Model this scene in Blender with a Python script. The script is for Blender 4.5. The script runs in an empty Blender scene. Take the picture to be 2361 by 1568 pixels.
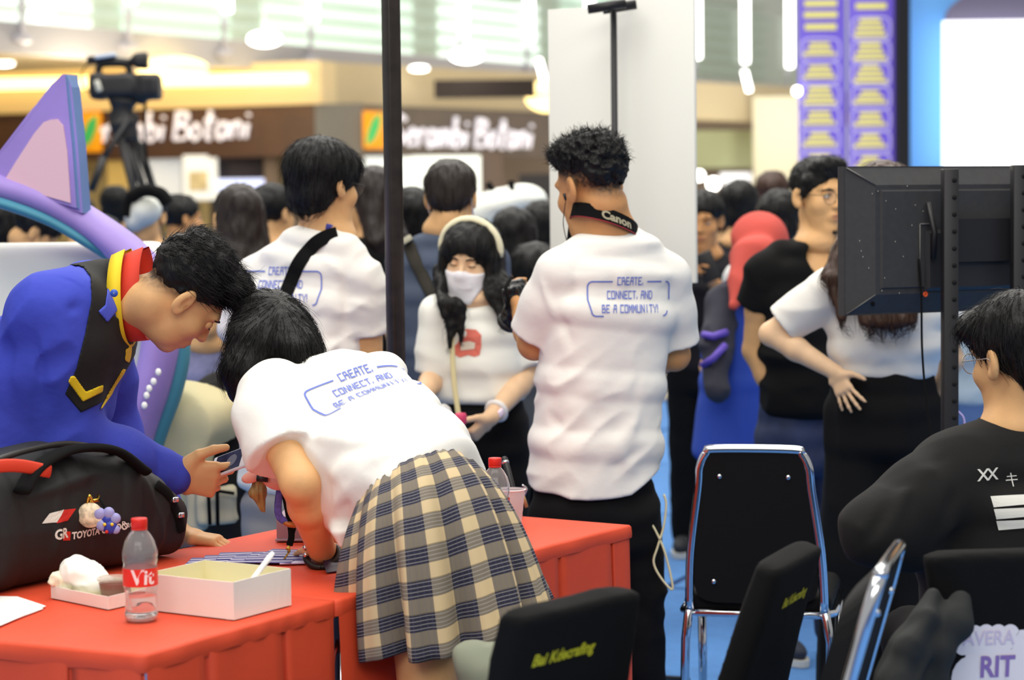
import bpy, bmesh, math, random
import numpy as np
from mathutils import Vector, Matrix
from mathutils.bvhtree import BVHTree

random.seed(7)
S = bpy.context.scene
COL = S.collection

# ------------------------------------------------------------------ camera
W_PX, H_PX, F_PX = 2361.0, 1568.0, 5000.0
CAM_H = 1.55
PITCH = math.atan2(784.0 - 480.0, F_PX)
ROLL = -0.012
_f = np.array([0, math.cos(PITCH), -math.sin(PITCH)])
_r0 = np.array([1.0, 0, 0])
_u0 = np.array([0, math.sin(PITCH), math.cos(PITCH)])
_r = math.cos(ROLL) * _r0 + math.sin(ROLL) * _u0
_u = -math.sin(ROLL) * _r0 + math.cos(ROLL) * _u0
CAM = np.array([0, 0, CAM_H])

cd = bpy.data.cameras.new('camera')
cam = bpy.data.objects.new('camera', cd)
COL.objects.link(cam)
cd.sensor_fit = 'HORIZONTAL'
cd.sensor_width = 23.6
cd.lens = F_PX / W_PX * 23.6
cd.clip_end = 300
cd.dof.use_dof = True
cd.dof.focus_distance = 5.0
cd.dof.aperture_fstop = 2.1
M3 = Matrix(((_r[0], _u[0], -_f[0]), (_r[1], _u[1], -_f[1]), (_r[2], _u[2], -_f[2])))
cam.matrix_world = Matrix.Translation(Vector(CAM)) @ M3.to_4x4()
S.camera = cam

# ------------------------------------------------------------------ light
S.view_settings.view_transform = 'Standard'
S.view_settings.look = 'None'
S.view_settings.gamma = 1.0
S.view_settings.use_curve_mapping = False
S.view_settings.exposure = 0.0
w = bpy.data.worlds.new('world')
S.world = w
w.use_nodes = True
w.node_tree.nodes['Background'].inputs[0].default_value = (1.0, 0.985, 0.95, 1)
w.node_tree.nodes['Background'].inputs[1].default_value = 0.45


def area(name, loc, size, power, color=(1, 0.97, 0.9), rot=(0, 0, 0)):
    l = bpy.data.lights.new(name, 'AREA')
    l.shape = 'RECTANGLE'
    l.size, l.size_y = size
    l.energy = power
    l.color = color
    o = bpy.data.objects.new(name, l)
    o.location = loc
    o.rotation_euler = rot
    COL.objects.link(o)
    return o


area('ceiling_and_fill_light', (-0.5, 4.0, 6.2), (7, 4), 330)
area('ceiling_and_fill_light', (0.0, -4.0, 6.0), (9, 4), 520, rot=(math.radians(25), 0, 0))  # added behind the camera as front fill for the whole scene
area('ceiling_and_fill_light', (0.5, 11.0, 6.6), (10, 5), 700)
area('ceiling_and_fill_light', (-2.0, 22.0, 8.5), (12, 6), 700)
area('gallery_ceiling_light', (3.0, 40.0, 9.2), (22, 5), 900)


def point(loc, power, color=(1, .86, .62), r=.25):
    l = bpy.data.lights.new('soffit_and_fill_lamp', 'POINT')
    l.energy = power
    l.color = color
    l.shadow_soft_size = r
    o = bpy.data.objects.new('soffit_and_fill_lamp', l)
    o.location = loc
    COL.objects.link(o)


point((-6.2, 32.0, 3.1), 170)
point((-1.6, 31.5, 3.1), 150)
point((2.2, 36.0, 3.1), 90)
point((5.4, 41.0, 3.0), 90, (1, .95, .82))  # added fill that brightens the dim corridor, no soffit lamp hangs here


# ------------------------------------------------------------------ pixels -> points
def P(px, py, Y):
    a = (px - W_PX / 2) / F_PX
    b = -(py - H_PX / 2) / F_PX
    d = _f + a * _r + b * _u
    return CAM + d * (Y / d[1])


def Pz(px, py, z):
    a = (px - W_PX / 2) / F_PX
    b = -(py - H_PX / 2) / F_PX
    d = _f + a * _r + b * _u
    return CAM + d * ((z - CAM_H) / d[2])


def nrm(v):
    v = np.asarray(v, float)
    return v / np.linalg.norm(v)


def V3(*a):
    return np.array(a, float)


# ------------------------------------------------------------------ materials
MATS = {}


def lin(c):
    return tuple((x / 255 / 12.92) if x / 255 <= 0.04045 else ((x / 255 + 0.055) / 1.055) ** 2.4 for x in c)


def mat(name, rgb, rough=0.7, metal=0.0, emit=0.0, spec=0.5, noise=0.0, nscale=60, bump=0.0, bscale=400,
        trans=0.0, alpha=1.0, sheen=0.0, sss=0.0, stretch=None, ior=1.45):
    if name in MATS:
        return MATS[name]
    m = bpy.data.materials.new(name)
    m.use_nodes = True
    nt = m.node_tree
    b = nt.nodes['Principled BSDF']
    c = (*lin(rgb), 1)
    b.inputs['Base Color'].default_value = c
    b.inputs['Roughness'].default_value = rough
    b.inputs['Metallic'].default_value = metal
    b.inputs['Specular IOR Level'].default_value = spec
    b.inputs['IOR'].default_value = ior
    if trans:
        b.inputs['Transmission Weight'].default_value = trans
    if alpha < 1:
        b.inputs['Alpha'].default_value = alpha
    if sheen:
        b.inputs['Sheen Weight'].default_value = sheen
        b.inputs['Sheen Roughness'].default_value = 0.6
    if sss:
        b.inputs['Subsurface Weight'].default_value = sss
        b.inputs['Subsurface Radius'].default_value = (0.012, 0.005, 0.003)
        b.inputs['Subsurface Scale'].default_value = 1.0
    if emit:
        b.inputs['Emission Color'].default_value = c
        b.inputs['Emission Strength'].default_value = emit
    if noise or bump:
        tc = nt.nodes.new('ShaderNodeTexCoord')
        vec = tc.outputs['Object']
        if stretch:
            mp = nt.nodes.new('ShaderNodeMapping')
            mp.inputs['Scale'].default_value = stretch
            nt.links.new(vec, mp.inputs['Vector'])
            vec = mp.outputs['Vector']
    if noise:
        n = nt.nodes.new('ShaderNodeTexNoise')
        n.inputs['Scale'].default_value = nscale
        n.inputs['Detail'].default_value = 4
        nt.links.new(vec, n.inputs['Vector'])
        mr = nt.nodes.new('ShaderNodeMapRange')
        mr.inputs['From Min'].default_value = 0.3
        mr.inputs['From Max'].default_value = 0.7
        mr.inputs['To Min'].default_value = 1 - noise
        mr.inputs['To Max'].default_value = 1 + noise
        nt.links.new(n.outputs['Fac'], mr.inputs['Value'])
        mx = nt.nodes.new('ShaderNodeMix')
        mx.data_type = 'RGBA'
        mx.blend_type = 'MULTIPLY'
        mx.inputs['Factor'].default_value = 1
        mx.inputs['A'].default_value = c
        nt.links.new(mr.outputs['Result'], mx.inputs['B'])
        nt.links.new(mx.outputs['Result'], b.inputs['Base Color'])
    if bump:
        n2 = nt.nodes.new('ShaderNodeTexNoise')
        n2.inputs['Scale'].default_value = bscale
        n2.inputs['Detail'].default_value = 3
        nt.links.new(vec, n2.inputs['Vector'])
        bp = nt.nodes.new('ShaderNodeBump')
        bp.inputs['Strength'].default_value = bump
        bp.inputs['Distance'].default_value = 0.004
        nt.links.new(n2.outputs['Fac'], bp.inputs['Height'])
        nt.links.new(bp.outputs['Normal'], b.inputs['Normal'])
    MATS[name] = m
    return m


# ------------------------------------------------------------------ objects
def tag(o, label=None, cat=None, group=None, kind=None):
    if label:
        o['label'] = label
    if cat:
        o['category'] = cat
    if group:
        o['group'] = group
    if kind:
        o['kind'] = kind
    return o


def put(name, me, parent=None, mats=()):
    o = bpy.data.objects.new(name, me)
    COL.objects.link(o)
    for m in mats:
        me.materials.append(m)
    if parent is not None:
        o.parent = parent
        o.matrix_parent_inverse = parent_world(parent).inverted()
    return o


def parent_world(o):
    m = o.matrix_basis.copy()
    if o.parent is not None:
        m = parent_world(o.parent) @ o.matrix_parent_inverse @ m
    return m


def empty(name, loc, label, cat, group=None):
    o = bpy.data.objects.new(name, None)
    COL.objects.link(o)
    o.location = Vector([float(x) for x in loc])
    o.empty_display_size = 0.1
    return tag(o, label, cat, group)


def mesh_np(name, V, quads, smooth=True, midx=None):
    me = bpy.data.meshes.new(name)
    V = np.asarray(V, np.float32)
    F = np.asarray(quads, np.int32)
    k = F.shape[1]
    me.vertices.add(len(V))
    me.vertices.foreach_set('co', V.ravel())
    me.loops.add(F.size)
    me.loops.foreach_set('vertex_index', F.ravel())
    me.polygons.add(len(F))
    me.polygons.foreach_set('loop_start', np.arange(0, F.size, k, dtype=np.int32))
    me.polygons.foreach_set('use_smooth', np.full(len(F), smooth))
    if midx is not None:
        me.polygons.foreach_set('material_index', np.asarray(midx, np.int32))
    me.update(calc_edges=True)
    me.validate()
    return me


def mesh_py(name, V, F, smooth=False):
    me = bpy.data.meshes.new(name)
    me.from_pydata([tuple(map(float, v)) for v in V], [], [tuple(map(int, f)) for f in F])
    if smooth:
        me.polygons.foreach_set('use_smooth', [True] * len(me.polygons))
    me.update()
    return me


class MB:
    """collects shapes into one mesh"""

    def __init__(s):
        s.V, s.F, s.M, s.SM = [], [], [], []

    def add(s, V, F, m=0, smooth=False):
        o = len(s.V)
        s.V += [tuple(map(float, v)) for v in V]
        s.F += [tuple(int(i) + o for i in f) for f in F]
        s.M += [m] * len(F)
        s.SM += [smooth] * len(F)
        return s

    def box(s, c, size, R=None, m=0, bev=0.0):
        c = np.asarray(c, float)
        hx, hy, hz = [x / 2 for x in size]
        R = np.eye(3) if R is None else np.asarray(R, float)
        if bev <= 0:
            pts = [(x, y, z) for x in (-hx, hx) for y in (-hy, hy) for z in (-hz, hz)]
            F = [(0, 1, 3, 2), (4, 6, 7, 5), (0, 4, 5, 1), (2, 3, 7, 6), (0, 2, 6, 4), (1, 5, 7, 3)]
            s.add([c + R.T @ np.array(p) for p in pts], F, m)
        else:
            b = min(bev, hx * .95, hy * .95, hz * .95)
            bm = bmesh.new()
            bmesh.ops.create_cube(bm, size=1)
            for v in bm.verts:
                v.co = Vector((v.co.x * 2 * hx, v.co.y * 2 * hy, v.co.z * 2 * hz))
            bmesh.ops.bevel(bm, geom=bm.edges[:], offset=b, segments=2, profile=0.5, affect='EDGES')
            s.frombm(bm, c, R, m, True)
        return s

    def frombm(s, bm, c=(0, 0, 0), R=None, m=0, smooth=False):
        R = np.eye(3) if R is None else np.asarray(R, float)
        bm.verts.index_update()
        V = [np.asarray(c, float) + R.T @ np.array(v.co) for v in bm.verts]
        F = [[v.index for v in f.verts] for f in bm.faces]
        bm.free()
        return s.add(V, F, m, smooth)

    def tube(s, pts, r, n=10, m=0, cap=True, flat=None, smooth=True):
        """swept tube; r scalar or list; flat=(axis vector, thickness ratio) squashes it"""
        pts = [np.asarray(p, float) for p in pts]
        rs = r if hasattr(r, '__len__') else [r] * len(pts)
        V, F = [], []
        prev = None
        for i, p in enumerate(pts):
            t = nrm(pts[min(i + 1, len(pts) - 1)] - pts[max(i - 1, 0)])
            if prev is None:
                a = V3(0, 0, 1) if abs(t[2]) < .9 else V3(1, 0, 0)
                if flat is not None:
                    a = np.asarray(flat[0], float)
            else:
                a = prev
            a = nrm(a - t * np.dot(a, t))
            prev = a
            b = np.cross(t, a)
            ka = flat[1] if flat is not None else 1.0
            for k in range(n):
                th = 2 * math.pi * k / n
                V.append(p + rs[i] * (a * math.cos(th) * ka + b * math.sin(th)))
        for i in range(len(pts) - 1):
            for k in range(n):
                k2 = (k + 1) % n
                F.append((i * n + k, i * n + k2, (i + 1) * n + k2, (i + 1) * n + k))
        if cap:
            F.append(tuple(range(n))[::-1])
            F.append(tuple((len(pts) - 1) * n + k for k in range(n)))
        return s.add(V, F, m, smooth)

    def lathe(s, prof, n=24, c=(0, 0, 0), R=None, m=0, cap=True, fn=None):
        """prof: list of (r,z)"""
        R = np.eye(3) if R is None else np.asarray(R, float)
        c = np.asarray(c, float)
        V, F = [], []
        for (r, z) in prof:
            for k in range(n):
                th = 2 * math.pi * k / n
                rr = r if fn is None else fn(r, z, th)
                V.append(c + R.T @ V3(rr * math.cos(th), rr * math.sin(th), z))
        for i in range(len(prof) - 1):
            for k in range(n):
                k2 = (k + 1) % n
                F.append((i * n + k, i * n + k2, (i + 1) * n + k2, (i + 1) * n + k))
        if cap:
            F.append(tuple(range(n))[::-1])
            F.append(tuple((len(prof) - 1) * n + k for k in range(n)))
        return s.add(V, F, m, True)

    def prism(s, poly, c, ex, ey, ez, t, m=0):
        """2-D polygon in (ex,ey) extruded by t along ez"""
        c, ex, ey, ez = [np.asarray(q, float) for q in (c, ex, ey, ez)]
        n = len(poly)
        V = [c + ex * x + ey * y for x, y in poly] + [c + ex * x + ey * y + ez * t for x, y in poly]
        F = [tuple(range(n))[::-1], tuple(range(n, 2 * n))]
        F += [(i, (i + 1) % n, n + (i + 1) % n, n + i) for i in range(n)]
        return s.add(V, F, m)

    def mesh(s, name):
        me = bpy.data.meshes.new(name)
        me.from_pydata(s.V, [], s.F)
        me.polygons.foreach_set('use_smooth', s.SM)
        me.polygons.foreach_set('material_index', s.M)
        me.update()
        return me

    def build(s, name, mats, parent=None, recalc=True):
        me = s.mesh(name)
        if recalc:
            bm = bmesh.new()
            bm.from_mesh(me)
            bmesh.ops.recalc_face_normals(bm, faces=bm.faces[:])
            bm.to_mesh(me)
            bm.free()
        if not isinstance(mats, (list, tuple)):
            mats = [mats]
        return put(name, me, parent, mats)


def sphere(c, r, nu=14, nv=9, R=None):
    R = np.eye(3) if R is None else np.asarray(R, float)
    r = np.asarray(r if hasattr(r, '__len__') else (r, r, r), float)
    V, F = [], []
    for j in range(nv + 1):
        ph = math.pi * j / nv
        for i in range(nu):
            th = 2 * math.pi * i / nu
            V.append(np.asarray(c, float) + R.T @ (r * V3(math.sin(ph) * math.cos(th), math.sin(ph) * math.sin(th), math.cos(ph))))
    for j in range(nv):
        for i in range(nu):
            i2 = (i + 1) % nu
            F.append((j * nu + i, (j + 1) * nu + i, (j + 1) * nu + i2, j * nu + i2))
    return V, F


def rotz(a):
    c, s_ = math.cos(a), math.sin(a)
    return np.array([[c, s_, 0], [-s_, c, 0], [0, 0, 1]])   # rows are the local axes


def axes(x, y=None, z=None):
    """rows = orthonormal axes from x (exact) and approximate z or y"""
    x = nrm(x)
    if z is not None:
        z = np.asarray(z, float)
        z = nrm(z - x * np.dot(x, z))
        y = np.cross(z, x)
    else:
        y = np.asarray(y, float)
        y = nrm(y - x * np.dot(x, y))
        z = np.cross(x, y)
    return np.array([x, y, z])


def bez(pts, n=8):
    """Catmull-Rom through points"""
    pts = [np.asarray(p, float) for p in pts]
    q = [2 * pts[0] - pts[1]] + pts + [2 * pts[-1] - pts[-2]]
    out = []
    for i in range(1, len(q) - 2):
        for k in range(n):
            t = k / n
            a, b, c, d = q[i - 1], q[i], q[i + 1], q[i + 2]
            out.append(.5 * ((2 * b) + (c - a) * t + (2 * a - 5 * b + 4 * c - d) * t * t + (3 * b - a - 3 * c + d) * t ** 3))
    out.append(pts[-1])
    return out


# ------------------------------------------------------------------ sculpting with distance fields
_rng = np.random.RandomState(3)
_LAT = _rng.rand(32, 32, 32).astype(np.float32) * 2 - 1


def vnoise(x, y, z):
    x, y, z = np.broadcast_arrays(x, y, z)
    xi, yi, zi = np.floor(x).astype(int), np.floor(y).astype(int), np.floor(z).astype(int)
    fx, fy, fz = x - xi, y - yi, z - zi
    fx, fy, fz = [t * t * (3 - 2 * t) for t in (fx, fy, fz)]
    r = 0
    for a in (0, 1):
        for b in (0, 1):
            for c in (0, 1):
                r = r + _LAT[(xi + a) & 31, (yi + b) & 31, (zi + c) & 31] * (fx if a else 1 - fx) * (fy if b else 1 - fy) * (fz if c else 1 - fz)
    return r


def smin(a, b, k):
    if k <= 0:
        return np.minimum(a, b)
    h = np.maximum(k - np.abs(a - b), 0) / k
    return np.minimum(a, b) - h * h * k * .25


def smax(a, b, k):
    return -smin(-a, -b, k)


def cone(a, b, ra, rb):
    a, b = np.asarray(a, float), np.asarray(b, float)
    ba = b - a
    L2 = max(float(ba @ ba), 1e-9)

    def f(X, Y, Z):
        t = ((X - a[0]) * ba[0] + (Y - a[1]) * ba[1] + (Z - a[2]) * ba[2]) / L2
        t = np.clip(t, 0, 1)
        dx, dy, dz = X - a[0] - t * ba[0], Y - a[1] - t * ba[1], Z - a[2] - t * ba[2]
        return np.sqrt(dx * dx + dy * dy + dz * dz) - (ra + t * (rb - ra))
    r = max(ra, rb)
    return f, np.minimum(a, b) - r, np.maximum(a, b) + r


def capcone(a, b, ra, rb, r=.004):
    """cone cut flat at b"""
    f0, lo, hi = cone(a, b, ra, rb)
    n = nrm(np.asarray(b, float) - np.asarray(a, float))
    g = plane(b, n)
    return (lambda X, Y, Z: smax(f0(X, Y, Z), g(X, Y, Z), r)), lo, hi


def chain(pts, rs):
    return [cone(pts[i], pts[i + 1], rs[i], rs[i + 1]) for i in range(len(pts) - 1)]


def ell(c, r, R=None):
    c = np.asarray(c, float)
    r = np.asarray(r if hasattr(r, '__len__') else (r, r, r), float)
    R = np.eye(3) if R is None else np.asarray(R, float)

    def f(X, Y, Z):
        x, y, z = X - c[0], Y - c[1], Z - c[2]
        u = [(R[i, 0] * x + R[i, 1] * y + R[i, 2] * z) / r[i] for i in range(3)]
        k0 = np.sqrt(u[0] ** 2 + u[1] ** 2 + u[2] ** 2) + 1e-6
        k1 = np.sqrt((u[0] / r[0]) ** 2 + (u[1] / r[1]) ** 2 + (u[2] / r[2]) ** 2) + 1e-6
        return k0 * (k0 - 1) / k1
    e = np.sqrt(((R.T * r) ** 2).sum(1))
    return f, c - e, c + e


def rbox(c, half, R=None, rad=0.01):
    c = np.asarray(c, float)
    half = np.asarray(half, float)
    R = np.eye(3) if R is None else np.asarray(R, float)

    def f(X, Y, Z):
        x, y, z = X - c[0], Y - c[1], Z - c[2]
        q = [np.abs(R[i, 0] * x + R[i, 1] * y + R[i, 2] * z) - (half[i] - rad) for i in range(3)]
        o = np.sqrt(sum(np.maximum(t, 0) ** 2 for t in q))
        return o + np.minimum(np.maximum(np.maximum(q[0], q[1]), q[2]), 0) - rad
    e = np.sqrt(((R.T * half) ** 2).sum(1)) * 1.0
    e = np.abs(R.T * half).sum(1)
    return f, c - e, c + e


def loftseg(a, b, xa, xb, ra, rb, p=2.0, capk=1.0):
    """segment of a limb/torso with an elliptical (superelliptical) section. xa: width axis"""
    a, b = np.asarray(a, float), np.asarray(b, float)
    ba = b - a
    L = np.linalg.norm(ba)
    t3 = ba / L
    xm = np.asarray(xa, float) + np.asarray(xb, float)
    ux = nrm(xm - t3 * (xm @ t3))
    uy = np.cross(t3, ux)

    def f(X, Y, Z):
        x, y, z = X - a[0], Y - a[1], Z - a[2]
        w_ = x * t3[0] + y * t3[1] + z * t3[2]
        u = x * ux[0] + y * ux[1] + z * ux[2]
        v = x * uy[0] + y * uy[1] + z * uy[2]
        t = np.clip(w_ / L, 0, 1)
        e = w_ - t * L
        rx = ra[0] + t * (rb[0] - ra[0])
        ry = ra[1] + t * (rb[1] - ra[1])
        rc = np.minimum(rx, ry) * capk
        if p == 2.0:
            k0 = np.sqrt((u / rx) ** 2 + (v / ry) ** 2 + (e / rc) ** 2) + 1e-6
        else:
            k0 = (np.abs(u / rx) ** p + np.abs(v / ry) ** p + np.abs(e / rc) ** p) ** (1 / p) + 1e-6
        k1 = np.sqrt((u / rx ** 2) ** 2 + (v / ry ** 2) ** 2 + (e / rc ** 2) ** 2) + 1e-6
        if p == 2.0:
            return k0 * (k0 - 1) / k1
        return (k0 - 1) * np.minimum(rx, ry)
    r = max(ra[0], ra[1], rb[0], rb[1])
    return f, np.minimum(a, b) - r, np.maximum(a, b) + r


def loft(rows, p=2.0, capk=.6):
    """rows: (point, xaxis, rx, ry)"""
    return [loftseg(rows[i][0], rows[i + 1][0], rows[i][1], rows[i + 1][1], rows[i][2:4], rows[i + 1][2:4], p, capk)
            for i in range(len(rows) - 1)]


def plane(pt, n):
    """negative on the side opposite to n"""
    pt, n = np.asarray(pt, float), nrm(n)

    def f(X, Y, Z):
        return (X - pt[0]) * n[0] + (Y - pt[1]) * n[1] + (Z - pt[2]) * n[2]
    return f


class Sc:
    def __init__(s):
        s.ops = []

    def u(s, prims, k=.02):
        if isinstance(prims, tuple):
            prims = [prims]
        for p_ in prims:
            s.ops.append(('u', p_, k))
        return s

    def cut(s, prim, k=.01):
        s.ops.append(('s', prim, k))
        return s

    def keep(s, f, k=.004):
        """intersect with f<0 (function of X,Y,Z)"""
        s.ops.append(('i', f, k))
        return s

    def grow(s, f):
        s.ops.append(('d', f, 0))
        return s

    def field(s, h, clip=None):
        los = [o[1][1] for o in s.ops if o[0] == 'u']
        his = [o[1][2] for o in s.ops if o[0] == 'u']
        lo = np.min(los, 0) - 2.5 * h - .006
        hi = np.max(his, 0) + 2.5 * h + .006
        if clip is not None:
            lo = np.maximum(lo, clip[0])
            hi = np.minimum(hi, clip[1])
        n = np.ceil((hi - lo) / h).astype(int) + 1
        ax = [(lo[i] + h * np.arange(n[i])).astype(np.float32) for i in range(3)]
        D = np.full(n, .3, np.float32)
        for op, q, k in s.ops:
            if op in 'us':
                pad = k + 2 * h if op == 'u' else k + 2 * h
                i0 = np.maximum(np.floor((q[1] - pad - lo) / h).astype(int), 0)
                i1 = np.minimum(np.ceil((q[2] + pad - lo) / h).astype(int) + 1, n)
                if np.any(i1 <= i0):
                    continue
                sl = tuple(slice(i0[j], i1[j]) for j in range(3))
                X = ax[0][sl[0]][:, None, None]
                Y = ax[1][sl[1]][None, :, None]
                Z = ax[2][sl[2]][None, None, :]
                d = q[0](X, Y, Z).astype(np.float32)
                D[sl] = smin(D[sl], d, k) if op == 'u' else smax(D[sl], -d, k)
            else:
                X, Y, Z = ax[0][:, None, None], ax[1][None, :, None], ax[2][None, None, :]
                if op == 'i':
                    D = smax(D, np.broadcast_to(q(X, Y, Z), D.shape).astype(np.float32), k)
                else:
                    msk = np.abs(D) < .03
                    ii = np.nonzero(msk)
                    D[ii] += q(ax[0][ii[0]], ax[1][ii[1]], ax[2][ii[2]]).astype(np.float32)
        # close the box
        D[0], D[-1], D[:, 0], D[:, -1], D[:, :, 0], D[:, :, -1] = [np.maximum(q_, h * .2) for q_ in (D[0], D[-1], D[:, 0], D[:, -1], D[:, :, 0], D[:, :, -1])]
        s.D, s.lo, s.h = D, lo, h
        return s

    def sample(s, Pn):
        q = (np.asarray(Pn) - s.lo) / s.h
        n = np.array(s.D.shape)
        q = np.clip(q, 0, n - 1.001)
        i = q.astype(int)
        f = q - i
        r = 0
        for a in (0, 1):
            for b in (0, 1):
                for c in (0, 1):
                    r = r + s.D[i[:, 0] + a, i[:, 1] + b, i[:, 2] + c] * (f[:, 0] if a else 1 - f[:, 0]) * (f[:, 1] if b else 1 - f[:, 1]) * (f[:, 2] if c else 1 - f[:, 2])
        return r

    def project(s, Pn, d, off=.0015, reach=.4):
        """drop points along d onto the surface, stop off before it"""
        Pn = np.array(Pn, float)
        d = nrm(d)
        if getattr(s, 'V', None) is not None:
            if getattr(s, 'bvh', None) is None:
                s.bvh = BVHTree.FromPolygons([tuple(v) for v in s.V.tolist()], [tuple(f) for f in s.Q.tolist()])
            out = Pn.copy()
            ok = np.zeros(len(Pn), bool)
            dv = Vector(d)
            for i, p in enumerate(Pn):
                h_ = s.bvh.ray_cast(Vector(p), dv, reach)
                if h_[0] is not None:
                    out[i] = np.array(h_[0]) - d * off / max(.35, abs(float(h_[1] @ dv)))
                    ok[i] = True
            if ok.any():
                if not ok.all():
                    t = ((out[ok] - Pn[ok]) @ d).mean()
                    out[~ok] = Pn[~ok] + d * t
                return out
        st = s.h * .4
        done = np.zeros(len(Pn), bool)
        for _ in range(int(reach / st)):
            v = s.sample(Pn)
            done |= v < off
            if done.all():
                break
            Pn[~done] += d * np.clip(v[~done] - off, st * .3, .012)[:, None]
        return Pn

    def net(s):
        D, lo, h = s.D, s.lo, s.h
        I = D < 0
        cs = np.zeros([k - 1 for k in D.shape], np.int8)
        for a in (0, 1):
            for b in (0, 1):
                for c in (0, 1):
                    cs += I[a:I.shape[0] - 1 + a, b:I.shape[1] - 1 + b, c:I.shape[2] - 1 + c]
        act = (cs > 0) & (cs < 8)
        ijk = np.argwhere(act)
        idx = np.full(act.shape, -1, np.int32)
        idx[act] = np.arange(len(ijk))
        acc = np.zeros((len(ijk), 3))
        cnt = np.zeros(len(ijk))
        cor = [(a, b, c) for a in (0, 1) for b in (0, 1) for c in (0, 1)]
        for A in cor:
            for ax_ in range(3):
                if A[ax_]:
                    continue
                B = list(A)
                B[ax_] = 1
                da = D[ijk[:, 0] + A[0], ijk[:, 1] + A[1], ijk[:, 2] + A[2]]
                db = D[ijk[:, 0] + B[0], ijk[:, 1] + B[1], ijk[:, 2] + B[2]]
                cr = (da < 0) != (db < 0)
                t = da[cr] / (da[cr] - db[cr])
                p_ = np.tile(np.array(A, float), (cr.sum(), 1))
                p_[:, ax_] += t
                acc[cr] += p_
                cnt[cr] += 1
        Vv = lo + h * (ijk + acc / np.maximum(cnt, 1)[:, None])
        Q = []
        for ax_ in range(3):
            o1, o2 = [(1, 2), (2, 0), (0, 1)][ax_]
            a = I[tuple(slice(0, -1) if j == ax_ else slice(1, -1) for j in range(3))]
            b = I[tuple(slice(1, None) if j == ax_ else slice(1, -1) for j in range(3))]
            e = np.argwhere(a != b)
            if not len(e):
                continue
            sgn = a[e[:, 0], e[:, 1], e[:, 2]]
            g = e.copy()
            for j in range(3):
                if j != ax_:
                    g[:, j] += 1
            def cell(d1, d2):
                q_ = g.copy()
                q_[:, o1] -= d1
                q_[:, o2] -= d2
                return idx[q_[:, 0], q_[:, 1], q_[:, 2]]
            c0, c1, c2, c3 = cell(1, 1), cell(0, 1), cell(0, 0), cell(1, 0)
            f = np.stack([c0, c1, c2, c3], 1)
            f[~sgn] = f[~sgn][:, ::-1]
            Q.append(f)
        Q = np.concatenate(Q)
        Q = Q[(Q >= 0).all(1)]
        return Vv, Q

    def mesh(s, name, h, mfn=None, clip=None):
        s.field(h, clip)
        Vv, Q = s.net()
        mi = None
        if mfn is not None:
            mi = mfn(Vv[Q].mean(1))
        s.V, s.Q = Vv, Q
        return mesh_np(name, Vv, Q, True, mi)

    def build(s, name, h, mats, parent=None, mfn=None, clip=None):
        if not isinstance(mats, (list, tuple)):
            mats = [mats]
        return put(name, s.mesh(name, h, mfn, clip), parent, mats)


def joinnets(name, nets, mats, parent=None):
    """several (V,Q,midx) nets as one mesh"""
    Vs, Qs, Ms, o = [], [], [], 0
    for Vv, Q, mi in nets:
        Vs.append(Vv)
        Qs.append(Q + o)
        Ms.append(np.zeros(len(Q), int) if mi is None else mi)
        o += len(Vv)
    return put(name, mesh_np(name, np.concatenate(Vs), np.concatenate(Qs), True, np.concatenate(Ms)), parent, mats)


def creases(lines):
    """lines: (A,B,amp,width); amp>0 raises a fold"""
    def f(x, y, z):
        r = np.zeros(x.shape, np.float32)
        for A, B, amp, wd in lines:
            A, B = np.asarray(A, float), np.asarray(B, float)
            ba = B - A
            t = np.clip(((x - A[0]) * ba[0] + (y - A[1]) * ba[1] + (z - A[2]) * ba[2]) / (ba @ ba), 0, 1)
            d2 = (x - A[0] - t * ba[0]) ** 2 + (y - A[1] - t * ba[1]) ** 2 + (z - A[2] - t * ba[2]) ** 2
            tap = np.sin(np.pi * np.clip(t * .9 + .05, 0, 1)) ** .6
            r -= amp * tap * np.exp(-d2 / wd ** 2)
        return r
    return f


def wrinkle(amp, R, sc, off=0.0):
    """stretched soft noise; rows of R with scale sc per axis"""
    def f(x, y, z):
        q = [(R[i][0] * x + R[i][1] * y + R[i][2] * z) * sc[i] + off for i in range(3)]
        n = vnoise(*q)
        return amp * (np.abs(n) * 1.6 - .5)
    return f


# ------------------------------------------------------------------ print on cloth
PIX = {
    'C': ["11111", "10000", "10000", "10000", "10000", "10000", "11111"],
    'R': ["11110", "10010", "10010", "11111", "10001", "10001", "10001"],
    'E': ["11111", "10000", "10000", "11110", "10000", "10000", "11111"],
    'A': ["01111", "01001", "01001", "11111", "10001", "10001", "10001"],
    'T': ["11111", "00100", "00100", "00100", "00100", "00100", "00100"],
    'O': ["11111", "10001", "10001", "10001", "10001", "10001", "11111"],
    'N': ["10001", "11001", "11001", "10101", "10011", "10011", "10001"],
    'D': ["11110", "10001", "10001", "10001", "10001", "10001", "11110"],
    'B': ["11110", "10010", "10010", "11111", "10001", "10001", "11111"],
    'M': ["10001", "11011", "11011", "10101", "10101", "10001", "10001"],
    'U': ["10001", "10001", "10001", "10001", "10001", "10001", "11111"],
    'I': ["00100", "00100", "00100", "00100", "00100", "00100", "00100"],
    'Y': ["10001", "10001", "01010", "00100", "00100", "00100", "00100"],
    ',': ["0", "0", "0", "0", "0", "1", "1"],
    '!': ["1", "1", "1", "1", "1", "0", "1"],
    ' ': ["000"] * 7,
}


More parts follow.
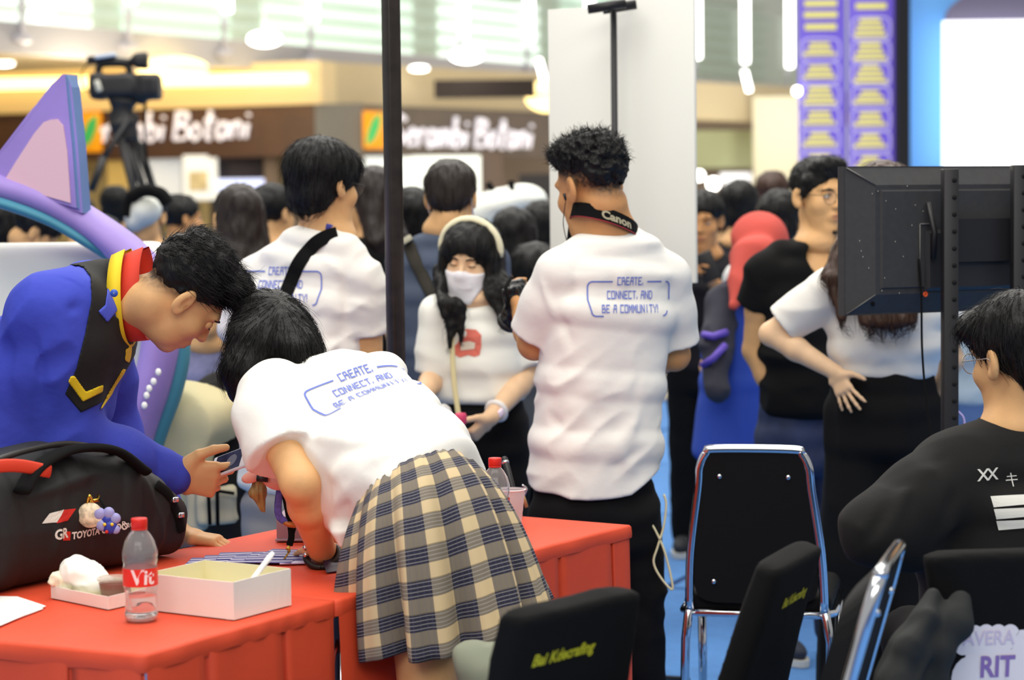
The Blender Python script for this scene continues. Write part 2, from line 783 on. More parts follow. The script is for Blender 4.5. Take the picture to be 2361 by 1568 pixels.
def pix_quads(text, px, py, cx, cy):
    """rectangles (x0,y0,x1,y1) of a pixel-font line centred on cx, cy = baseline"""
    wd = sum(len(PIX[c][0]) + 1 for c in text) - 1
    x = cx - wd * px / 2
    out = []
    for c in text:
        for r, row in enumerate(PIX[c]):
            for k, v in enumerate(row):
                if v == '1':
                    out.append((x + k * px, cy + (6 - r) * py, x + (k + 1) * px + px * .12, cy + (7 - r) * py + py * .05))
        x += (len(PIX[c][0]) + 1) * px
    return out


def line_quads(pts, wd, step=.012):
    out = []
    for (x0, y0), (x1, y1) in zip(pts[:-1], pts[1:]):
        L = math.hypot(x1 - x0, y1 - y0)
        n = max(1, int(L / step))
        nx, ny = -(y1 - y0) / L * wd / 2, (x1 - x0) / L * wd / 2
        for k in range(n):
            a, b = k / n, (k + 1) / n + .02
            ax_, ay = x0 + (x1 - x0) * a, y0 + (y1 - y0) * a
            bx, by = x0 + (x1 - x0) * b, y0 + (y1 - y0) * b
            out.append([(ax_ - nx, ay - ny), (bx - nx, by - ny), (bx + nx, by + ny), (ax_ + nx, ay + ny)])
    return out


def decal(name, quads, o, right, up, sc, d, m, parent, off=.0018):
    """flat print: 2-D quads laid on the surface of a sculpt, seen against direction d"""
    o, right, up = np.asarray(o, float), nrm(right), np.asarray(up, float)
    up = nrm(up - right * (up @ right))
    pts, F = [], []
    for q in quads:
        if len(q) == 4 and not hasattr(q[0], '__len__'):
            x0, y0, x1, y1 = q
            q = [(x0, y0), (x1, y0), (x1, y1), (x0, y1)]
        F.append([len(pts) + i for i in range(len(q))])
        pts += q
    pts = np.array(pts)
    Pn = o + pts[:, :1] * right + pts[:, 1:] * up
    Pn = sc.project(Pn - nrm(d) * .12, d, off)
    # leave out pieces that would span a step of the cloth
    F = [f for f in F if np.ptp(Pn[f] @ nrm(d)) < .012]
    me = mesh_py(name, Pn, F)
    return put(name, me, parent, [m])


def text_mesh(txt, size, shear=0.0, bold=0.0, extrude=0.0, align='CENTER', space=1.0):
    c = bpy.data.curves.new('t', 'FONT')
    c.body = txt
    c.size = size
    c.shear = shear
    c.offset = bold
    c.extrude = extrude
    c.align_x = align
    c.space_character = space
    c.resolution_u = 3
    o = bpy.data.objects.new('t', c)
    COL.objects.link(o)
    dg = bpy.context.evaluated_depsgraph_get()
    me = o.evaluated_get(dg).to_mesh()
    V = [tuple(v.co) for v in me.vertices]
    F = [tuple(p_.vertices) for p_ in me.polygons]
    o.evaluated_get(dg).to_mesh_clear()
    bpy.data.objects.remove(o)
    bpy.data.curves.remove(c)
    return V, F


def flat_text(name, txt, size, o, right, up, m, parent, **kw):
    V, F = text_mesh(txt, size, **kw)
    right, up = nrm(right), nrm(up)
    nn = np.cross(right, up)
    return put(name, mesh_py(name, [np.asarray(o) + right * v[0] + up * v[1] + nn * v[2] for v in V], F), parent, [m])


def proj_text(name, txt, size, o, right, up, sc, d, m, parent, off=.002, **kw):
    V, F = text_mesh(txt, size, **kw)
    right, up = nrm(right), nrm(up)
    Pn = np.array([np.asarray(o) + right * v[0] + up * v[1] for v in V])
    Pn = sc.project(Pn - nrm(d) * .1, d, off)
    return put(name, mesh_py(name, Pn, F), parent, [m])


def poly_sd(pts):
    """signed distance to a 2-D polygon, vectorised"""
    pts = np.asarray(pts, float)

    def f(u, v):
        d = np.full(np.broadcast(u, v).shape, 1e9)
        ins = np.zeros(d.shape, bool)
        n = len(pts)
        for i in range(n):
            a, b = pts[i], pts[(i + 1) % n]
            e = b - a
            wx, wy = u - a[0], v - a[1]
            t = np.clip((wx * e[0] + wy * e[1]) / (e @ e), 0, 1)
            d = np.minimum(d, (wx - e[0] * t) ** 2 + (wy - e[1] * t) ** 2)
            c = ((a[1] > v) != (b[1] > v))
            with np.errstate(divide='ignore', invalid='ignore'):
                xi = (b[0] - a[0]) * (v - a[1]) / (b[1] - a[1]) + a[0]
            ins ^= c & (u < xi)
        d = np.sqrt(d)
        return np.where(ins, -d, d)
    return f


def prism_sd(pix, Y):
    """region bounded by a pixel polygon laid out on the plane y=Y and swept along the viewing line through its middle"""
    pts = np.array([P(x, y, Y) for x, y in pix])
    c = pts.mean(0)
    dr = nrm(c - CAM)
    ex = nrm(np.cross(dr, V3(0, 0, 1)))
    ey = np.cross(ex, dr)
    g = poly_sd([((q - c) @ ex, (q - c) @ ey) for q in pts])

    def f(X, Yv, Z):
        x, y, z = X - c[0], Yv - c[1], Z - c[2]
        return g(x * ex[0] + y * ex[1] + z * ex[2], x * ey[0] + y * ey[1] + z * ey[2])
    return f
# ================================================================== SETTING
M_carpet = mat('blue_carpet', (84, 136, 200), .95, noise=.07, nscale=14, bump=.3, bscale=500)
M_joint = mat('carpet_joint', (40, 62, 110), .95)
M_mallfloor = mat('mall_floor', (200, 190, 170), .35)

fl = MB()
fl.box((0, 22, -.06), (70, 60, .1), m=0)
floor = fl.build('floor', [M_joint])
tag(floor, kind='structure')
a_, b_ = Pz(1490, 1378, 0.0), Pz(1625, 1308, 0.0)
ang = math.atan2(b_[1] - a_[1], b_[0] - a_[0])
ux, uy = V3(math.cos(ang), math.sin(ang), 0), V3(-math.sin(ang), math.cos(ang), 0)
pm = None
T_ = 2.0
for i in range(-5, 6):
    for j in range(-3, 7):
        c = a_ + ux * (i + .62) * T_ + uy * (j + .5) * T_
        if not (-8 < c[0] < 9 and .5 < c[1] < 17):
            continue
        if pm is None:
            q = MB()
            q.box((0, 0, .004), (T_ - .035, T_ - .035, .012), R=np.eye(3))
            pm = q.mesh('carpet_panel')
            pm.materials.append(M_carpet)
        o = bpy.data.objects.new('carpet_panel', pm)
        COL.objects.link(o)
        o.parent = floor
        o.location = (float(c[0]), float(c[1]), -.01)
        o.rotation_euler = (0, 0, ang)

mf = MB()
mf.box((0, 34, -.004), (70, 33, .02))
tag(mf.build('floor_mall', [M_mallfloor], floor))

# ---- upper gallery: slab, soffit, balustrade
ZE = 4.15
A0, A1 = Pz(45, 75, ZE), Pz(1810, 213, ZE)
ed = nrm(A1 - A0)
Lb = np.linalg.norm(A1 - A0)
en = nrm(np.cross(ed, V3(0, 0, 1)))
if en[1] > 0:
    en = -en            # en points to the camera side
M_slab = mat('slab_grey', (196, 193, 196), .5)
M_soffit = mat('soffit_cream', (214, 196, 160), .8)
M_bulk = mat('bulkhead_cream', (236, 214, 168), .8)
M_steel = mat('post_steel', (206, 204, 214), .35, metal=.3)
M_glass = mat('green_glass', (246, 252, 248), .08, trans=.95, ior=1.04)
M_tube = mat('lamp_white', (255, 255, 248), emit=7)
M_warm = mat('lamp_warm', (255, 226, 150), emit=3.2)
M_shopglow = mat('lit_shop_white', (250, 252, 255), emit=.9)


def along(t, off=0.0, z=0.0):
    return A0 + ed * t - en * off + V3(0, 0, z - ZE)


def strip(name, t0, t1, o0, o1, z0, z1, m, kind='structure', parent=None):
    q = MB()
    c = (along(t0, o0, z0) + along(t1, o1, z1)) / 2
    q.box(c, (t1 - t0, abs(o1 - o0), z1 - z0), R=np.array([ed, -en, V3(0, 0, 1)]))
    o = q.build(name, [m], parent)
    if kind:
        tag(o, kind=kind)
    return o


strip('trim_1', -12, Lb + 12, 0, .35, 3.86, 4.30, M_slab)
strip('ceiling', -14, Lb + 14, .35, 22, 3.90, 4.2, M_soffit)
up = strip('wall_upper', -14, Lb + 14, 6.0, 6.2, 4.2, 9, mat('upper_wall', (240, 247, 238), .8))
# lit shop windows of the upper floor
for k, (t0, t1, z0, z1) in enumerate([(-6, 2.2, 4.6, 6.6), (3, 7.2, 4.9, 7), (8, 11, 4.7, 6.6), (12, 17, 4.9, 7.2), (18, 22, 4.7, 6.4), (23, 29, 4.8, 7)]):
    strip('window_%d' % (k + 1), t0, t1, 5.94, 6.0, z0, z1, mat('upper_window_%d' % (k % 3), [(226, 240, 230), (240, 248, 243), (214, 234, 221)][k % 3], emit=[.75, .95, .7][k % 3]))
# horizontal louvre bands seen through the glass
for k in range(9):
    strip('trim_%d' % (k + 2), -10, Lb + 10, 5.80, 5.9, 4.5 + k * .33, 4.58 + k * .33, mat('louvre_green', (226, 238, 228), .6))

bal = empty('balustrade', along(Lb / 2, 0, 4.2), 'glass balustrade with steel posts along the upper gallery edge', 'balustrade')
npost = 12
step = Lb / (npost - 1)
pmesh = gmesh = tmesh = None
R_b = np.array([ed, -en, V3(0, 0, 1)])
rz_b = math.atan2(ed[1], ed[0])
for i in range(-2, npost + 2):
    c = along(i * step, -.06, 4.0)
    if pmesh is None:
        q = MB()
        q.box((0, 0, .9), (.075, .05, 1.9), bev=.01)
        q.box((0, 0, .06), (.34, .06, .12), bev=.02)
        q.box((0, -.02, .55), (.16, .05, .05), bev=.01)
        pmesh = q.mesh('post')
        pmesh.materials.append(M_steel)
        g = MB()
        g.box((0, 0, 0), (step - .16, .016, 1.5))
        gmesh = g.mesh('glass_panel')
        gmesh.materials.append(M_glass)
        t = MB()
        t.tube([(0, -.07, .72), (0, -.07, 2.4)], .085, 10)
        tmesh = t.mesh('light_tube')
        tmesh.materials.append(M_tube)
    for nm, me, off in (('post', pmesh, c), ('glass_panel', gmesh, along((i + .5) * step, -.02, 5.12)), ('light_tube', tmesh, c)):
        if nm == 'light_tube' and i < 1:
            continue
        o = bpy.data.objects.new(nm, me)
        COL.objects.link(o)
        o.parent = bal
        o.matrix_parent_inverse = parent_world(bal).inverted()
        o.location = Vector(off)
        o.rotation_euler = (0, 0, rz_b)
        if nm == 'light_tube':
            o['label'] = 'glowing white lamp tube'

YB_ = 20.0
# lamps of the gallery and the soffit
def lamp(name, px, py, z, r, ry, m, label, cat='lamp', h=.06, Y=None, rod=0):
    c = Pz(px, py, z) if Y is None else P(px, py, Y)
    e = empty(name, c, label, cat)
    q = MB()
    q.tube([c + V3(r * 1.02 * math.cos(t), r * 1.02 * math.sin(t), 0) for t in np.linspace(0, 2 * math.pi, 25)], r * .05, 6, cap=False)
    q.build('rim', [M_steel], e)
    q = MB()
    q.add(*sphere(c, (r, r, h), 20, 10), smooth=True)
    q.build('diffuser', [m], e)
    if rod:
        q = MB()
        q.tube([c + V3(0, 0, h * .9), c + V3(0, 0, rod)], .012, 6)
        q.build('rod', [M_steel], e)
    return e


for px, py, wd, lab in [(95, 33, 70, 'white round lamp glowing above the balustrade at the far left'), (610, 90, 90, 'white round lamp glowing above the balustrade over the shop sign'),
                        (1076, 128, 90, 'white round lamp glowing behind the balustrade left of the white board')]:
    c0 = P(px, py, 34)
    lamp('gallery_lamp', px, py, None, wd / 147 / 2.3, 0, M_tube, lab, h=.12, Y=34, rod=9 - c0[2])
for px, py, lab in [(8, 146, 'round white downlight in the cream soffit at the left edge'), (966, 158, 'round white downlight in the cream soffit right of the black column')]:
    lamp('downlight', px, py, 3.88, .17, .1, M_tube, lab, 'downlight', h=.05)
lamp('ceiling_bowl_light', 398, 160, None, .56, .3, M_warm, 'large warm round cove light glowing behind the video camera', 'ceiling light', h=.20, Y=33.5)
lamp('ceiling_bowl_light', 1262, 222, None, .36, .3, M_warm, 'warm round cove light half hidden by the white board', 'ceiling light', h=.26, Y=35)
for px, py, lab in [(1248, 160, 'slanted white strip light beside the white board'), (1722, 187, 'slanted white strip light between the white board and the purple banners')]:
    q = MB()
    q.tube([P(px - 6, py - 24, 36), P(px + 6, py + 24, 36)], .045, 10)
    o = q.build('strip_light', [M_tube])
    tag(o, lab, 'lamp')
q = MB()
q.add(*sphere(P(1838, 210, YB_ - .02), .042))
q.tube([P(1838, 210, YB_), P(1850, 210, YB_)], .016, 6, m=1)
tag(q.build('spot_light', [M_tube, M_steel]), 'small round white spotlight beside the purple banners', 'lamp')

# ---- shop front, left stretch and right stretch meeting at a corner
B0, B1 = P(-330, 400, 38.5), P(728, 400, 35.0)
B2, B3 = P(838, 400, 35.0), P(1930, 400, 45.5)
M_brown = mat('fascia_brown', (88, 62, 46), .5, noise=.12, nscale=3)
M_brown2 = mat('fascia_grey_brown', (104, 92, 84), .5, noise=.1, nscale=3)
M_grey = mat('pillar_grey', (122, 120, 116), .6)
M_dark = mat('shop_dark', (44, 32, 28), .6)


def wallbox(name, p0, p1, z0, z1, th, m, kind='structure', push=0.0, parent=None):
    p0, p1 = np.array(p0), np.array(p1)
    d = p1 - p0
    d[2] = 0
    L = np.linalg.norm(d)
    d = d / L
    n = V3(-d[1], d[0], 0)
    if n[1] < 0:
        n = -n
    c = (p0 + p1) / 2
    c[2] = (z0 + z1) / 2
    q = MB()
    q.box(c + n * (th / 2 + push), (L, th, z1 - z0), R=np.array([d, n, V3(0, 0, 1)]))
    o = q.build(name, [m], parent)
    if kind:
        tag(o, kind=kind)
    return o


def lerp(a, b, t):
    return np.asarray(a) * (1 - t) + np.asarray(b) * t


wallbox('wall_bulkhead_left', B0, lerp(B1, B2, .2), 3.26, 3.95, .6, M_bulk, push=-.1)
wallbox('wall_bulkhead_right', B1, B3, 3.22, 3.95, .6, M_soffit, push=.05)
q = MB()
q.tube([lerp(B0, B1, 0.0) + V3(0, -.5, 0), lerp(B0, B1, .99) + V3(0, -.5, 0)], .1, 8)
for v in range(len(q.V)):
    q.V[v] = (q.V[v][0], q.V[v][1], q.V[v][2] - (q.V[v][2] - 3.78 if False else 0))
cz = [v[2] for v in q.V]
mz = sum(cz) / len(cz)
q.V = [(x, y, z - mz + 3.72) for x, y, z in q.V]
tag(q.build('cove_light', [M_warm]), 'long warm cove light strip glowing under the left soffit', 'lamp')
q = MB()
q.box(P(1118, 205, 34.6), (1.6, .3, .28))
tag(q.build('air_vent', [M_dark]), 'dark air vent in the soffit right of the black column', 'vent')

wallbox('wall_shop_left', B0, B1, -.05, 3.3, .2, mat('shop_wall_cream', (226, 206, 150), .8), push=1.6)
wallbox('wall_shop_right', B2, B3, -.05, 3.3, .2, mat('shop_wall_brown', (150, 132, 118), .7), push=1.6)

fasc = wallbox('shop_sign', B0 + (B1 - B0) * .31, B1, 2.44, 3.26, .25, M_brown, kind=None)
tag(fasc, 'brown shop fascia with white brush lettering left of the corner', 'sign')
fasc2 = wallbox('shop_sign', B2, lerp(B2, B3, .48), 2.42, 3.24, .25, M_brown2, kind=None)
tag(fasc2, 'grey brown shop fascia with white brush lettering right of the corner', 'sign')
wallbox('wall_pillar', B1, B2, 0, 3.26, .3, M_grey)

# stroke letters (brush lettering), unit height 1
STROKE = {
    'S': [[(.55, .85), (.3, .95), (.08, .75), (.3, .52), (.5, .3), (.3, .05), (.02, .15)]],
    'B': [[(.12, .95), (.06, .02)], [(.1, .9), (.5, .85), (.42, .6), (.12, .5), (.5, .42), (.52, .1), (.06, .04)]],
    'e': [[(.06, .3), (.4, .38), (.3, .56), (.08, .4), (.1, .08), (.42, .1)]],
    'r': [[(.08, .55), (.06, .02)], [(.08, .36), (.22, .54), (.36, .5)]],
    'a': [[(.4, .5), (.12, .5), (.04, .2), (.2, .02), (.4, .3), (.42, .55), (.42, .02)]],
    'm': [[(.06, .55), (.05, .02)], [(.06, .38), (.2, .54), (.28, .4), (.28, .04)], [(.3, .4), (.42, .54), (.52, .4), (.54, .02)]],
    'b': [[(.1, .98), (.05, .02)], [(.07, .36), (.28, .5), (.42, .25), (.24, .02), (.06, .08)]],
    'i': [[(.1, .5), (.08, .02)], [(.11, .74), (.13, .82)]],
    'o': [[(.24, .54), (.04, .28), (.2, .02), (.42, .24), (.26, .54)]],
    't': [[(.2, .95), (.14, .1), (.28, .02)], [(.02, .62), (.4, .66)]],
    'n': [[(.06, .55), (.05, .02)], [(.06, .38), (.24, .55), (.36, .42), (.36, .02)]],
}
SW = {'S': .62, 'B': .62, 'e': .5, 'r': .42, 'a': .54, 'm': .66, 'b': .52, 'i': .24, 'o': .52, 't': .44, 'n': .5, ' ': .28}
M_letter = mat('letter_white', (248, 244, 255), .4, emit=.5)


def brush_sign(txt, o, d, h, parent, rad=.075, shear=.12):
    x = 0
    for ch in txt:
        if ch in STROKE:
            q = MB()
            for st in STROKE[ch]:
                pts = bez([np.asarray(o) + d * ((x + px_ + py_ * shear) * h) + V3(0, -.04, py_ * h) for px_, py_ in st], 4)
                rr = [rad * h * (1.15 - .4 * k / len(pts)) for k in range(len(pts))]
                q.tube(pts, rr, 6)
            q.build('letter', [M_letter], parent)
        x += SW[ch] * 1.02


dl = nrm((B1 - B0) * V3(1, 1, 0))
dr = nrm((B3 - B2) * V3(1, 1, 0))
o1 = P(108, 333, 36.7)
hh = .66


def on_wall(px, py, a, b):
    d = P(px, py, 30) - CAM
    e = b - a
    # CAM + s*d = a + t*e in plan
    A_ = np.array([[d[0], -e[0]], [d[1], -e[1]]])
    s_, t_ = np.linalg.solve(A_, (a - CAM)[:2])
    return CAM + d * s_ + V3(0, -.05, 0)


brush_sign('Serambi Botani', on_wall(172, 331, B0, B1), dl, .50, fasc, .075)
brush_sign('Serambi Botani', on_wall(903, 338, B2, B3), dr, .52, fasc2, .075)


def logo(px, py, Y, wd, ht, parent, dvec):
    c = P(px, py, Y)
    q = MB()
    q.box(c, (wd, .08, ht), R=axes(dvec, z=V3(0, 0, 1)), bev=.01)
    o = q.build('logo_board', [mat('logo_orange', (255, 165, 20), .5, emit=.35)], parent)
    o['label'] = 'orange logo board with a green leaf'
    q = MB()
    ex = nrm(dvec)
    pl = [(-.42, -.4), (-.30, -.05), (-.02, .3), (.40, .44), (.36, .1), (.12, -.22), (-.16, -.36)]
    q.prism([(x * wd, y * ht) for x, y in pl], c + V3(0, -.09, 0), ex, V3(0, 0, 1), V3(0, -1, 0), .02)
    q.build('leaf', [mat('logo_green', (70, 200, 110), .5, emit=.2)], o)


logo(208, 305, 36.5, .42, .66, fasc, dl)
logo(862, 300, 34.9, .42, .60, fasc2, dr)

# shop interior pieces
def flatbox(name, x0, y0, x1, y1, Y, m, th=.08, label=None, cat=None, parent=None, kind=None):
    p = [P(x0, y1, Y), P(x1, y0, Y)]
    c = (p[0] + p[1]) / 2
    q = MB()
    q.box(c, (abs(p[1][0] - p[0][0]), th, abs(p[1][2] - p[0][2])))
    o = q.build(name, [m] if not isinstance(m, list) else m, parent)
    return tag(o, label, cat, None, kind)


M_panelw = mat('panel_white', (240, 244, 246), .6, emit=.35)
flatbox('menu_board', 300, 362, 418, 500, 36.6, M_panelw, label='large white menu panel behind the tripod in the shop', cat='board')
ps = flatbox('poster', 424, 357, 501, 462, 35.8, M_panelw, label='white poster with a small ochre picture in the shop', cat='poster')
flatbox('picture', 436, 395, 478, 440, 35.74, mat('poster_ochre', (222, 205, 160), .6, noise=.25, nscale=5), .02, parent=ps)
flatbox('shelf_box', 505, 362, 612, 412, 36.6, M_dark, .9, label='dark brown cupboard above the blue lit counter', cat='cupboard')
lc_ = flatbox('lit_counter', 492, 412, 612, 445, 36.0, mat('counter_blue', (205, 215, 255), emit=1.1), .4, label='blue white glowing display counter in the left shop', cat='counter')
flatbox('counter_base', 492, 445, 612, 694, 36.0, M_dark, .36, parent=lc_)
flatbox('door_1', 612, 360, 640, 520, 35.8, mat('door_taupe', (130, 112, 98), .6), kind='structure')
flatbox('menu_lightbox', 838, 358, 1108, 475, 35.9, mat('lightbox_white', (250, 255, 248), emit=.95), label='bright white menu lightbox behind the black column', cat='lightbox')
flatbox('shop_cabinet', 1112, 352, 1160, 560, 36.4, mat('cab_taupe', (118, 100, 90), .6), label='taupe shop cabinet right of the bright lightbox', cat='cabinet')
flatbox('shop_screen', 1196, 400, 1300, 460, 36.4, mat('dark_screen', (52, 50, 54), .4), label='dark sign panel behind the white padded costume head', cat='panel')
flatbox('trim_20', 250, 340, 300, 460, 36.7, mat('yellow_post', (232, 200, 120), .7), kind='structure')
# right hand corridor
flatbox('wall_corridor', 1590, 222, 1860, 560, 46.5, mat('corridor_white', (240, 236, 214), .8), kind='structure')
flatbox('trim_21', 1600, 232, 1752, 262, 44.0, mat('corridor_band', (150, 146, 144), .6), kind='structure')
flatbox('roller_shutter', 1600, 300, 1738, 388, 44.0, mat('shutter_green', (196, 202, 160), .6), label='pale green roller shutter right of the white board', cat='shutter')
flatbox('wall_column', 1738, 222, 1846, 600, 43.0, mat('column_cream', (242, 234, 206), .7), kind='structure')
for px, py, r, lab in [(1645, 424, .11, 'round white lamp glow above the crowd right of the board'), (1612, 405, .09, 'small white lamp glow at the edge of the board'),
                       (1655, 485, .08, 'greenish white lamp glow behind the phone holding man')]:
    q = MB()
    q.add(*sphere(P(px, py, 38), r))
    tag(q.build('distant_lamp', [M_tube]), lab, 'lamp')
flatbox('shop_window', 1660, 398, 1732, 424, 43.5, M_shopglow, label='bright shop window below the green shutter', cat='window')

# ---- stage: banners, truss, LED screen
YB = 20.0
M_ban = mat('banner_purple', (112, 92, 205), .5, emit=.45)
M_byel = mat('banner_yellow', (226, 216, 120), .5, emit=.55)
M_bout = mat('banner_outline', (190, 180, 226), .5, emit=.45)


def banner(x0, x1, lab, rows):
    p0, p1 = P(x0, 640, YB), P(x1, -80, YB)
    c = (p0 + p1) / 2
    e = empty('banner', (c[0], c[1], p0[2]), lab, 'banner')
    wd, ht = p1[0] - p0[0], p1[2] - p0[2]
    q = MB()
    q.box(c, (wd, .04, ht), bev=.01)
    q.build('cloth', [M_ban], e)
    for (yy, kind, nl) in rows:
        cc = P((x0 + x1) / 2 - 3, yy, YB - .04)
        q = MB()
        rng = random.Random(int(yy) + x0)
        if kind == 't':
            for k in range(nl):
                w_ = wd * (.62 + .1 * rng.random())
                q.box(cc + V3(0, 0, (nl - 1 - 2 * k) * .045), (w_, .012, .055))
            q.build('lettering_block', [M_byel], e)
        else:
            for k in range(nl):
                w_ = wd * (.36 + .28 * (k / max(1, nl - 1)) + .1 * rng.random())
                q.box(cc + V3(-.01, 0, ((nl - 1) / 2 - k) * .046), (w_, .012, .034), bev=.005)
            q.build('lettering_block', [M_byel], e)
            q = MB()
            hw, hh_ = wd * .40, .105
            pts = []
            for k in range(29):
                a = 2 * math.pi * k / 28
                ca, sa = math.cos(a), math.sin(a)
                pts.append(cc + V3(hw * abs(ca) ** .45 * (1 if ca > 0 else -1), -.005, -.01 + hh_ * abs(sa) ** .45 * (1 if sa > 0 else -1)))
            q.tube(pts, .011, 5, cap=False)
            q.build('outline_ring', [M_bout], e)


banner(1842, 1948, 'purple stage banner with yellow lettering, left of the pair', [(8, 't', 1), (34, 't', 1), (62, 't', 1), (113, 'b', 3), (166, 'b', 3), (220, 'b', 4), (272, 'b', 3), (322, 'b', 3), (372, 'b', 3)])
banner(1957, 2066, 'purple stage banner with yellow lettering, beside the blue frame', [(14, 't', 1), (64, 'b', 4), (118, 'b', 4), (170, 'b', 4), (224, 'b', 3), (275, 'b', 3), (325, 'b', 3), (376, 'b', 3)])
flatbox('truss_panel', 2066, -60, 2094, 700, YB - .1, mat('truss_black', (22, 20, 24), .6), .2, label='black vertical stage panel between banner and blue frame', cat='panel')
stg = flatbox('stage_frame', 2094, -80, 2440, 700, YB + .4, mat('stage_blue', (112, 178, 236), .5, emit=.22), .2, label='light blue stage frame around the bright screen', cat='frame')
q = MB()
c = P(2178, 52, YB + .2)
sc_ = YB / F_PX
pl = [(0, 0), (0, 18 * sc_), (10 * sc_, 34 * sc_), (28 * sc_, 50 * sc_), (55 * sc_, 66 * sc_), (90 * sc_, 78 * sc_), (250 * sc_, 82 * sc_), (250 * sc_, 0)]
q.prism(pl, c, V3(1, 0, 0), V3(0, 0, 1), V3(0, -1, 0), .05)
o = q.build('frame_arch', [mat('stage_grey', (120, 112, 132), .5)], stg)
o['label'] = 'grey rounded top panel'
scr = flatbox('led_screen', 2175, 46, 2430, 394, YB, mat('screen_white', (255, 252, 255), emit=1.6), .1, label='bright white stage screen above the black monitor', cat='screen')
flatbox('pink_edge', 2172, 392, 2430, 402, YB - .06, mat('screen_pink', (255, 110, 190), emit=.9), .02, parent=scr)
flatbox('wall_stage_back', 1842, 380, 2700, 640, YB + 1.0, mat('stage_dark', (60, 50, 90), .7), kind='structure')
# ================================================================== THINGS
TZ = 0.75
M_red = mat('red_cloth', (224, 76, 42), .62, noise=.05, nscale=9, bump=.25, bscale=700)
M_white_card = mat('white_card', (244, 238, 230), .75)
M_card_in = mat('card_inside', (226, 218, 180), .85)
M_black = mat('black_fabric', (11, 11, 12), .9, bump=.25, bscale=900, spec=.25)
M_blackp = mat('black_plastic', (30, 30, 33), .42, noise=.15, nscale=40)
M_chrome = mat('chrome', (225, 228, 235), .12, metal=1.0)
M_paper = mat('paper_white', (250, 248, 244), .8)
M_paperbag = mat('thin_paper', (250, 247, 238), .7, bump=.5, bscale=30)
M_redcap = mat('cap_red', (226, 46, 34), .4)
M_pet = mat('clear_plastic', (250, 252, 252), .05, trans=.92, ior=1.25)

# ---- tables
TA, TB, TC = Pz(330, 1514, TZ), Pz(772, 1387, TZ), Pz(1452, 1213, TZ)
eAB, eBC = nrm(TB - TA), nrm(TC - TB)
eL = nrm(V3(-.90, .43, 0))
nL2 = nrm(V3(-eBC[1], eBC[0], 0))


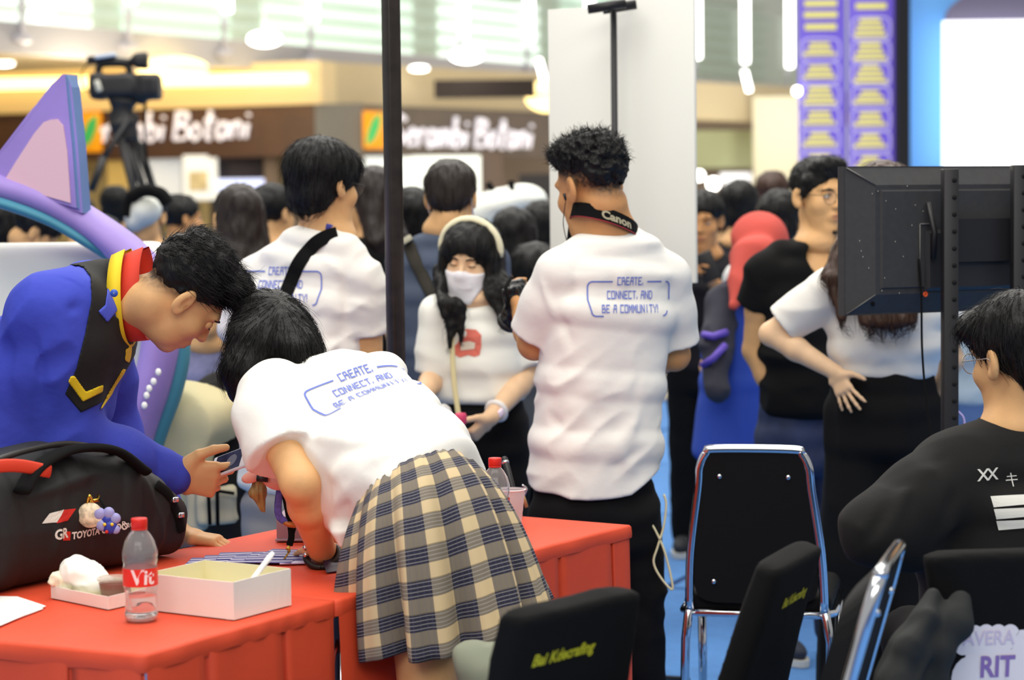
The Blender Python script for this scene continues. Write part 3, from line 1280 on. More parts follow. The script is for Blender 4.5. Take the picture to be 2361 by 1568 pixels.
def table(poly, lab, seed, sides):
    """poly: 4 corners counter-clockwise on the top; skirt with box pleats on the sides listed"""
    poly = [np.array(p) for p in poly]
    c = sum(poly) / 4
    e = empty('table', (c[0], c[1], 0), lab, 'table')
    rng = random.Random(seed)
    # table top board
    q = MB()
    V = [p * V3(1, 1, 0) + V3(0, 0, TZ - .03) + (c - p) * V3(.03, .03, 0) for p in poly] + [p * V3(1, 1, 0) + V3(0, 0, TZ - .006) + (c - p) * V3(.03, .03, 0) for p in poly]
    q.add(V, [(3, 2, 1, 0), (4, 5, 6, 7)] + [(i, (i + 1) % 4, 4 + (i + 1) % 4, 4 + i) for i in range(4)])
    q.build('table_top', [mat('table_board', (150, 140, 130), .6)], e)
    for p in poly:
        d = (c - p) * V3(1, 1, 0)
        f = p * V3(1, 1, 0) + nrm(d) * .09
        q = MB()
        q.tube([f + V3(0, 0, .012), f + V3(0, 0, TZ - .03)], .016, 8)
        q.build('leg', [M_chrome], e)
    # cloth: top sheet with a rolled edge dropping over the side
    n = 44
    V, F = [], []
    loop = []
    for i in range(4):
        a, b = poly[i], poly[(i + 1) % 4]
        for k in range(n):
            loop.append(lerp(a, b, k / n))
    N = len(loop)
    out = []
    for i, p in enumerate(loop):
        t = nrm(loop[(i + 1) % N] - loop[i - 1])
        out.append(V3(t[1], -t[0], 0))
    rows = [(-.25, .0035, 0), (-.012, .0035, 0), (-.001, .0028, .0), (.003, -.003, .5), (.004, -.022, 1), (.002, -.032, 1.5)]
    for (o_, dz, wv) in rows:
        for i, p in enumerate(loop):
            wob = wv * .0018 * math.sin(i * .9 + 3 * math.sin(i * .17 + seed))
            q_ = p + out[i] * o_ if o_ > -.2 else lerp(p, c, .45)
            V.append(q_ + V3(0, 0, dz + wob) + out[i] * wob)
    for r in range(len(rows) - 1):
        for i in range(N):
            j = (i + 1) % N
            F.append((r * N + i, r * N + j, (r + 1) * N + j, (r + 1) * N + i))
    F = [f[::-1] for f in F]
    V.append(c + V3(0, 0, .0035))
    F += [(i, (i + 1) % N, len(V) - 1) for i in range(N)]
    cm_ = mesh_py('cloth_top', V, F, False)
    cm_.polygons.foreach_set('use_smooth', [N <= i_ < N * 5 for i_ in range(len(F))])
    cl = put('cloth_top', cm_, e, [M_red])
    for i in sides:
        a, b = poly[i], poly[(i + 1) % 4]
        L = np.linalg.norm(b - a)
        d = (b - a) / L
        o_ = V3(d[1], -d[0], 0)
        m = int(L / .008)
        V, F = [], []
        pl = []
        x = 0
        # box pleats: flat run, then a fold tucked in
        while x < L:
            run = .17 + .09 * rng.random()
            pl.append((x, min(x + run, L)))
            x += run
        prof = []
        for (x0, x1) in pl:
            for k in range(9):
                u = k / 8
                prof.append((x0 + (x1 - x0) * (.04 + .92 * u), .004 * math.sin(u * math.pi * 2 + x0 * 9)))
            prof.append((x1 - .004, -.014, -.5))
            prof.append((x1 - .016, -.030, -1))
            prof.append((x1 + .010, -.030, 1))
        hz = [0, .06, .16, .3, .45, .6, .735]
        for j, h in enumerate(hz):
            g = h / .735
            for k, pf in enumerate(prof):
                xx, dd = pf[0], pf[1]
                if len(pf) > 2:
                    xx += pf[2] * .02 * g
                w_ = dd * (.15 + 1.25 * g) + .010 * g * math.sin(xx * 17 + seed + .8 * g) + .02 * g
                V.append(a + d * min(max(xx, 0), L) + o_ * (w_ + .001) + V3(0, 0, -.02 - h + .004))
        K = len(prof)
        for j in range(len(hz) - 1):
            for k in range(K - 1):
                F.append((j * K + k, (j + 1) * K + k, (j + 1) * K + k + 1, j * K + k + 1))
        put('skirt', mesh_py('skirt', V, F, True), e, [M_red])
    return e


T1 = [TA, TB, TB + eL * 1.25, TA + eL * 1.25]
tb1 = table(T1, 'red clothed table in front with the lunch boxes and the clear bottle on it', 1, (0, 3))
T2 = [TB, TC, TC + nL2 * .74, TB + nL2 * .74]
tb2 = table(T2, 'red clothed table behind the plaid skirt, with the far bottle and the cup', 2, (0, 1))
for k, (px, yy) in enumerate(((735, 1462), (575, 1462))):
    a0, a1 = P(px, yy, 4.38 - .16 * k), P(px - 2, 1600, 4.30 - .16 * k)

# ---- PET bottles
def bottle(base, lab, lift=0):
    e = empty('water_bottle', base, lab, 'bottle', None)
    b = np.asarray(base)
    prof = [(.026, 0.001), (.030, .003), (.0325, .010), (.0325, .016), (.0308, .020), (.0325, .026), (.0325, .052), (.0312, .056), (.0325, .060), (.0325, .066),
            (.0335, .070), (.0335, .104), (.0325, .108), (.0318, .112), (.0338, .120), (.0345, .132), (.0325, .146), (.027, .160), (.0205, .171), (.0145, .178), (.0130, .182), (.0130, .186)]

    def rib(r, z, th):
        if .018 < z < .066:
            return r - .0016 * (1 + math.sin(3 * th + z * 95)) 
        if .116 < z < .158:
            return r - .0012 * (math.sin(7 * th + z * 150) * math.sin(7 * th - z * 150))
        return r
    q = MB()
    fine = []
    for i in range(len(prof) - 1):
        n = max(1, int((prof[i + 1][1] - prof[i][1]) / .004))
        for k in range(n):
            fine.append((prof[i][0] + (prof[i + 1][0] - prof[i][0]) * k / n, prof[i][1] + (prof[i + 1][1] - prof[i][1]) * k / n))
    fine.append(prof[-1])
    q.lathe(fine, 40, b, fn=rib)
    inner = [(r - .0011, z + .0012 if z < .01 else z) for r, z in fine[:-1]]
    k0 = len(q.F)
    q.lathe(inner, 40, b, fn=rib)
    q.F[k0:] = [f[::-1] for f in q.F[k0:]]
    q.build('bottle_body', [M_pet], e, recalc=False)
    q = MB()
    wt = [(r - .0016, z) for r, z in fine if .003 < z < .055]
    q.lathe(wt, 40, b, fn=rib)
    q.build('water', [mat('water', (252, 254, 255), .02, trans=1.0, ior=1.2)], e)
    q = MB()
    q.lathe([(.0340, .071), (.0341, .073), (.0341, .104), (.0340, .106)], 40, b, cap=False)
    lb = q.build('label_band', [mat('label_red', (232, 52, 36), .4)], e)
    # lettering wrapped on the band
    V, F = text_mesh('Vit', .041, shear=.06, bold=.0010)
    Vw = []
    a0 = math.atan2(-b[1], -b[0]) + .12
    for x, y, z in V:
        a = a0 + x / .0343
        Vw.append(b + V3(.0345 * math.cos(a), .0345 * math.sin(a), .0765 + y * .98))
    put('lettering', mesh_py('lettering', Vw, F), lb, [mat('label_white', (250, 240, 236), .5)])
    q = MB()
    q.lathe([(.0150, .183), (.0158, .184), (.0158, .199), (.0150, .2015), (.001, .2017)], 44, b, fn=lambda r, z, th: r + (.0004 * math.sin(22 * th) if .185 < z < .2 else 0))
    q.lathe([(.0152, .179), (.0156, .1795), (.0156, .182), (.0150, .1825)], 32, b)
    q.build('cap', [M_redcap], e)
    return e


bottle(Pz(326, 1431, TZ + .005), 'clear water bottle with red cap and red label in front of the lunch boxes')
bottle(Pz(1141, 1057, TZ + .205) * V3(1, 1, 0) + V3(0, 0, TZ + .005), 'clear water bottle with red cap behind the plaid skirt, by the cup')

# ---- lunch carton (open tray)
def tray(name, pF, pR, pL, h, lab, th=.0022):
    F0, R0, L0 = [Pz(*p, TZ + .005) for p in (pF, pR, pL)]
    er, el = R0 - F0, L0 - F0
    c = F0 + (er + el) / 2
    e = empty(name, c, lab, 'box')
    q = MB()
    Lr, Ll = np.linalg.norm(er), np.linalg.norm(el)
    R = axes(er, z=V3(0, 0, 1))
    q.add([F0 + V3(0, 0, .001), R0 + V3(0, 0, .001), R0 + el + V3(0, 0, .001), L0 + V3(0, 0, .001)], [(0, 1, 2, 3)])
    q.build('bottom', [M_card_in], e)
    cs = [F0, R0, R0 + el, L0]
    for i in range(4):
        a, b = cs[i], cs[(i + 1) % 4]
        n = nrm(np.cross(b - a, V3(0, 0, 1)))
        q = MB()
        K = 9
        V, FF, Mx = [], [], []
        for k in range(K):
            p = lerp(a, b, k / (K - 1))
            bow = .003 * math.sin(math.pi * k / (K - 1)) * (1 if i % 2 else -1)
            for (o_, z) in ((0, .001), (bow, h), (bow - th, h), (-th, .001)):
                V.append(p + n * o_ + V3(0, 0, z))
        for k in range(K - 1):
            for j in range(4):
                j2 = (j + 1) % 4
                q.M.append(1 if j in (2,) else 0)
                FF.append((k * 4 + j, (k + 1) * 4 + j, (k + 1) * 4 + j2, k * 4 + j2))
        FF += [(0, 1, 2, 3), tuple((K - 1) * 4 + j for j in (3, 2, 1, 0))]
        q.M += [0, 0]
        q.V = [tuple(v) for v in V]
        q.F = FF
        q.SM = [False] * len(FF)
        q.build('side', [M_white_card, M_card_in], e)
    return e, F0, er, el


bx, F0, er, el = tray('lunch_box', (540, 1431), (672, 1396), (338, 1407), .075, 'open white cardboard lunch box with a plastic spoon standing in it')
sl_a, sl_b = F0 + er * .16 + el * .1 + V3(0, 0, .02), P(630, 1274, F0[1] + .12)
q = MB()
d_ = nrm(sl_b - sl_a)
q.tube(bez([sl_a - d_ * .03, sl_a, lerp(sl_a, sl_b, .5) + V3(0, 0, .003), sl_b], 5), [.006, .008] + [.0058] * 12 + [.0066, .004], 10, flat=(V3(0, 1, 0), .5))
q.add(*sphere(sl_a - d_ * .015, (.012, .019, .006), R=axes(V3(1, 0, 0), y=d_)), smooth=True)
tag(q.build('plastic_spoon', [mat('spoon_white', (252, 246, 242), .4)]), 'white plastic spoon leaning out of the lunch box', 'spoon')

tr, F1, er1, el1 = tray('box_lid', (250, 1407), (368, 1380), (118, 1380), .027, 'shallow white cardboard lid holding a wrapped burger and a sauce cup')
ctr = F1 + er1 * .5 + el1 * .5
bc = P(200, 1330, ctr[1] + .015)
sc = Sc()
sc.u(ell(bc, (.050, .045, .034), axes(nrm(V3(.75, -.25, -.55)), z=V3(.4, 0, .9))), .02)
sc.u(ell(bc + V3(-.028, .0, .012), (.026, .03, .026)), .02).u(ell(bc + V3(.02, -.01, -.018), (.04, .034, .02)), .02)
sc.grow(wrinkle(.006, np.eye(3), (45, 45, 45)))
tag(sc.build('wrapped_burger', .0035, [M_paperbag]), 'burger wrapped in white paper lying in the cardboard lid', 'burger')
pc = P(148, 1342, ctr[1] + .01)
sc = Sc().u(rbox(pc, (.026, .022, .012), axes(V3(.9, -.2, -.35), z=V3(.3, 0, .9)), .006), .01).u(ell(pc + V3(-.012, 0, .006), (.015, .02, .012)), .01)
sc.grow(wrinkle(.005, np.eye(3), (70, 70, 70)))
tag(sc.build('paper_napkin', .003, [mat('napkin_cream', (238, 232, 205), .8)]), 'crumpled cream paper napkin in the left corner of the cardboard lid', 'napkin')
cc = F1 + er1 * .40 + el1 * .24 + V3(0, 0, .014)
e = empty('sauce_cup', cc, 'clear lidded sauce cup with brown sauce in the cardboard lid', 'cup')
q = MB()
q.lathe([(.027, 0), (.0315, .026), (.0318, .028)], 28, cc)
q.build('sauce', [mat('sauce_brown', (140, 58, 34), .4)], e)
q = MB()
q.lathe([(.0282, -.001), (.0335, .034), (.0325, .034), (.0275, .001)], 28, cc, cap=False)
q.build('cup_wall', [mat('thin_clear', (240, 236, 228), .12, alpha=.08)], e)
q = MB()
q.lathe([(.0355, .033), (.036, .036), (.035, .039), (.032, .0385), (.030, .037), (.001, .0375)], 28, cc)
q.build('lid', [mat('lid_clear', (214, 196, 180), .15, alpha=.4)], e)

# ---- paper sheets at the left edge
for k, pts in enumerate([[(-60, 1375), (40, 1376), (106, 1398), (-20, 1452), (-120, 1470)], [(-90, 1392), (60, 1388), (100, 1404), (-10, 1446), (-120, 1452)]]):
    V = [Pz(x, y, TZ + .0065 + .0012 * (1 - k)) for x, y in pts]
    n = len(V)
    q = MB()
    q.add(V + [v + V3(0, 0, .0009) for v in V], [tuple(range(n))[::-1], tuple(range(n, 2 * n))] + [(i, (i + 1) % n, n + (i + 1) % n, n + i) for i in range(n)])
    tag(q.build('paper_sheet', [M_paper]), ['topmost white paper sheet at the left edge of the front table', 'white paper sheet under another at the left table edge'][k], 'paper')

# ---- leaflets on the far table
M_leafb = mat('leaflet_purple', (78, 76, 150), .4)
M_leafw = mat('leaflet_white', (214, 212, 232), .4)
rng = random.Random(5)
for k in range(6):
    x, y = 506 + k * 34 + rng.random() * 6, 1294 - (k % 3) * 5 - k * 1.6
    c = Pz(x, y, TZ + .006 + k * .0016)
    a = math.radians(-18 + rng.random() * 22)
    R = rotz(a)
    e = empty('leaflet', c, ['purple striped leaflet at the bag end of the fan', 'second purple striped leaflet from the bag', 'third purple striped leaflet from the bag', 'purple striped leaflet behind the lunch box, third from the lanyard clip',
                             'purple striped leaflet second from the lanyard clip', 'purple striped leaflet nearest the lanyard clip'][k], 'leaflet', 'purple striped leaflets fanned on the table')
    q = MB()
    q.box(c, (.15, .10, .0012), R=R)
    q.build('sheet', [M_leafb], e)
    q = MB()
    for j in range(3):
        q.box(c + R.T @ V3(0, -.035 + j * .032, .0009), (.148, .009, .0006), R=R @ rotz(.15))
    q.build('stripe', [M_leafw], e)

# ---- mauve box, folder, grey tablet behind the girl's hand
c = (Pz(655, 1251, TZ + .005) + Pz(712, 1251, TZ + .005)) / 2 + V3(.03, .08, .032)
q = MB()
q.box(c, (.15, .15, .060), R=rotz(-.05), bev=.003)
q.box(c + V3(0, -.0, -.027), (.156, .156, .006), R=rotz(-.05), bev=.002)
tag(q.build('gift_box', [mat('mauve_card', (168, 146, 158), .6)]), 'small mauve box standing behind the bent girl\'s forearm', 'box')
a, b, c2 = P(757, 1240, 4.90), Pz(828, 1311, TZ + .006), Pz(770, 1318, TZ + .006)
q = MB()
V = [a, a + V3(-.03, .03, .0), Pz(755, 1322, TZ + .006), b]
nn = nrm(np.cross(V[1] - V[0], V[3] - V[0])) * .004
q.add(V + [v + nn for v in V], [(0, 1, 2, 3), (7, 6, 5, 4), (0, 3, 7, 4), (1, 0, 4, 5), (2, 1, 5, 6), (3, 2, 6, 7)])
tag(q.build('folder', [mat('folder_purple', (44, 30, 58), .45)]), 'dark purple folder propped beside the wrist with the bracelet', 'folder')
c = Pz(842, 1284, TZ + .012)
q = MB()
q.box(c, (.16, .09, .012), R=rotz(.35), bev=.003)
tag(q.build('tablet', [mat('tablet_grey', (128, 122, 122), .45)]), 'grey flat tablet lying behind the dark purple folder', 'tablet')

# ---- cup and stick next to the far bottle
cp = Pz(1180, 1128, TZ + .095) * V3(1, 1, 0) + V3(0, 0, TZ + .005)
e = empty('plastic_cup', cp, 'translucent ribbed plastic cup beside the far bottle', 'cup')
q = MB()
pr = [(.024, 0)] + [(.024 + .009 * k / 9 - (.0006 if k % 2 else 0), .003 + .081 * k / 9) for k in range(10)]
q.lathe(pr + [(.033, .088)], 28, cp, cap=False)
q.lathe([(.001, .001), (.024, .001)], 28, cp, cap=False)
q.build('cup_wall', [mat('cup_plastic', (235, 226, 228), .25, trans=.55, ior=1.2)], e)
q = MB()
q.lathe([(.033, .087), (.036, .088), (.036, .0905), (.033, .0905)], 28, cp, cap=False)
q.build('rim', [mat('cup_rim', (245, 245, 248), .2)], e)
q = MB()
a, b = P(1162, 1054, 5.62), P(1200, 1200, 5.55)
b[2] = TZ + .006
q.tube([a, lerp(a, b, .03), lerp(a, b, .5), b], [.006, .009, .008, .007], 10)
q.tube([lerp(a, b, .07), lerp(a, b, .11)], .0095, 10, m=1)
tag(q.build('selfie_stick', [M_blackp, M_chrome]), 'slim black stick with a silver band standing behind the cup', 'stick')

# ---- black sports bag
bagO = Pz(30, 1372, TZ + .005)
bagE = Pz(458, 1284, TZ + .005)
e1 = nrm(bagE - bagO)
e2 = V3(-e1[1], e1[0], 0)         # to the back
if e2[1] < 0:
    e2 = -e2
BL = np.linalg.norm(bagE - bagO)
up_ = V3(0, 0, 1)
bag = empty('sports_bag', bagO + e1 * .2 + e2 * .14, 'black sports bag with red and white flash and hanging charms on the red table', 'bag')


def B(l, d, h):
    return bagO + e1 * l + e2 * d + up_ * h


sc = Sc()
rows = []
for l, hh_, dd in [(-.42, .20, .25), (-.2, .245, .27), (.0, .265, .28), (.2, .285, .28), (.36, .262, .27), (.46, .20, .25), (BL - .02, .145, .22)]:
    rows.append((B(l, .14, hh_ * .5), e2, dd / 2, hh_ / 2))
sc.u(loft(rows, 3.2, .35), .02)
sc.u(cone(B(-.3, .13, .24), B(.34, .13, .235), .035, .035), .05)
sc.keep(lambda X, Y, Z: (TZ + .006) - Z, .012)
bg_wr = wrinkle(.010, np.array([e1, e2, up_]), (9, 6, 5))
sc.grow(lambda x, y, z: bg_wr(x, y, z) + creases([(B(.05, 0, .20), B(.36, .0, .245), .010, .014), (B(.40, .0, .24), B(.47, 0, .03), .009, .016), (B(.12, -.01, .03), B(.14, .0, .2), .005, .01)])(x, y, z))
bagsc = sc
M_bag = mat('bag_black', (25, 26, 27), .6, bump=.2, bscale=800)
sc.build('shell', .006, [M_bag], bag)
dn = nrm(e2)
def bagpt(px, py):
    p = P(px, py, bagO[1])
    d = nrm(p - CAM)
    t = ((bagO - CAM) @ dn) / (d @ dn)
    p = CAM + d * t
    return ((p - bagO) @ e1, (p - bagO)[2])


q = MB()
q.tube(bez([B(.02, -.012, .215), B(.08, .0, .262), B(.2, .02, .285), B(.33, .02, .270), B(.40, -.008, .215)], 6), .022, 10, flat=(up_, .45))
q.build('carry_handle', [M_black], bag)
q = MB()
pts = bez([B(-.05, .06, .262), B(.1, .05, .288), B(.25, .06, .285), B(.42, .06, .235), B(BL - .02, .08, .15)], 10)
q.tube([p + V3(0, 0, .004) for p in pts], .007, 6)
q.build('zipper', [mat('zip_dark', (48, 46, 44), .4)], bag)
q = MB()
_sp = lambda pix: list(bagsc.project(np.array([B(bagpt(*p)[0], -.15, bagpt(*p)[1]) for p in pix]), dn, .004))
q.tube(bez(_sp([(372, 1118), (392, 1138), (410, 1166), (424, 1196), (432, 1226)]), 5), .012, 8, flat=(e2, .5))
q.build('side_strap', [M_black], bag)
for k, c in enumerate(_sp([(402, 1152), (420, 1188)])):
    q = MB()
    q.box(c - e2 * .008, (.02, .012, .012), R=axes(e1, z=up_), bev=.003)
    q.build('buckle', [M_chrome], bag)
q = MB()
q.tube(bez([B(-.42, .0, .250), B(-.2, .0, .268), B(-.02, -.01, .275), B(.1, -.015, .250)], 6), .014, 8, flat=(e2, .3))
q.build('grip_ribbon', [mat('ribbon_red', (214, 62, 36), .6)], bag)
# printed flash and lettering on the long side
fo = Pz(150, 1205, 0.9)


def bagpoly(name, pix, m, par=bag):
    pts = [bagpt(*p) for p in pix]
    V, F = [], []
    ns = 6
    a, b, c, d_ = pts
    for i in range(ns + 1):
        for j in range(3):
            u, v = i / ns, j / 2
            V.append(tuple(lerp(lerp(a, b, u), lerp(d_, c, u), v)))
    for i in range(ns):
        for j in range(2):
            F.append((i * 3 + j, (i + 1) * 3 + j, (i + 1) * 3 + j + 1, i * 3 + j + 1))
    Pn = np.array([B(x, -.12, z) for x, z in V])
    Pn = bagsc.project(Pn, dn, .0015)
    return put(name, mesh_py(name, Pn, F), par, [m])


def bagtext(txt, px, py, size, m, **kw):
    l, h = bagpt(px, py)
    V, F = text_mesh(txt, size, **kw)
    Pn = np.array([B(l + v[0], -.12, h + v[1]) for v in V])
    Pn = bagsc.project(Pn, dn, .002)
    o = put('lettering', mesh_py('lettering', Pn, F), bag, [m])
    return o


M_bagw = mat('print_white', (226, 222, 212), .6)
M_bagr = mat('print_red', (204, 44, 34), .6)
o = bagpoly('flash', [(94, 1207), (126, 1204), (143, 1174), (113, 1184)], M_bagw)
o['label'] = 'white slanted flash'
o = bagpoly('flash', [(125, 1206), (152, 1200), (169, 1172), (143, 1175)], M_bagr)
o['label'] = 'red slanted flash'
bagpoly('logo_patch', [(140, 1246), (159, 1246), (159, 1225), (140, 1225)], M_bagr)
bagtext('GR', 121, 1244, .030, M_bagw, bold=.0010, align='LEFT')
bagtext('TOYOTA GAZOO', 162, 1243, .021, M_bagw, bold=.0008, align='LEFT')
bagtext('Racing', 278, 1218, .022, M_bagw, align='LEFT')
# charms
cl = B(*[bagpt(212, 1142)[0], -.02, bagpt(212, 1142)[1]])
e = empty('bag_charm', cl, 'round pale charm with a brown pattern hanging from the bag zipper', 'charm')
q = MB()
c1 = P(208, 1188, cl[1] - .03)
q.lathe([(.001, .004), (.026, .004), (.028, 0), (.026, -.004), (.001, -.004)], 26, c1, R=axes(V3(1, 0, 0), y=V3(0, 0, 1.3)) @ np.diag([1, 1, 1]))
q.build('disc', [mat('charm_cream', (226, 208, 178), .3, noise=.5, nscale=70)], e)
q = MB()
q.tube([cl, cl + V3(0, -.01, -.008), c1 + V3(0, 0, .03)], .004, 8)
q.tube(bez([c1 + V3(-.006, 0, .026), c1 + V3(0, -.004, .044), c1 + V3(.007, 0, .028)], 5), .003, 6)
q.build('gold_clasp', [mat('gold', (220, 180, 80), .25, metal=1)], e)
e = empty('bag_charm', cl + V3(.03, 0, -.03), 'lilac and blue beaded charm hanging beside the round pale charm', 'charm')
c2 = P(247, 1204, cl[1] - .03)
M_lil = mat('charm_lilac', (160, 158, 214), .3)
M_blu = mat('charm_blue', (52, 62, 168), .3)
for k, (dx, dz, r, m) in enumerate([(-.016, .018, .014, M_lil), (.004, .02, .013, M_lil), (.018, .008, .012, M_lil), (-.012, -.006, .013, M_lil), (.006, -.010, .016, M_blu), (.018, -.016, .010, M_lil), (.0, .004, .012, M_blu)]):
    q = MB()
    q.add(*sphere(c2 + V3(dx, 0, dz), (r, r * .5, r)), smooth=True)
    q.build('bead', [m], e)
q = MB()
q.tube([cl + V3(.004, -.006, -.004), c2 + V3(-.004, 0, .03)], .003, 6)
q.build('cord', [M_black], e)
for k, (dx, dz, m) in enumerate([(.0, -.02, M_bagr), (.012, -.004, mat('charm_yellow', (228, 196, 60), .4)), (-.004, -.004, mat('charm_yellow', (228, 196, 60), .4))]):
    q = MB()
    q.add(*sphere(c2 + V3(dx, -.008, dz), .004, 8, 6), smooth=True)
    q.build('stud', [m], e)

# ---- black square column
cb = P(914, 880, 5.95)
R = rotz(math.radians(34))
q = MB()
top = P(904, 0, 5.95)
q.box((cb[0], cb[1], 1.6), (.040, .040, 3.2), R=R, bev=.004)
pole = q.build('column', [mat('column_black', (40, 34, 31), .28, noise=.3, nscale=25)])
tag(pole, 'tall black square metal column left of the man in grey', 'column')
q = MB()
q.box((cb[0], cb[1], .006), (.3, .3, .012), bev=.004)
q.build('base_plate', [M_blackp], pole)
# ---- white board on a T stand
YW = 7.0
b0, b1 = P(1264, 30, YW + .12), P(1606, 0, YW - .10)
ztop0, zb0 = P(1264, 30, YW)[2], P(1264, 640, YW)[2]
ex = nrm((b1 - b0) * V3(1, 1, 0))
zb = P(1606, 652, YW - .1)[2]
zt = b0[2] + .01
ew = empty('white_board', (b0 + b1) / 2 * V3(1, 1, 0), 'tall white board on a black T stand behind the man with the camera', 'board')
wl = np.linalg.norm((b1 - b0) * V3(1, 1, 0))
bm_ = V3(b0[0], b0[1], (zb + zt) / 2)
q = MB()
mid = b0 + (P(1424, 30, YW) - b0) @ ex * ex
nb = V3(-ex[1], ex[0], 0)
M_board = mat('board_white', (244, 243, 234), .55)
half1 = (mid - b0) @ ex
q.box(V3(*(b0 + ex * half1 / 2)[:2], (zb + zt) / 2), (half1 - .004, .02, zt - zb), R=axes(ex, z=V3(0, 0, 1)), bev=.002)
q.build('panel', [M_board], ew)
q = MB()
q.box(V3(*(b0 + ex * (half1 + wl) / 2 - nb * .015)[:2], (zb + zt) / 2 + .03), (wl - half1, .02, zt - zb + .06), R=axes(ex, z=V3(0, 0, 1)), bev=.002)
q.build('panel', [M_board], ew)
q = MB()
pp = P(1417, 300, YW - .12)
q.tube([V3(pp[0], pp[1], .01), V3(pp[0], pp[1], P(1417, 26, YW - .12)[2])], .0105, 12)
q.build('pole', [M_blackp], ew)
for k, (xa, ya, xb, yb, dY) in enumerate([(1355, 21, 1443, 8, 0), (1390, 22, 1467, 10, .05)]):
    q = MB()
    q.tube([P(xa, ya, YW - .14 + dY), P(xb, yb, YW - .14 + dY)], .0155, 14)
    q.build('clamp_bar', [M_blackp], ew)
q = MB()
for k in range(3):
    a = k * 2.1 + .4
    q.tube([V3(pp[0], pp[1], .05), V3(pp[0] + .25 * math.cos(a), pp[1] + .25 * math.sin(a), .012)], .009, 8)
q.build('foot', [M_blackp], ew)

# ---- video camera on tripod
YC = 12.5
kc = YC / F_PX


def C_(px, py, dy=0):
    return P(px, py, YC + dy)


ec = empty('video_camera', C_(280, 235), 'black video camera with a handle and microphone on top of the tripod', 'camera')
M_cam = mat('camera_black', (36, 35, 36), .5, noise=.2, nscale=20)
sc = Sc()
sc.u(rbox(C_(262, 198), (52 * kc, .09, 27 * kc), None, .03), .02)
sc.u(rbox(C_(228, 200), (16 * kc, .08, 30 * kc), None, .02), .02)
sc.u(cone(C_(290, 200), C_(318, 200), .075, .07), .03)
sc.build('camera_body', .012, [M_cam], ec)
sc = Sc().u(loft([(C_(322, 200), V3(0, 1, 0), .075, .075), (C_(335, 201), V3(0, 1, 0), .085, .075), (C_(362, 200), V3(0, 1, 0), .10, .075)], 4, .3), .01)
sc.u(rbox(C_(318, 222), (.05, .05, .03), axes(V3(.7, 0, -.7), z=V3(.7, 0, .7)), .015), .02)
sc.build('lens_hood', .012, [M_cam], ec)
q = MB()
q.tube(bez([C_(226, 172), C_(232, 150), C_(262, 146), C_(292, 150), C_(300, 172)], 5), .021, 8)
q.build('handle', [M_cam], ec)
q = MB()
q.tube([C_(202, 139), C_(240, 138), C_(300, 146)], .024, 10)
q.build('microphone', [M_cam], ec)
sc = Sc().u(loft([(C_(300, 145), V3(0, 1, 0), .03, .02), (C_(318, 140), V3(0, 1, 0), .05, .045), (C_(336, 140), V3(0, 1, 0), .05, .05)], 3, .3), .01)
sc.build('viewfinder', .01, [M_cam], ec)
q = MB()
q.box(C_(245, 130, -.02), (46 * kc, .1, .02), R=axes(V3(1, 0, .14), z=V3(0, 0, 1)), bev=.005)
q.build('display', [mat('display_blue', (190, 205, 226), .2)], ec)
q = MB()
q.box(C_(226, 198, -.1), (13 * kc, .02, 27 * kc), R=axes(V3(1, 0, .3), z=V3(-.3, 0, 1)), bev=.008)
q.build('badge', [mat('badge_pale', (206, 204, 190), .4)], ec)
q = MB()
q.tube(bez([C_(222, 146), C_(200, 150), C_(186, 178), C_(200, 208), C_(214, 212)], 6), .004, 6)
q.build('cable', [M_black], ec)
et = empty('tripod', V3(C_(300, 400)[0], YC, 0), 'black tripod with a long pan bar carrying the video camera', 'tripod')
sc = Sc()
sc.u(loft([(C_(283, 232), V3(1, 0, 0), .085, .07), (C_(280, 258), V3(1, 0, 0), .05, .05), (C_(285, 285), V3(1, 0, 0), .075, .07), (C_(292, 322), V3(1, 0, 0), .07, .06)], 3, .3), .02)
sc.u(cone(C_(262, 268), C_(310, 272), .035, .03), .02)
sc.build('head', .012, [M_cam], et)
q = MB()
q.tube([C_(300, 268, -.1), C_(255, 340, -.15), C_(240, 362, -.15)], [.012, .014, .02], 8)
q.tube([C_(240, 362, -.15), C_(210, 440, -.18)], [.024, .022], 8)
q.build('pan_bar', [M_cam], et)
for k, (xa, xb) in enumerate([(278, 322), (290, 352), (312, 376)]):
    q = MB()
    q.tube([C_(xa, 320, .1 * (k - 1)), C_(xa + (xb - xa) * .6, 430, .12 * (k - 1)), V3(C_(xb, 560)[0] + (k - 1) * .12, YC + .45 * (k - 1) - .1, .02)], [.022, .02, .017], 8)
    q.tube([C_(xa + 14, 330, .1 * (k - 1)), C_(xa + 12 + (xb - xa) * .6, 450, .12 * (k - 1))], .011, 6)
    q.build('leg', [M_cam], et)
q = MB()
q.tube(bez([C_(335, 232), C_(334, 300), C_(340, 400), C_(352, 520)], 6), .009, 6)
q.build('cable', [M_black], et)

# ---- purple cat-ear arch prop
YE = 6.4
M_purp = mat('prop_purple', (158, 134, 208), .55, noise=.16, nscale=3.2)
M_teal = mat('prop_teal', (66, 136, 160), .6, noise=.12, nscale=4)
M_pink = mat('prop_pink', (232, 190, 202), .7)
ee = empty('ear_arch', V3(P(150, 600, YE)[0], YE, 0), 'purple and teal foam arch with a pink pointed ear at the left', 'prop')
nf = nrm(V3(-.30, -.95, 0))
exr = nrm(V3(.95, -.30, 0))
c0 = P(90, 330, YE)


def earpoly(pix):
    out = []
    for px, py in pix:
        p = P(px, py, YE)
        d = nrm(p - CAM)
        t = ((c0 - CAM) @ nf) / (d @ nf)
        p = CAM + d * t
        out.append(((p - c0) @ exr, (p - c0)[2]))
    return out


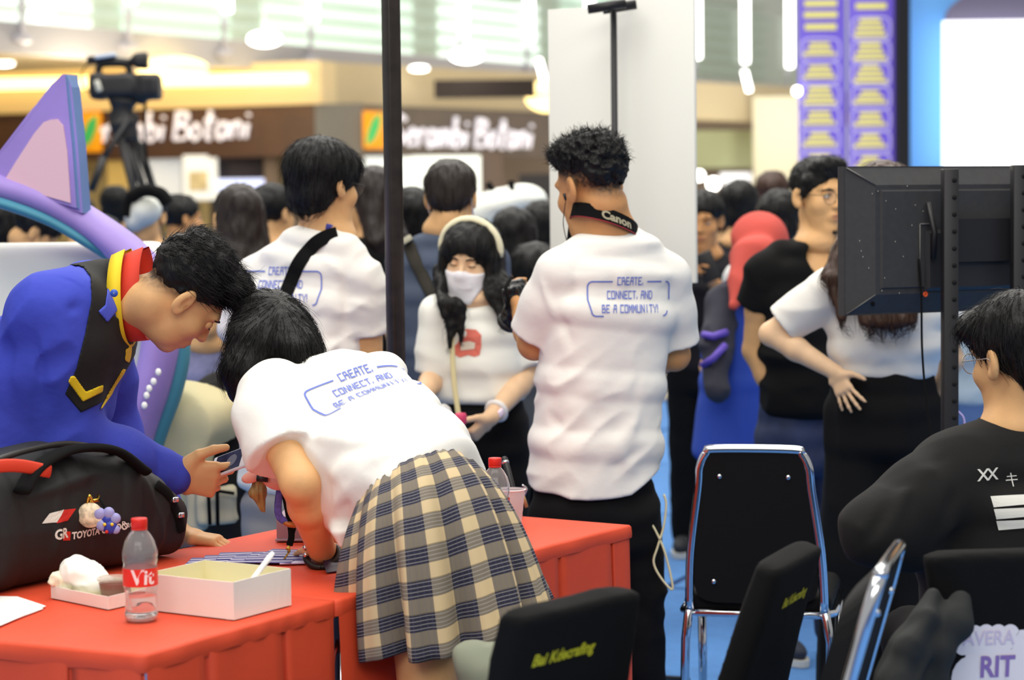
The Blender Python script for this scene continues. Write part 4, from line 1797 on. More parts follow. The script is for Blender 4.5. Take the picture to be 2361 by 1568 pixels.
outer = earpoly([(144, 172), (150, 171), (160, 200), (174, 330), (186, 492), (90, 466), (-60, 428), (-30, 380), (60, 262), (118, 196)])
inner_ = earpoly([(118, 276), (134, 275), (147, 290), (156, 350), (164, 468), (100, 450), (14, 412), (36, 376), (80, 308), (102, 282)])
bm = bmesh.new()
vs = [bm.verts.new(tuple(c0 + exr * x + V3(0, 0, 1) * y)) for x, y in outer]
f_ = bm.faces.new(vs)
r_ = bmesh.ops.extrude_face_region(bm, geom=[f_])
for v in [g for g in r_['geom'] if isinstance(g, bmesh.types.BMVert)]:
    v.co += Vector(-nf * .075)
bmesh.ops.recalc_face_normals(bm, faces=bm.faces[:])
bmesh.ops.bevel(bm, geom=[e_ for e_ in bm.edges if e_.calc_length() > .12], offset=.012, segments=3, affect='EDGES')
me = bpy.data.meshes.new('ear')
bm.to_mesh(me)
bm.free()
ear_o = put('ear', me, ee, [M_purp, mat('prop_side', (104, 134, 186), .55, noise=.15, nscale=4)])
for p_ in me.polygons:
    p_.material_index = 1 if np.array(p_.normal) @ exr > .5 and p_.center.z > c0[2] - .25 else 0
q = MB()
q.prism(inner_, c0 + nf * .001, exr, V3(0, 0, 1), nf, .003)
q.build('ear_inside', [M_pink], ear_o)
q = MB()
pth = bez([P(x, y, YE + dy) for x, y, dy in [(-90, 410, .1), (20, 436, .1), (120, 468, .08), (220, 526, .06), (300, 586, .02), (350, 650, 0), (372, 760, 0), (352, 880, 0), (318, 985, 0), (290, 1100, 0), (270, 1300, 0)]], 5)
q.tube(pth, .050, 12, flat=(V3(0, 1, 0), 2.0))
q.build('arch_band', [M_purp], ee)
q = MB()
pth = bez([P(x, y, YE + .02 + dy) for x, y, dy in [(-90, 446, -.02), (20, 474, -.02), (120, 512, -.02), (210, 564, -.02), (296, 614, .05), (372, 690, .08), (408, 790, .1), (394, 890, .1), (358, 990, .1), (326, 1100, .1), (296, 1300, .1)]], 5)
q.tube(pth, [.016] * 16 + [.018, .020, .023, .026, .029, .032, .035, .038] + [.040] * 60, 12, flat=(V3(0, 1, 0), 2.0))
q.build('teal_band', [M_teal], ee)
q = MB()
for x, y in [(365, 858), (354, 880), (344, 896), (338, 912), (333, 935)]:
    q.add(*sphere(P(x, y, YE - .125), (.009, .006, .011), 8, 6), smooth=True)
b_ = q.build('glue_blob', [M_paper], ee)
sc = Sc().u(rbox(P(150, 760, 6.75), (.32, .2, .27), None, .06), .02).u(rbox(P(330, 700, 6.9), (.12, .15, .16), None, .05), .04)
sc.keep(lambda X, Y, Z: .0 - Z + .8)
tag(sc.build('foam_block', .02, [mat('foam_white', (240, 240, 228), .7)]), 'big white rounded foam block behind the blue jacket', 'prop')

# ---- chairs
def chair_frame(loc, yaw):
    c, s_ = math.cos(yaw), math.sin(yaw)
    ex = V3(c, s_, 0)
    ey = V3(-s_, c, 0)
    loc = np.asarray(loc, float)
    return lambda x, y, z: loc + ex * x + ey * y + V3(0, 0, z), ex, ey


def covered_chair(loc, yaw, lab, txt=None, lean=.16, h=.90, w0=.205, w1=.225, roundness=3.6, tsize=.034, tz=.74, tx=0.0):
    """spandex covered chair; local +y is where the sitter faces; the back stands at y=-.2"""
    T, ex, ey = chair_frame(loc, yaw)
    e = empty('covered_chair', loc, lab, 'chair')
    sc = Sc()
    tilt = nrm(ey * -lean + V3(0, 0, 1))
    nb = nrm(np.cross(ex, tilt))

    def bk(z):
        return T(0, -.2 - lean * (z - .45), z)
    pol = []
    H = (h - .45)
    cen = bk(.45 + H / 2)
    sc.u(loftseg(bk(.40), bk(h - .03), ex, ex, (w1, .03), (w0, .026), 5.0, .9), .02)
    sc.u(rbox(T(0, .02, .445), (.215, .215, .04), np.array([ex, ey, V3(0, 0, 1)]), .035), .05)
    sc.grow(wrinkle(.006, np.array([ex, ey, V3(0, 0, 1)]), (6, 6, 3)))
    sc.build('cover_back', .008, [M_black], e)
    # cloth falling from the seat
    q = MB()
    V, F = [], []
    n = 40
    for j, (z, g) in enumerate([(.45, 1.0), (.3, .97), (.15, .98), (.02, 1.04)]):
        for k in range(n):
            a = 2 * math.pi * k / n
            ca, sa = math.cos(a), math.sin(a)
            r = .215 * g + (.012 * math.sin(8 * a)) * (1 - z / .45)
            V.append(T(r * abs(ca) ** .4 * np.sign(ca), .02 + r * abs(sa) ** .4 * np.sign(sa), z))
    for j in range(3):
        for k in range(n):
            F.append((j * n + k, (j + 1) * n + k, (j + 1) * n + (k + 1) % n, j * n + (k + 1) % n))
    put('cover_skirt', mesh_py('cover_skirt', V, F, True), e, [M_black])
    for sx in (-1, 1):
        for sy in (-1, 1):
            q = MB()
            q.tube([T(sx * .17, .02 + sy * .17, .01), T(sx * .17, .02 + sy * .17, .42)], .012, 8)
            q.build('leg', [M_chrome], e)
    if txt:
        o = bk(tz) + ex * tx
        V, F = text_mesh(txt, tsize, shear=.25, bold=.0009)
        # seen from behind the chair: right is ex
        dr = nrm(ey)
        Pn = np.array([o + ex * v[0] + tilt * v[1] - ey * .14 for v in V])
        Pn = sc.project(Pn, dr, .0015)
        put('lettering', mesh_py('lettering', Pn, F), e, [mat('thread_yellow', (196, 190, 40), .6)])
    return e, sc, T, ex, ey, tilt


def seat_at(px, py, z, back, yaw):
    """floor point of a chair whose back top centre shows at the pixel"""
    p = Pz(px, py, z)
    ey = V3(-math.sin(yaw), math.cos(yaw), 0)
    return (p + ey * back) * V3(1, 1, 0)


y1 = math.radians(50)
covered_chair(seat_at(1292, 1366, .90, .27, y1), y1, 'black covered chair with yellow lettering in front of the red tablecloth', 'Bai Kdecrafing', w0=.165, w1=.215, tz=.80, lean=.24, tsize=.028, tx=-.05)
y2 = math.radians(66)
covered_chair(seat_at(1752, 1262, .90, .27, y2), y2, 'black covered chair with yellow lettering before the chrome framed chair', 'Bai Kdecrafing', w0=.155, w1=.21, tz=.80, lean=.30, tsize=.027)


def banquet_chair(loc, yaw, lab, w=.18, w2=.215, h=.89, lean=.12):
    T, ex, ey = chair_frame(loc, yaw)
    e = empty('banquet_chair', loc, lab, 'chair')

    def bk(x, z, d=0):
        return T(x, -.2 - lean * (z - .45) + d, z)
    # frame tube round the back
    q = MB()
    pts = [bk(-w2, .44), bk(-w2 * .96, .6), bk(-w * 1.02, .78), bk(-w * .98, h - .05), bk(-w * .86, h - .012), bk(-w * .7, h), bk(w * .7, h), bk(w * .86, h - .012), bk(w * .98, h - .05), bk(w * 1.02, .78), bk(w2 * .96, .6), bk(w2, .44)]
    q.tube(bez(pts, 5), .0125, 10)
    q.build('back_frame', [M_chrome], e)
    q = MB()
    V = []
    ring = []
    for k in range(28):
        a = 2 * math.pi * k / 28
        ca, sa = math.cos(a), math.sin(a)
        zz = .455 + (h - .455) * (.5 + .49 * abs(sa) ** .3 * np.sign(sa))
        ww = (w2 + (w - w2) * (zz - .45) / (h - .45)) * .965
        ring.append((ww * abs(ca) ** .3 * np.sign(ca), zz))
    n = len(ring)
    V = [bk(x, z, -.008) for x, z in ring] + [bk(x, z, .008) for x, z in ring] + [bk(x * .8, .67 + (z - .67) * .8, .05) for x, z in ring]
    q.add(V, [tuple(range(n))[::-1]] + [(i, (i + 1) % n, n + (i + 1) % n, n + i) for i in range(n)] + [(n + i, n + (i + 1) % n, 2 * n + (i + 1) % n, 2 * n + i) for i in range(n)] + [tuple(range(2 * n, 3 * n))])
    q.build('backrest', [mat('chair_vinyl', (12, 12, 13), .75, spec=.25)], e)
    for x, z in ((-w * .62, h - .075), (w * .62, h - .075), (-w2 * .62, .52), (w2 * .62, .52)):
        q = MB()
        q.add(*sphere(bk(x, z, -.009), (.007, .004, .007), 10, 6), smooth=True)
        q.build('rivet', [M_chrome], e)
    sc = Sc().u(rbox(T(0, .02, .455), (.205, .205, .03), np.array([ex, ey, V3(0, 0, 1)]), .028), .01)
    sc.build('seat', .012, [mat('chair_vinyl', (12, 12, 13), .75, spec=.25)], e)
    q = MB()
    lp = [T(x * .208, .02 + y * .208, .428) for x, y in ((-1, -.8), (-.8, -1), (.8, -1), (1, -.8), (1, .8), (.8, 1), (-.8, 1), (-1, .8), (-1, -.8))]
    q.tube(lp, .011, 8)
    q.build('seat_rail', [M_chrome], e)
    for sx in (-1, 1):
        q = MB()
        q.tube([bk(sx * w2, .45), T(sx * .2, -.17, .35), T(sx * .2, -.24, .012)], .0125, 8)
        q.build('leg', [M_chrome], e)
        q = MB()
        q.tube([T(sx * .2, .2, .43), T(sx * .2, .23, .012)], .0125, 8)
        q.build('leg', [M_chrome], e)
    return e


y3 = math.radians(-12)
banquet_chair(seat_at(1738, 1036, .89, .25, y3), y3, 'chrome framed black banquet chair seen from behind on the blue carpet', w=.150, w2=.185)
y4 = math.radians(74)
banquet_chair(seat_at(2052, 1286, .955, .34, y4), y4, 'chrome framed black chair seen edge on under the hoodie sleeve', w=.17, w2=.2, h=.955, lean=.28)

y5 = math.radians(6)
cov5, sc5, T5, ex5, ey5, ti5 = covered_chair(seat_at(2362, 1262, .90, .27, y5), y5, 'black chair back with white and purple lettering at the lower right corner', w0=.175, w1=.20, lean=.14)
# cloud shaped white print with purple letters
M_pw = mat('print_cloud', (238, 230, 232), .7)
M_pp = mat('print_purple', (140, 112, 178), .7)


def cov_pt(px, py):
    p = P(px, py, 4)
    d = nrm(p - CAM)
    n = nrm(np.cross(ex5, ti5))
    o = T5(0, -.25, .7)
    t = ((o - CAM) @ n) / (d @ n)
    p = CAM + d * t - o
    return (p @ ex5, p @ ti5)


def cov_print(name, blobs, m, par, off):
    quads = []
    for (px, py, rw, rh) in blobs:
        x, y = cov_pt(px, py)
        pts = [(x + rw * math.cos(2 * math.pi * k / 18), y + rh * math.sin(2 * math.pi * k / 18)) for k in range(18)]
        for k in range(18):
            quads.append([(x, y), pts[k], pts[(k + 1) % 18]])
    pts, F = [], []
    for q in quads:
        F.append([len(pts) + i for i in range(len(q))])
        pts += q
    o = T5(0, -.25, .7)
    Pn = np.array([o + ex5 * u + ti5 * v - ey5 * .12 for u, v in pts])
    Pn = sc5.project(Pn, ey5, off)
    return put(name, mesh_py(name, Pn, F), par, [m])


pr5 = cov_print('print', [(2216, 1482, .018, .022), (2240, 1468, .02, .026), (2266, 1466, .02, .026), (2294, 1466, .02, .026), (2322, 1466, .02, .026), (2350, 1476, .02, .024), (2230, 1560, .035, .045), (2262, 1525, .038, .05), (2300, 1520, .04, .05),
                          (2340, 1520, .04, .05), (2250, 1600, .06, .05), (2320, 1600, .06, .05)], M_pw, cov5, .0015)
for txt, px, py, sz in (('AVERA', 2214, 1484, .040), ('RIT', 2250, 1556, .058)):
    u, v = cov_pt(px, py)
    V, F = text_mesh(txt, sz, bold=.0016 if sz > .05 else .0004, align='LEFT')
    o = T5(0, -.25, .7)
    Pn = np.array([o + ex5 * (u + a[0] * .82) + ti5 * (v + a[1]) - ey5 * .12 for a in V])
    Pn = sc5.project(Pn, ey5, .0035)
    put('lettering', mesh_py('lettering', Pn, F), pr5, [M_pp if sz > .05 else mat('print_lilac', (214, 200, 222), .7)])
# grey jacket hanging at the side of that chair
jk = [P(2150, 1385, 4.0), P(2130, 1440, 3.97), P(2098, 1500, 3.95), P(2078, 1570, 3.95), P(2064, 1700, 3.95)]
sc = Sc().u([loftseg(jk[i], jk[i + 1], V3(.3, 1, 0), V3(.3, 1, 0), (.04 + .02 * i, .015 + .009 * i), (.06 + .02 * i, .024 + .009 * i)) for i in range(4)], .03)
sc.u([loftseg(jk[i] + V3(.05, .0, 0), jk[i + 1] + V3(.06, 0, 0), V3(1, .3, 0), V3(1, .3, 0), (.02, .02), (.03, .03)) for i in range(4)], .03)
sc.grow(creases([(jk[0], jk[3] + V3(.02, -.1, 0), .012, .012), (jk[1] + V3(.03, -.06, .03), jk[3] + V3(.05, -.1, -.05), -.012, .012), (jk[2] + V3(.0, -.08, 0), jk[2] + V3(.1, -.08, -.04), .01, .01)]))
sc.grow(wrinkle(.006, np.eye(3), (16, 16, 7)))
tag(sc.build('jacket', .006, [mat('jacket_charcoal', (32, 34, 34), .85, bump=.3, bscale=600)]), 'dark grey jacket hung on the chair at the lower right', 'jacket')

# olive cushion-like bundle behind the lettered chair
c = P(1115, 1560, 4.2)
sc = Sc().u(ell(c, (.05, .06, .08), axes(V3(.8, 0, .6), z=V3(-.6, 0, .8))), .02).u(ell(c + V3(.05, 0, .02), (.05, .06, .05)), .03)
sc.grow(wrinkle(.008, np.eye(3), (20, 20, 14)))
tag(sc.build('cloth_bundle', .007, [mat('bundle_olive', (132, 136, 118), .85)]), 'grey olive cloth bundle between the bare leg and the lettered chair', 'bundle')

# ---- monitor on twin posts
YT = 5.75
mt_l, mt_b = P(1936, 384, YT), P(1956, 728, YT)
yawT = math.radians(24)
exT = V3(math.cos(yawT), math.sin(yawT), 0)
nT = V3(math.sin(yawT), -math.cos(yawT), 0)     # towards the camera side
TW, TH = .70, mt_l[2] - mt_b[2]
tO = (mt_l + mt_b) / 2
em = empty('monitor', tO + exT * TW / 2, 'black flat monitor seen from the back before the woman in white', 'monitor')


def TM(x, z, d=0.0):
    return tO + exT * x + V3(0, 0, z) + nT * d


M_tv = mat('monitor_black', (52, 52, 54), .62, noise=.1, nscale=60)
q = MB()


def frustum(q, x0, x1, z0, z1, d0, X0, X1, Z0, Z1, d1, m=0):
    V = [TM(x0, z0, d0), TM(x1, z0, d0), TM(x1, z1, d0), TM(x0, z1, d0), TM(X0, Z0, d1), TM(X1, Z0, d1), TM(X1, Z1, d1), TM(X0, Z1, d1)]
    q.add(V, [(3, 2, 1, 0), (4, 5, 6, 7), (0, 1, 5, 4), (1, 2, 6, 5), (2, 3, 7, 6), (3, 0, 4, 7)], m)


hT = TH / 2
frustum(q, 0, TW, -hT, hT, -.03, 0, TW, -hT, hT, .0)
frustum(q, .004, TW - .004, -hT + .004, hT - .004, 0, .075, TW - .075, -hT + .055, hT - .05, .035)
q.build('casing', [M_tv], em)
q = MB()
frustum(q, .088, TW - .088, -hT + .068, hT - .062, .034, .094, TW - .094, -hT + .073, hT - .067, .041)
q.build('back_panel', [M_tv], em)
q = MB()
M_edge = mat('monitor_edge', (84, 82, 80), .4)
for pts in ([(.21, hT - .155), (.21, -hT + .075)], [(.21, hT - .155), (.255, hT - .155)], [(.004, hT - .004), (.075, hT - .05)], [(.004, -hT + .004), (.075, -hT + .055)]):
    q = MB()
    q.tube([TM(x, z, .044 if x > .2 else .006 + (.03 if (x, z) == pts[1] else 0)) for x, z in pts], .0022, 6)
    q.build('ridge', [M_edge], em)
q = MB()
frustum(q, .225, .60, -hT + .06, hT - .17, .04, .235, .59, -hT + .07, hT - .18, .055)
q.build('connector_bay', [mat('bay_dark', (36, 36, 40), .5)], em)
q = MB()
q.lathe([(.003, 0), (.003, .003), (.0075, .003), (.0075, 0)], 18, TM(.232, -hT + .052, .036), R=axes(exT, y=V3(0, 0, 1)))
q.build('port', [mat('port_orange', (240, 96, 40), .4)], em)
q = MB()
q.lathe([(.006, 0), (.006, .002), (.001, .002)], 14, TM(.075, -hT + .03, .022), R=axes(exT, y=V3(0, 0, 1)))
q.build('screw_hole', [M_black], em)
rng = random.Random(9)
q = MB()
for k in range(22):
    q.add(*sphere(TM(.02 + .3 * rng.random(), (rng.random() - .5) * .34, .041), (.0012, .0012, .002), 6, 4))
o = q.build('dust', [mat('dust_grey', (170, 168, 158), .9)], em)
tag(o, kind='stuff')

es = empty('monitor_stand', TM(.36, 0, .12) * V3(1, 1, 0), 'black steel stand with two perforated posts holding the monitor', 'stand')
q = MB()
frustum(q, .30, .62, .0 - .06, .055, .06, .30, .62, -.06, .055, .075)
q.build('crossbar', [mat('steel_black', (28, 27, 30), .45)], es)
for k, x in enumerate((.262, .487)):
    q = MB()
    pc = TM(x, 0, .105)
    zt_ = P(2178, 390, pc[1])[2] if k == 0 else TM(0, hT, 0)[2] + .0
    q.box((pc[0], pc[1], zt_ / 2), (.040, .035, zt_), R=rotz(yawT - .35), bev=.002)
    po = q.build('post', [mat('steel_black', (28, 27, 30), .45)], es)
    q = MB()
    for j in range(18):
        z = zt_ - .03 - j * .045
        if z > .1:
            fr = rotz(yawT - .35).T @ V3(.008, -.0178, 0)
            q.lathe([(.0065, 0), (.0065, .001), (.0001, .001)], 12, V3(pc[0], pc[1], z) + fr, R=axes(rotz(yawT - .35)[0], y=V3(0, 0, 1)))
    q.build('hole', [mat('hole_black', (5, 5, 5), .9)], po)
for k, x in enumerate((.225, .235)):
    q = MB()
    q.tube([TM(.225 + k * .33, .10, .06), TM(.235 + k * .33, .02, .075), TM(.235 + k * .33, -.05, .07)], .008, 6)
    q.build('bracket', [mat('steel_black', (28, 27, 30), .45)], es)
q = MB()
pc = TM(.37, 0, .105)
q.box((pc[0], pc[1], .03), (.7, .06, .05), R=rotz(yawT), bev=.005)
q.box((pc[0], pc[1], .015), (.06, .6, .03), R=rotz(yawT), bev=.005)
q.build('foot', [mat('steel_black', (28, 27, 30), .45)], es)
q = MB()
q.tube(bez([TM(.205, -.05, .046), TM(.21, -.15, .05), TM(.213, -.3, .05), TM(.222, -.45, .06), TM(.24, -.75, .1), TM(.2, -1.0, .1), TM(.25, -1.14, .1)], 6), .003, 6)
tag(q.build('monitor_cable', [M_black]), 'thin black cable hanging down from the monitor', 'cable')
q = MB()
a = TM(.30, -.5, .07)
q.tube(bez([P(2205, 945, YT), P(2222, 965, YT), P(2222, 1000, YT), P(2205, 1060, YT), V3(P(2205, 1060, YT)[0], YT, .02)], 6), .0035, 6)
tag(q.build('lilac_cable', [mat('cable_lilac', (170, 160, 215), .5)]), 'lilac cable looping beside the monitor post', 'cable')

# white cord loop hanging behind the man with the camera
q = MB()
YY = 5.95
lp = [(1531, 1140), (1536, 1165), (1530, 1215), (1516, 1262), (1507, 1296), (1522, 1330), (1550, 1360), (1545, 1320), (1530, 1265), (1512, 1225), (1500, 1205)]
q.tube(bez([P(x, y, YY) for x, y in lp], 5), .0032, 6)
tag(q.build('charging_cable', [mat('cord_cream', (226, 218, 178), .6)]), 'cream white cord loop hanging from the trouser pocket', 'cord')
# key bunch at the belt
q = MB()
q.tube(bez([P(1204, 1118, 5.8), P(1214, 1128, 5.8), P(1208, 1142, 5.8), P(1198, 1132, 5.8)], 5), .003, 6)
q.box(P(1210, 1156, 5.8), (.01, .004, .035), R=axes(V3(.95, 0, .3), z=V3(-.3, 0, 1)), bev=.001, m=1)
q.box(P(1200, 1162, 5.8), (.012, .004, .03), bev=.001, m=0)
tag(q.build('key_ring', [M_chrome, mat('key_brass', (220, 180, 130), .3, metal=.8)]), 'small bunch of keys hanging at the belt of the man with the camera', 'keys')
# ================================================================== PEOPLE KIT
def skin(name, rgb):
    m = mat(name, rgb, .5, sss=.06, noise=.05, nscale=30, bump=.12, bscale=350, spec=.4)
    nt = m.node_tree
    b = nt.nodes['Principled BSDF']
    src = b.inputs['Base Color'].links[0].from_socket
    for at, c in (('lip', (170, 108, 86)), ('stubble', (34, 26, 22))):
        a = nt.nodes.new('ShaderNodeAttribute')
        a.attribute_name = at
        mx = nt.nodes.new('ShaderNodeMix')
        mx.data_type = 'RGBA'
        nt.links.new(a.outputs['Fac'], mx.inputs['Factor'])
        nt.links.new(src, mx.inputs['A'])
        mx.inputs['B'].default_value = (*lin(c), 1)
        src = mx.outputs['Result']
    nt.links.new(src, b.inputs['Base Color'])
    return m


M_skin = skin('skin_tan', (226, 176, 122))
M_skin_l = skin('skin_light', (240, 200, 160))
M_skin_d = skin('skin_brown', (206, 150, 98))
M_lip = mat('lip', (196, 120, 96), .45)
M_lipd = mat('lip_brown', (160, 92, 70), .45)
M_stub = mat('stubble', (112, 82, 58), .7, noise=.3, nscale=200)
M_stub2 = mat('stubble_dark', (54, 42, 34), .8, noise=.3, nscale=200)
M_hair = mat('hair_black', (10, 9, 9), .5, bump=.7, bscale=260, stretch=(1, 1, .12), spec=.4)
M_hairb = mat('hair_brown', (62, 38, 26), .42, bump=.6, bscale=200, stretch=(1, 1, .12))
M_hairdb = mat('hair_dark_brown', (36, 25, 20), .45, bump=.6, bscale=220, stretch=(1, 1, .12))
M_tee = mat('tee_white', (240, 237, 231), .9, bump=.38, bscale=26, spec=.2)
M_tee2 = mat('tee_white_back', (246, 246, 238), .85)
M_print = mat('print_blue', (112, 128, 206), .8)
M_trb = mat('trouser_black', (15, 15, 17), .9, spec=.25, bump=.2, bscale=700)
M_blackt = mat('tee_black', (15, 15, 16), .9, spec=.25)
M_denim = mat('denim_blue', (46, 56, 88), .85, noise=.25, nscale=12)
M_eyew = mat('eye_white', (206, 200, 190), .3)
M_iris = mat('eye_dark', (26, 18, 14), .2)
M_sole = mat('sole_white', (226, 224, 214), .6)


class Person:
    def __init__(s, loc, label, sk=None, group=None):
        s.root = empty('person', V3(loc[0], loc[1], 0), label, 'person', group)
        s.sk = sk or M_skin
        s.nets = []
        s.mats = [s.sk]
        s.att = []

    def L(s, x, y, z):
        return s.hc + s.hs * (s.hR.T @ V3(x, y, z))

    def head(s, c, F, U, hs=1.0, neck=None, h=.004, face=True, fade=None, nr=.054, lip=True, build=True, jaw=1.0):
        F = nrm(F)
        Rr = nrm(np.cross(F, U))
        Uu = np.cross(Rr, F)
        s.hc, s.hR, s.hs = np.asarray(c, float), np.array([Rr, F, Uu]), hs
        R, L = s.hR, s.L
        k = .02 * hs
        sc = Sc()
        e = lambda x, y, z, a, b, c_, kk=k: sc.u(ell(L(x, y, z), (a * hs, b * hs, c_ * hs), R), kk)
        e(0, -.012, .036, .076, .096, .084)
        e(0, .030, -.030, .064, .068, .086)
        e(0, .034, -.078, .052 * jaw, .050, .044)
        e(0, .072, -.100, .024, .020, .020)
        if face:
            for sx in (-1, 1):
                e(sx * .040, .058, -.030, .024, .024, .022)
            e(0, .080, .024, .048, .018, .013)
            for sx in (-1, 1):
                sc.cut(ell(L(sx * .032, .104, .002), (.017 * hs, .016 * hs, .011 * hs), R), .012 * hs)
            sc.u(cone(L(0, .090, .010), L(0, .112, -.030), .0075 * hs, .0115 * hs), .012 * hs)
            for sx in (-1, 1):
                e(sx * .013, .101, -.034, .008, .010, .007, .006 * hs)
            e(0, .086, -.066, .026, .018, .020, .014 * hs)
            e(0, .0965, -.0615, .021, .011, .0065, .005 * hs)
            e(0, .0945, -.0735, .018, .011, .0075, .005 * hs)
            sc.cut(ell(L(0, .109, -.0672), (.022 * hs, .008 * hs, .0014 * hs), R), .004 * hs)
        for sx in (-1, 1):
            Re = np.array([nrm(R[0] * 1 + R[1] * sx * .35), nrm(R[1] - R[0] * sx * .35), R[2]])
            sc.u(ell(L(sx * .079, -.010, -.006), (.010 * hs, .021 * hs, .033 * hs), Re), .008 * hs)
            sc.u(ell(L(sx * .076, -.002, -.030), (.009 * hs, .010 * hs, .011 * hs), Re), .008 * hs)
            sc.cut(ell(L(sx * .0890, -.003, -.002), (.0075 * hs, .013 * hs, .021 * hs), Re), .004 * hs)
            sc.cut(ell(L(sx * .084, .006, -.010), (.007 * hs, .006 * hs, .008 * hs), Re), .004 * hs)
        if neck is not None:
            nb = np.asarray(neck, float)
            sc.u(cone(L(0, -.032, -.060), nb, nr * hs, nr * 1.05 * hs), .016 * hs)
            sc.u(ell(nb, (.085, .085, .04), None), .05)
        sc.field(h)
        Vv, Q = sc.net()
        q = (Vv - s.hc) @ R.T / hs
        lipa = np.zeros(len(Vv))
        st = np.zeros(len(Vv))
        if face and lip:
            rr_ = np.sqrt((q[:, 0] / .024) ** 2 + ((q[:, 2] + .0675) / .0125) ** 2)
            lipa = .75 * np.clip((1.05 - rr_) / .3, 0, 1) * (q[:, 1] > .09)
        if fade is not None:
            hl = q[:, 2] - .55 / .83 * (q[:, 1] + .06)
            t = np.clip((hl - fade[1]) / (fade[0] - fade[1]), 0, 1)
            ok = np.clip((.056 - q[:, 1]) / .02, 0, 1) * np.clip((.0815 - np.abs(q[:, 0])) / .004, 0, 1)
            nz = vnoise(*(q.T * 160))
            st = ok * np.clip(t * t * (3 - 2 * t) * (1 + .35 * nz), 0, 1) * .96
        s.nets.append((Vv, Q, None))
        s.att.append((len(s.nets) - 1, lipa, st))
        s.headsc = sc
        return s

    def arm(s, pts, rs, h=.006, hand=None, k=.015):
        sc = Sc()
        sc.u(chain(pts, rs), k)
        if hand:
            hand_prims(sc, pts[-1], **hand)
        sc.field(h)
        Vv, Q = sc.net()
        s.nets.append((Vv, Q, None))
        return sc

    def core(s, prims, h=.015, k=.03):
        sc = Sc().u(prims, k)
        sc.field(h)
        Vv, Q = sc.net()
        s.nets.append((Vv, Q, None))

    def finish(s, label=None):
        s.body = joinnets('body', s.nets, s.mats, s.root)
        for nm, col in (('lip', 1), ('stubble', 2)):
            data = np.concatenate([next((a[col] for a in s.att if a[0] == i), np.zeros(len(n_[0]))) for i, n_ in enumerate(s.nets)]).astype(np.float32)
            at = s.body.data.attributes.new(nm, 'FLOAT', 'POINT')
            at.data.foreach_set('value', data)
        return s.body

    def eyes(s, closed=False, brow=True):
        L, R, hs = s.L, s.hR, s.hs
        dz = .006 if closed else 0
        for sx in (-1, 1):
            q = MB()
            if not closed:
              q.add(*sphere(L(sx * .032, .0835, .0015), .0118 * hs, 14, 9, R), smooth=True)
              q.add(*sphere(L(sx * .032, .0905, .0015), (.0056 * hs, .0052 * hs, .0056 * hs), 12, 8, R), m=1, smooth=True)
              q.build('eye', [M_eyew, M_iris], s.body)
              q = MB()
              V_, F_ = sphere(L(sx * .032, .0835, .0015), .0132 * hs, 18, 14, R)
              zz = [(np.mean([V_[i] for i in f], axis=0) - L(sx * .032, .0835, .0015)) @ R[2] / hs for f in F_]
              q.add(V_, [f for f, z in zip(F_, zz) if z > .0035 or z < -.0055], smooth=True)
              q.build('eye_lid', [s.sk], s.body)
            else:
              q.add(*sphere(L(sx * .032, .0825, .001), .0125 * hs, 14, 9, R), smooth=True)
              q.build('closed_eye', [s.sk], s.body)
            if brow:
                q = MB()
                q.tube([L(sx * .014, .097, .0185), L(sx * .030, .0965, .0235), L(sx * .050, .082, .019)], [.0028 * hs, .0034 * hs, .0016 * hs], 8)
                q.build('eyebrow', [M_hair], s.body)
                q = MB()
                q.tube([L(sx * .0195, .094, .0035 - dz), L(sx * .032, .0972 - dz * .1, .0082 - dz * 2), L(sx * .0455, .089, .0035 - dz)], [.0012 * hs, .0018 * hs, .001 * hs], 6)
                q.build('eyelid', [M_hair], s.body)

    # ---------------- hair
    def hair_short(s, vol=(.085, .105, .086), top=.045, nape=-.055, ear=True, fringe=.0, bump=.004, bsc=60):
        L, R, hs = s.L, s.hR, s.hs
        sc = Sc()
        sc.u(ell(L(0, -.014, top), tuple(v * hs for v in vol), R), .01)
        sc.cut(ell(L(0, .125, -.030 - fringe), (.088 * hs, .085 * hs, .098 * hs), R), .012)
        n = R.T @ nrm(V3(0, .55, -.83))
        sc.keep(plane(L(0, -.06, nape), n), .012)
        if ear:
            for sx in (-1, 1):
                sc.cut(ell(L(sx * .088, .0, -.012), (.030 * hs, .030 * hs, .034 * hs), R), .008)
        return sc

    def crown(s, p=(0, -.04, .13)):
        c = s.L(*p)
        return lambda Pn, N: Pn - c

    def put_hair(s, sc, h=.005, n=600, flow=None, Ln=.03, r=.0012, curl=.25, lift=.1, m=None, seed=1, mask=None, dips=.004, name='hair'):
        sc.field(h)
        Vv, Q = sc.net()
        nets = [(Vv, Q, None)]
        if n:
            V2, Q2 = tufts(sc, Vv, n, flow or s.crown(), Ln * s.hs, r, curl, lift, seed, mask)
            nets.append((V2, Q2, None))
        return joinnets(name, nets, [m or M_hair], s.root)


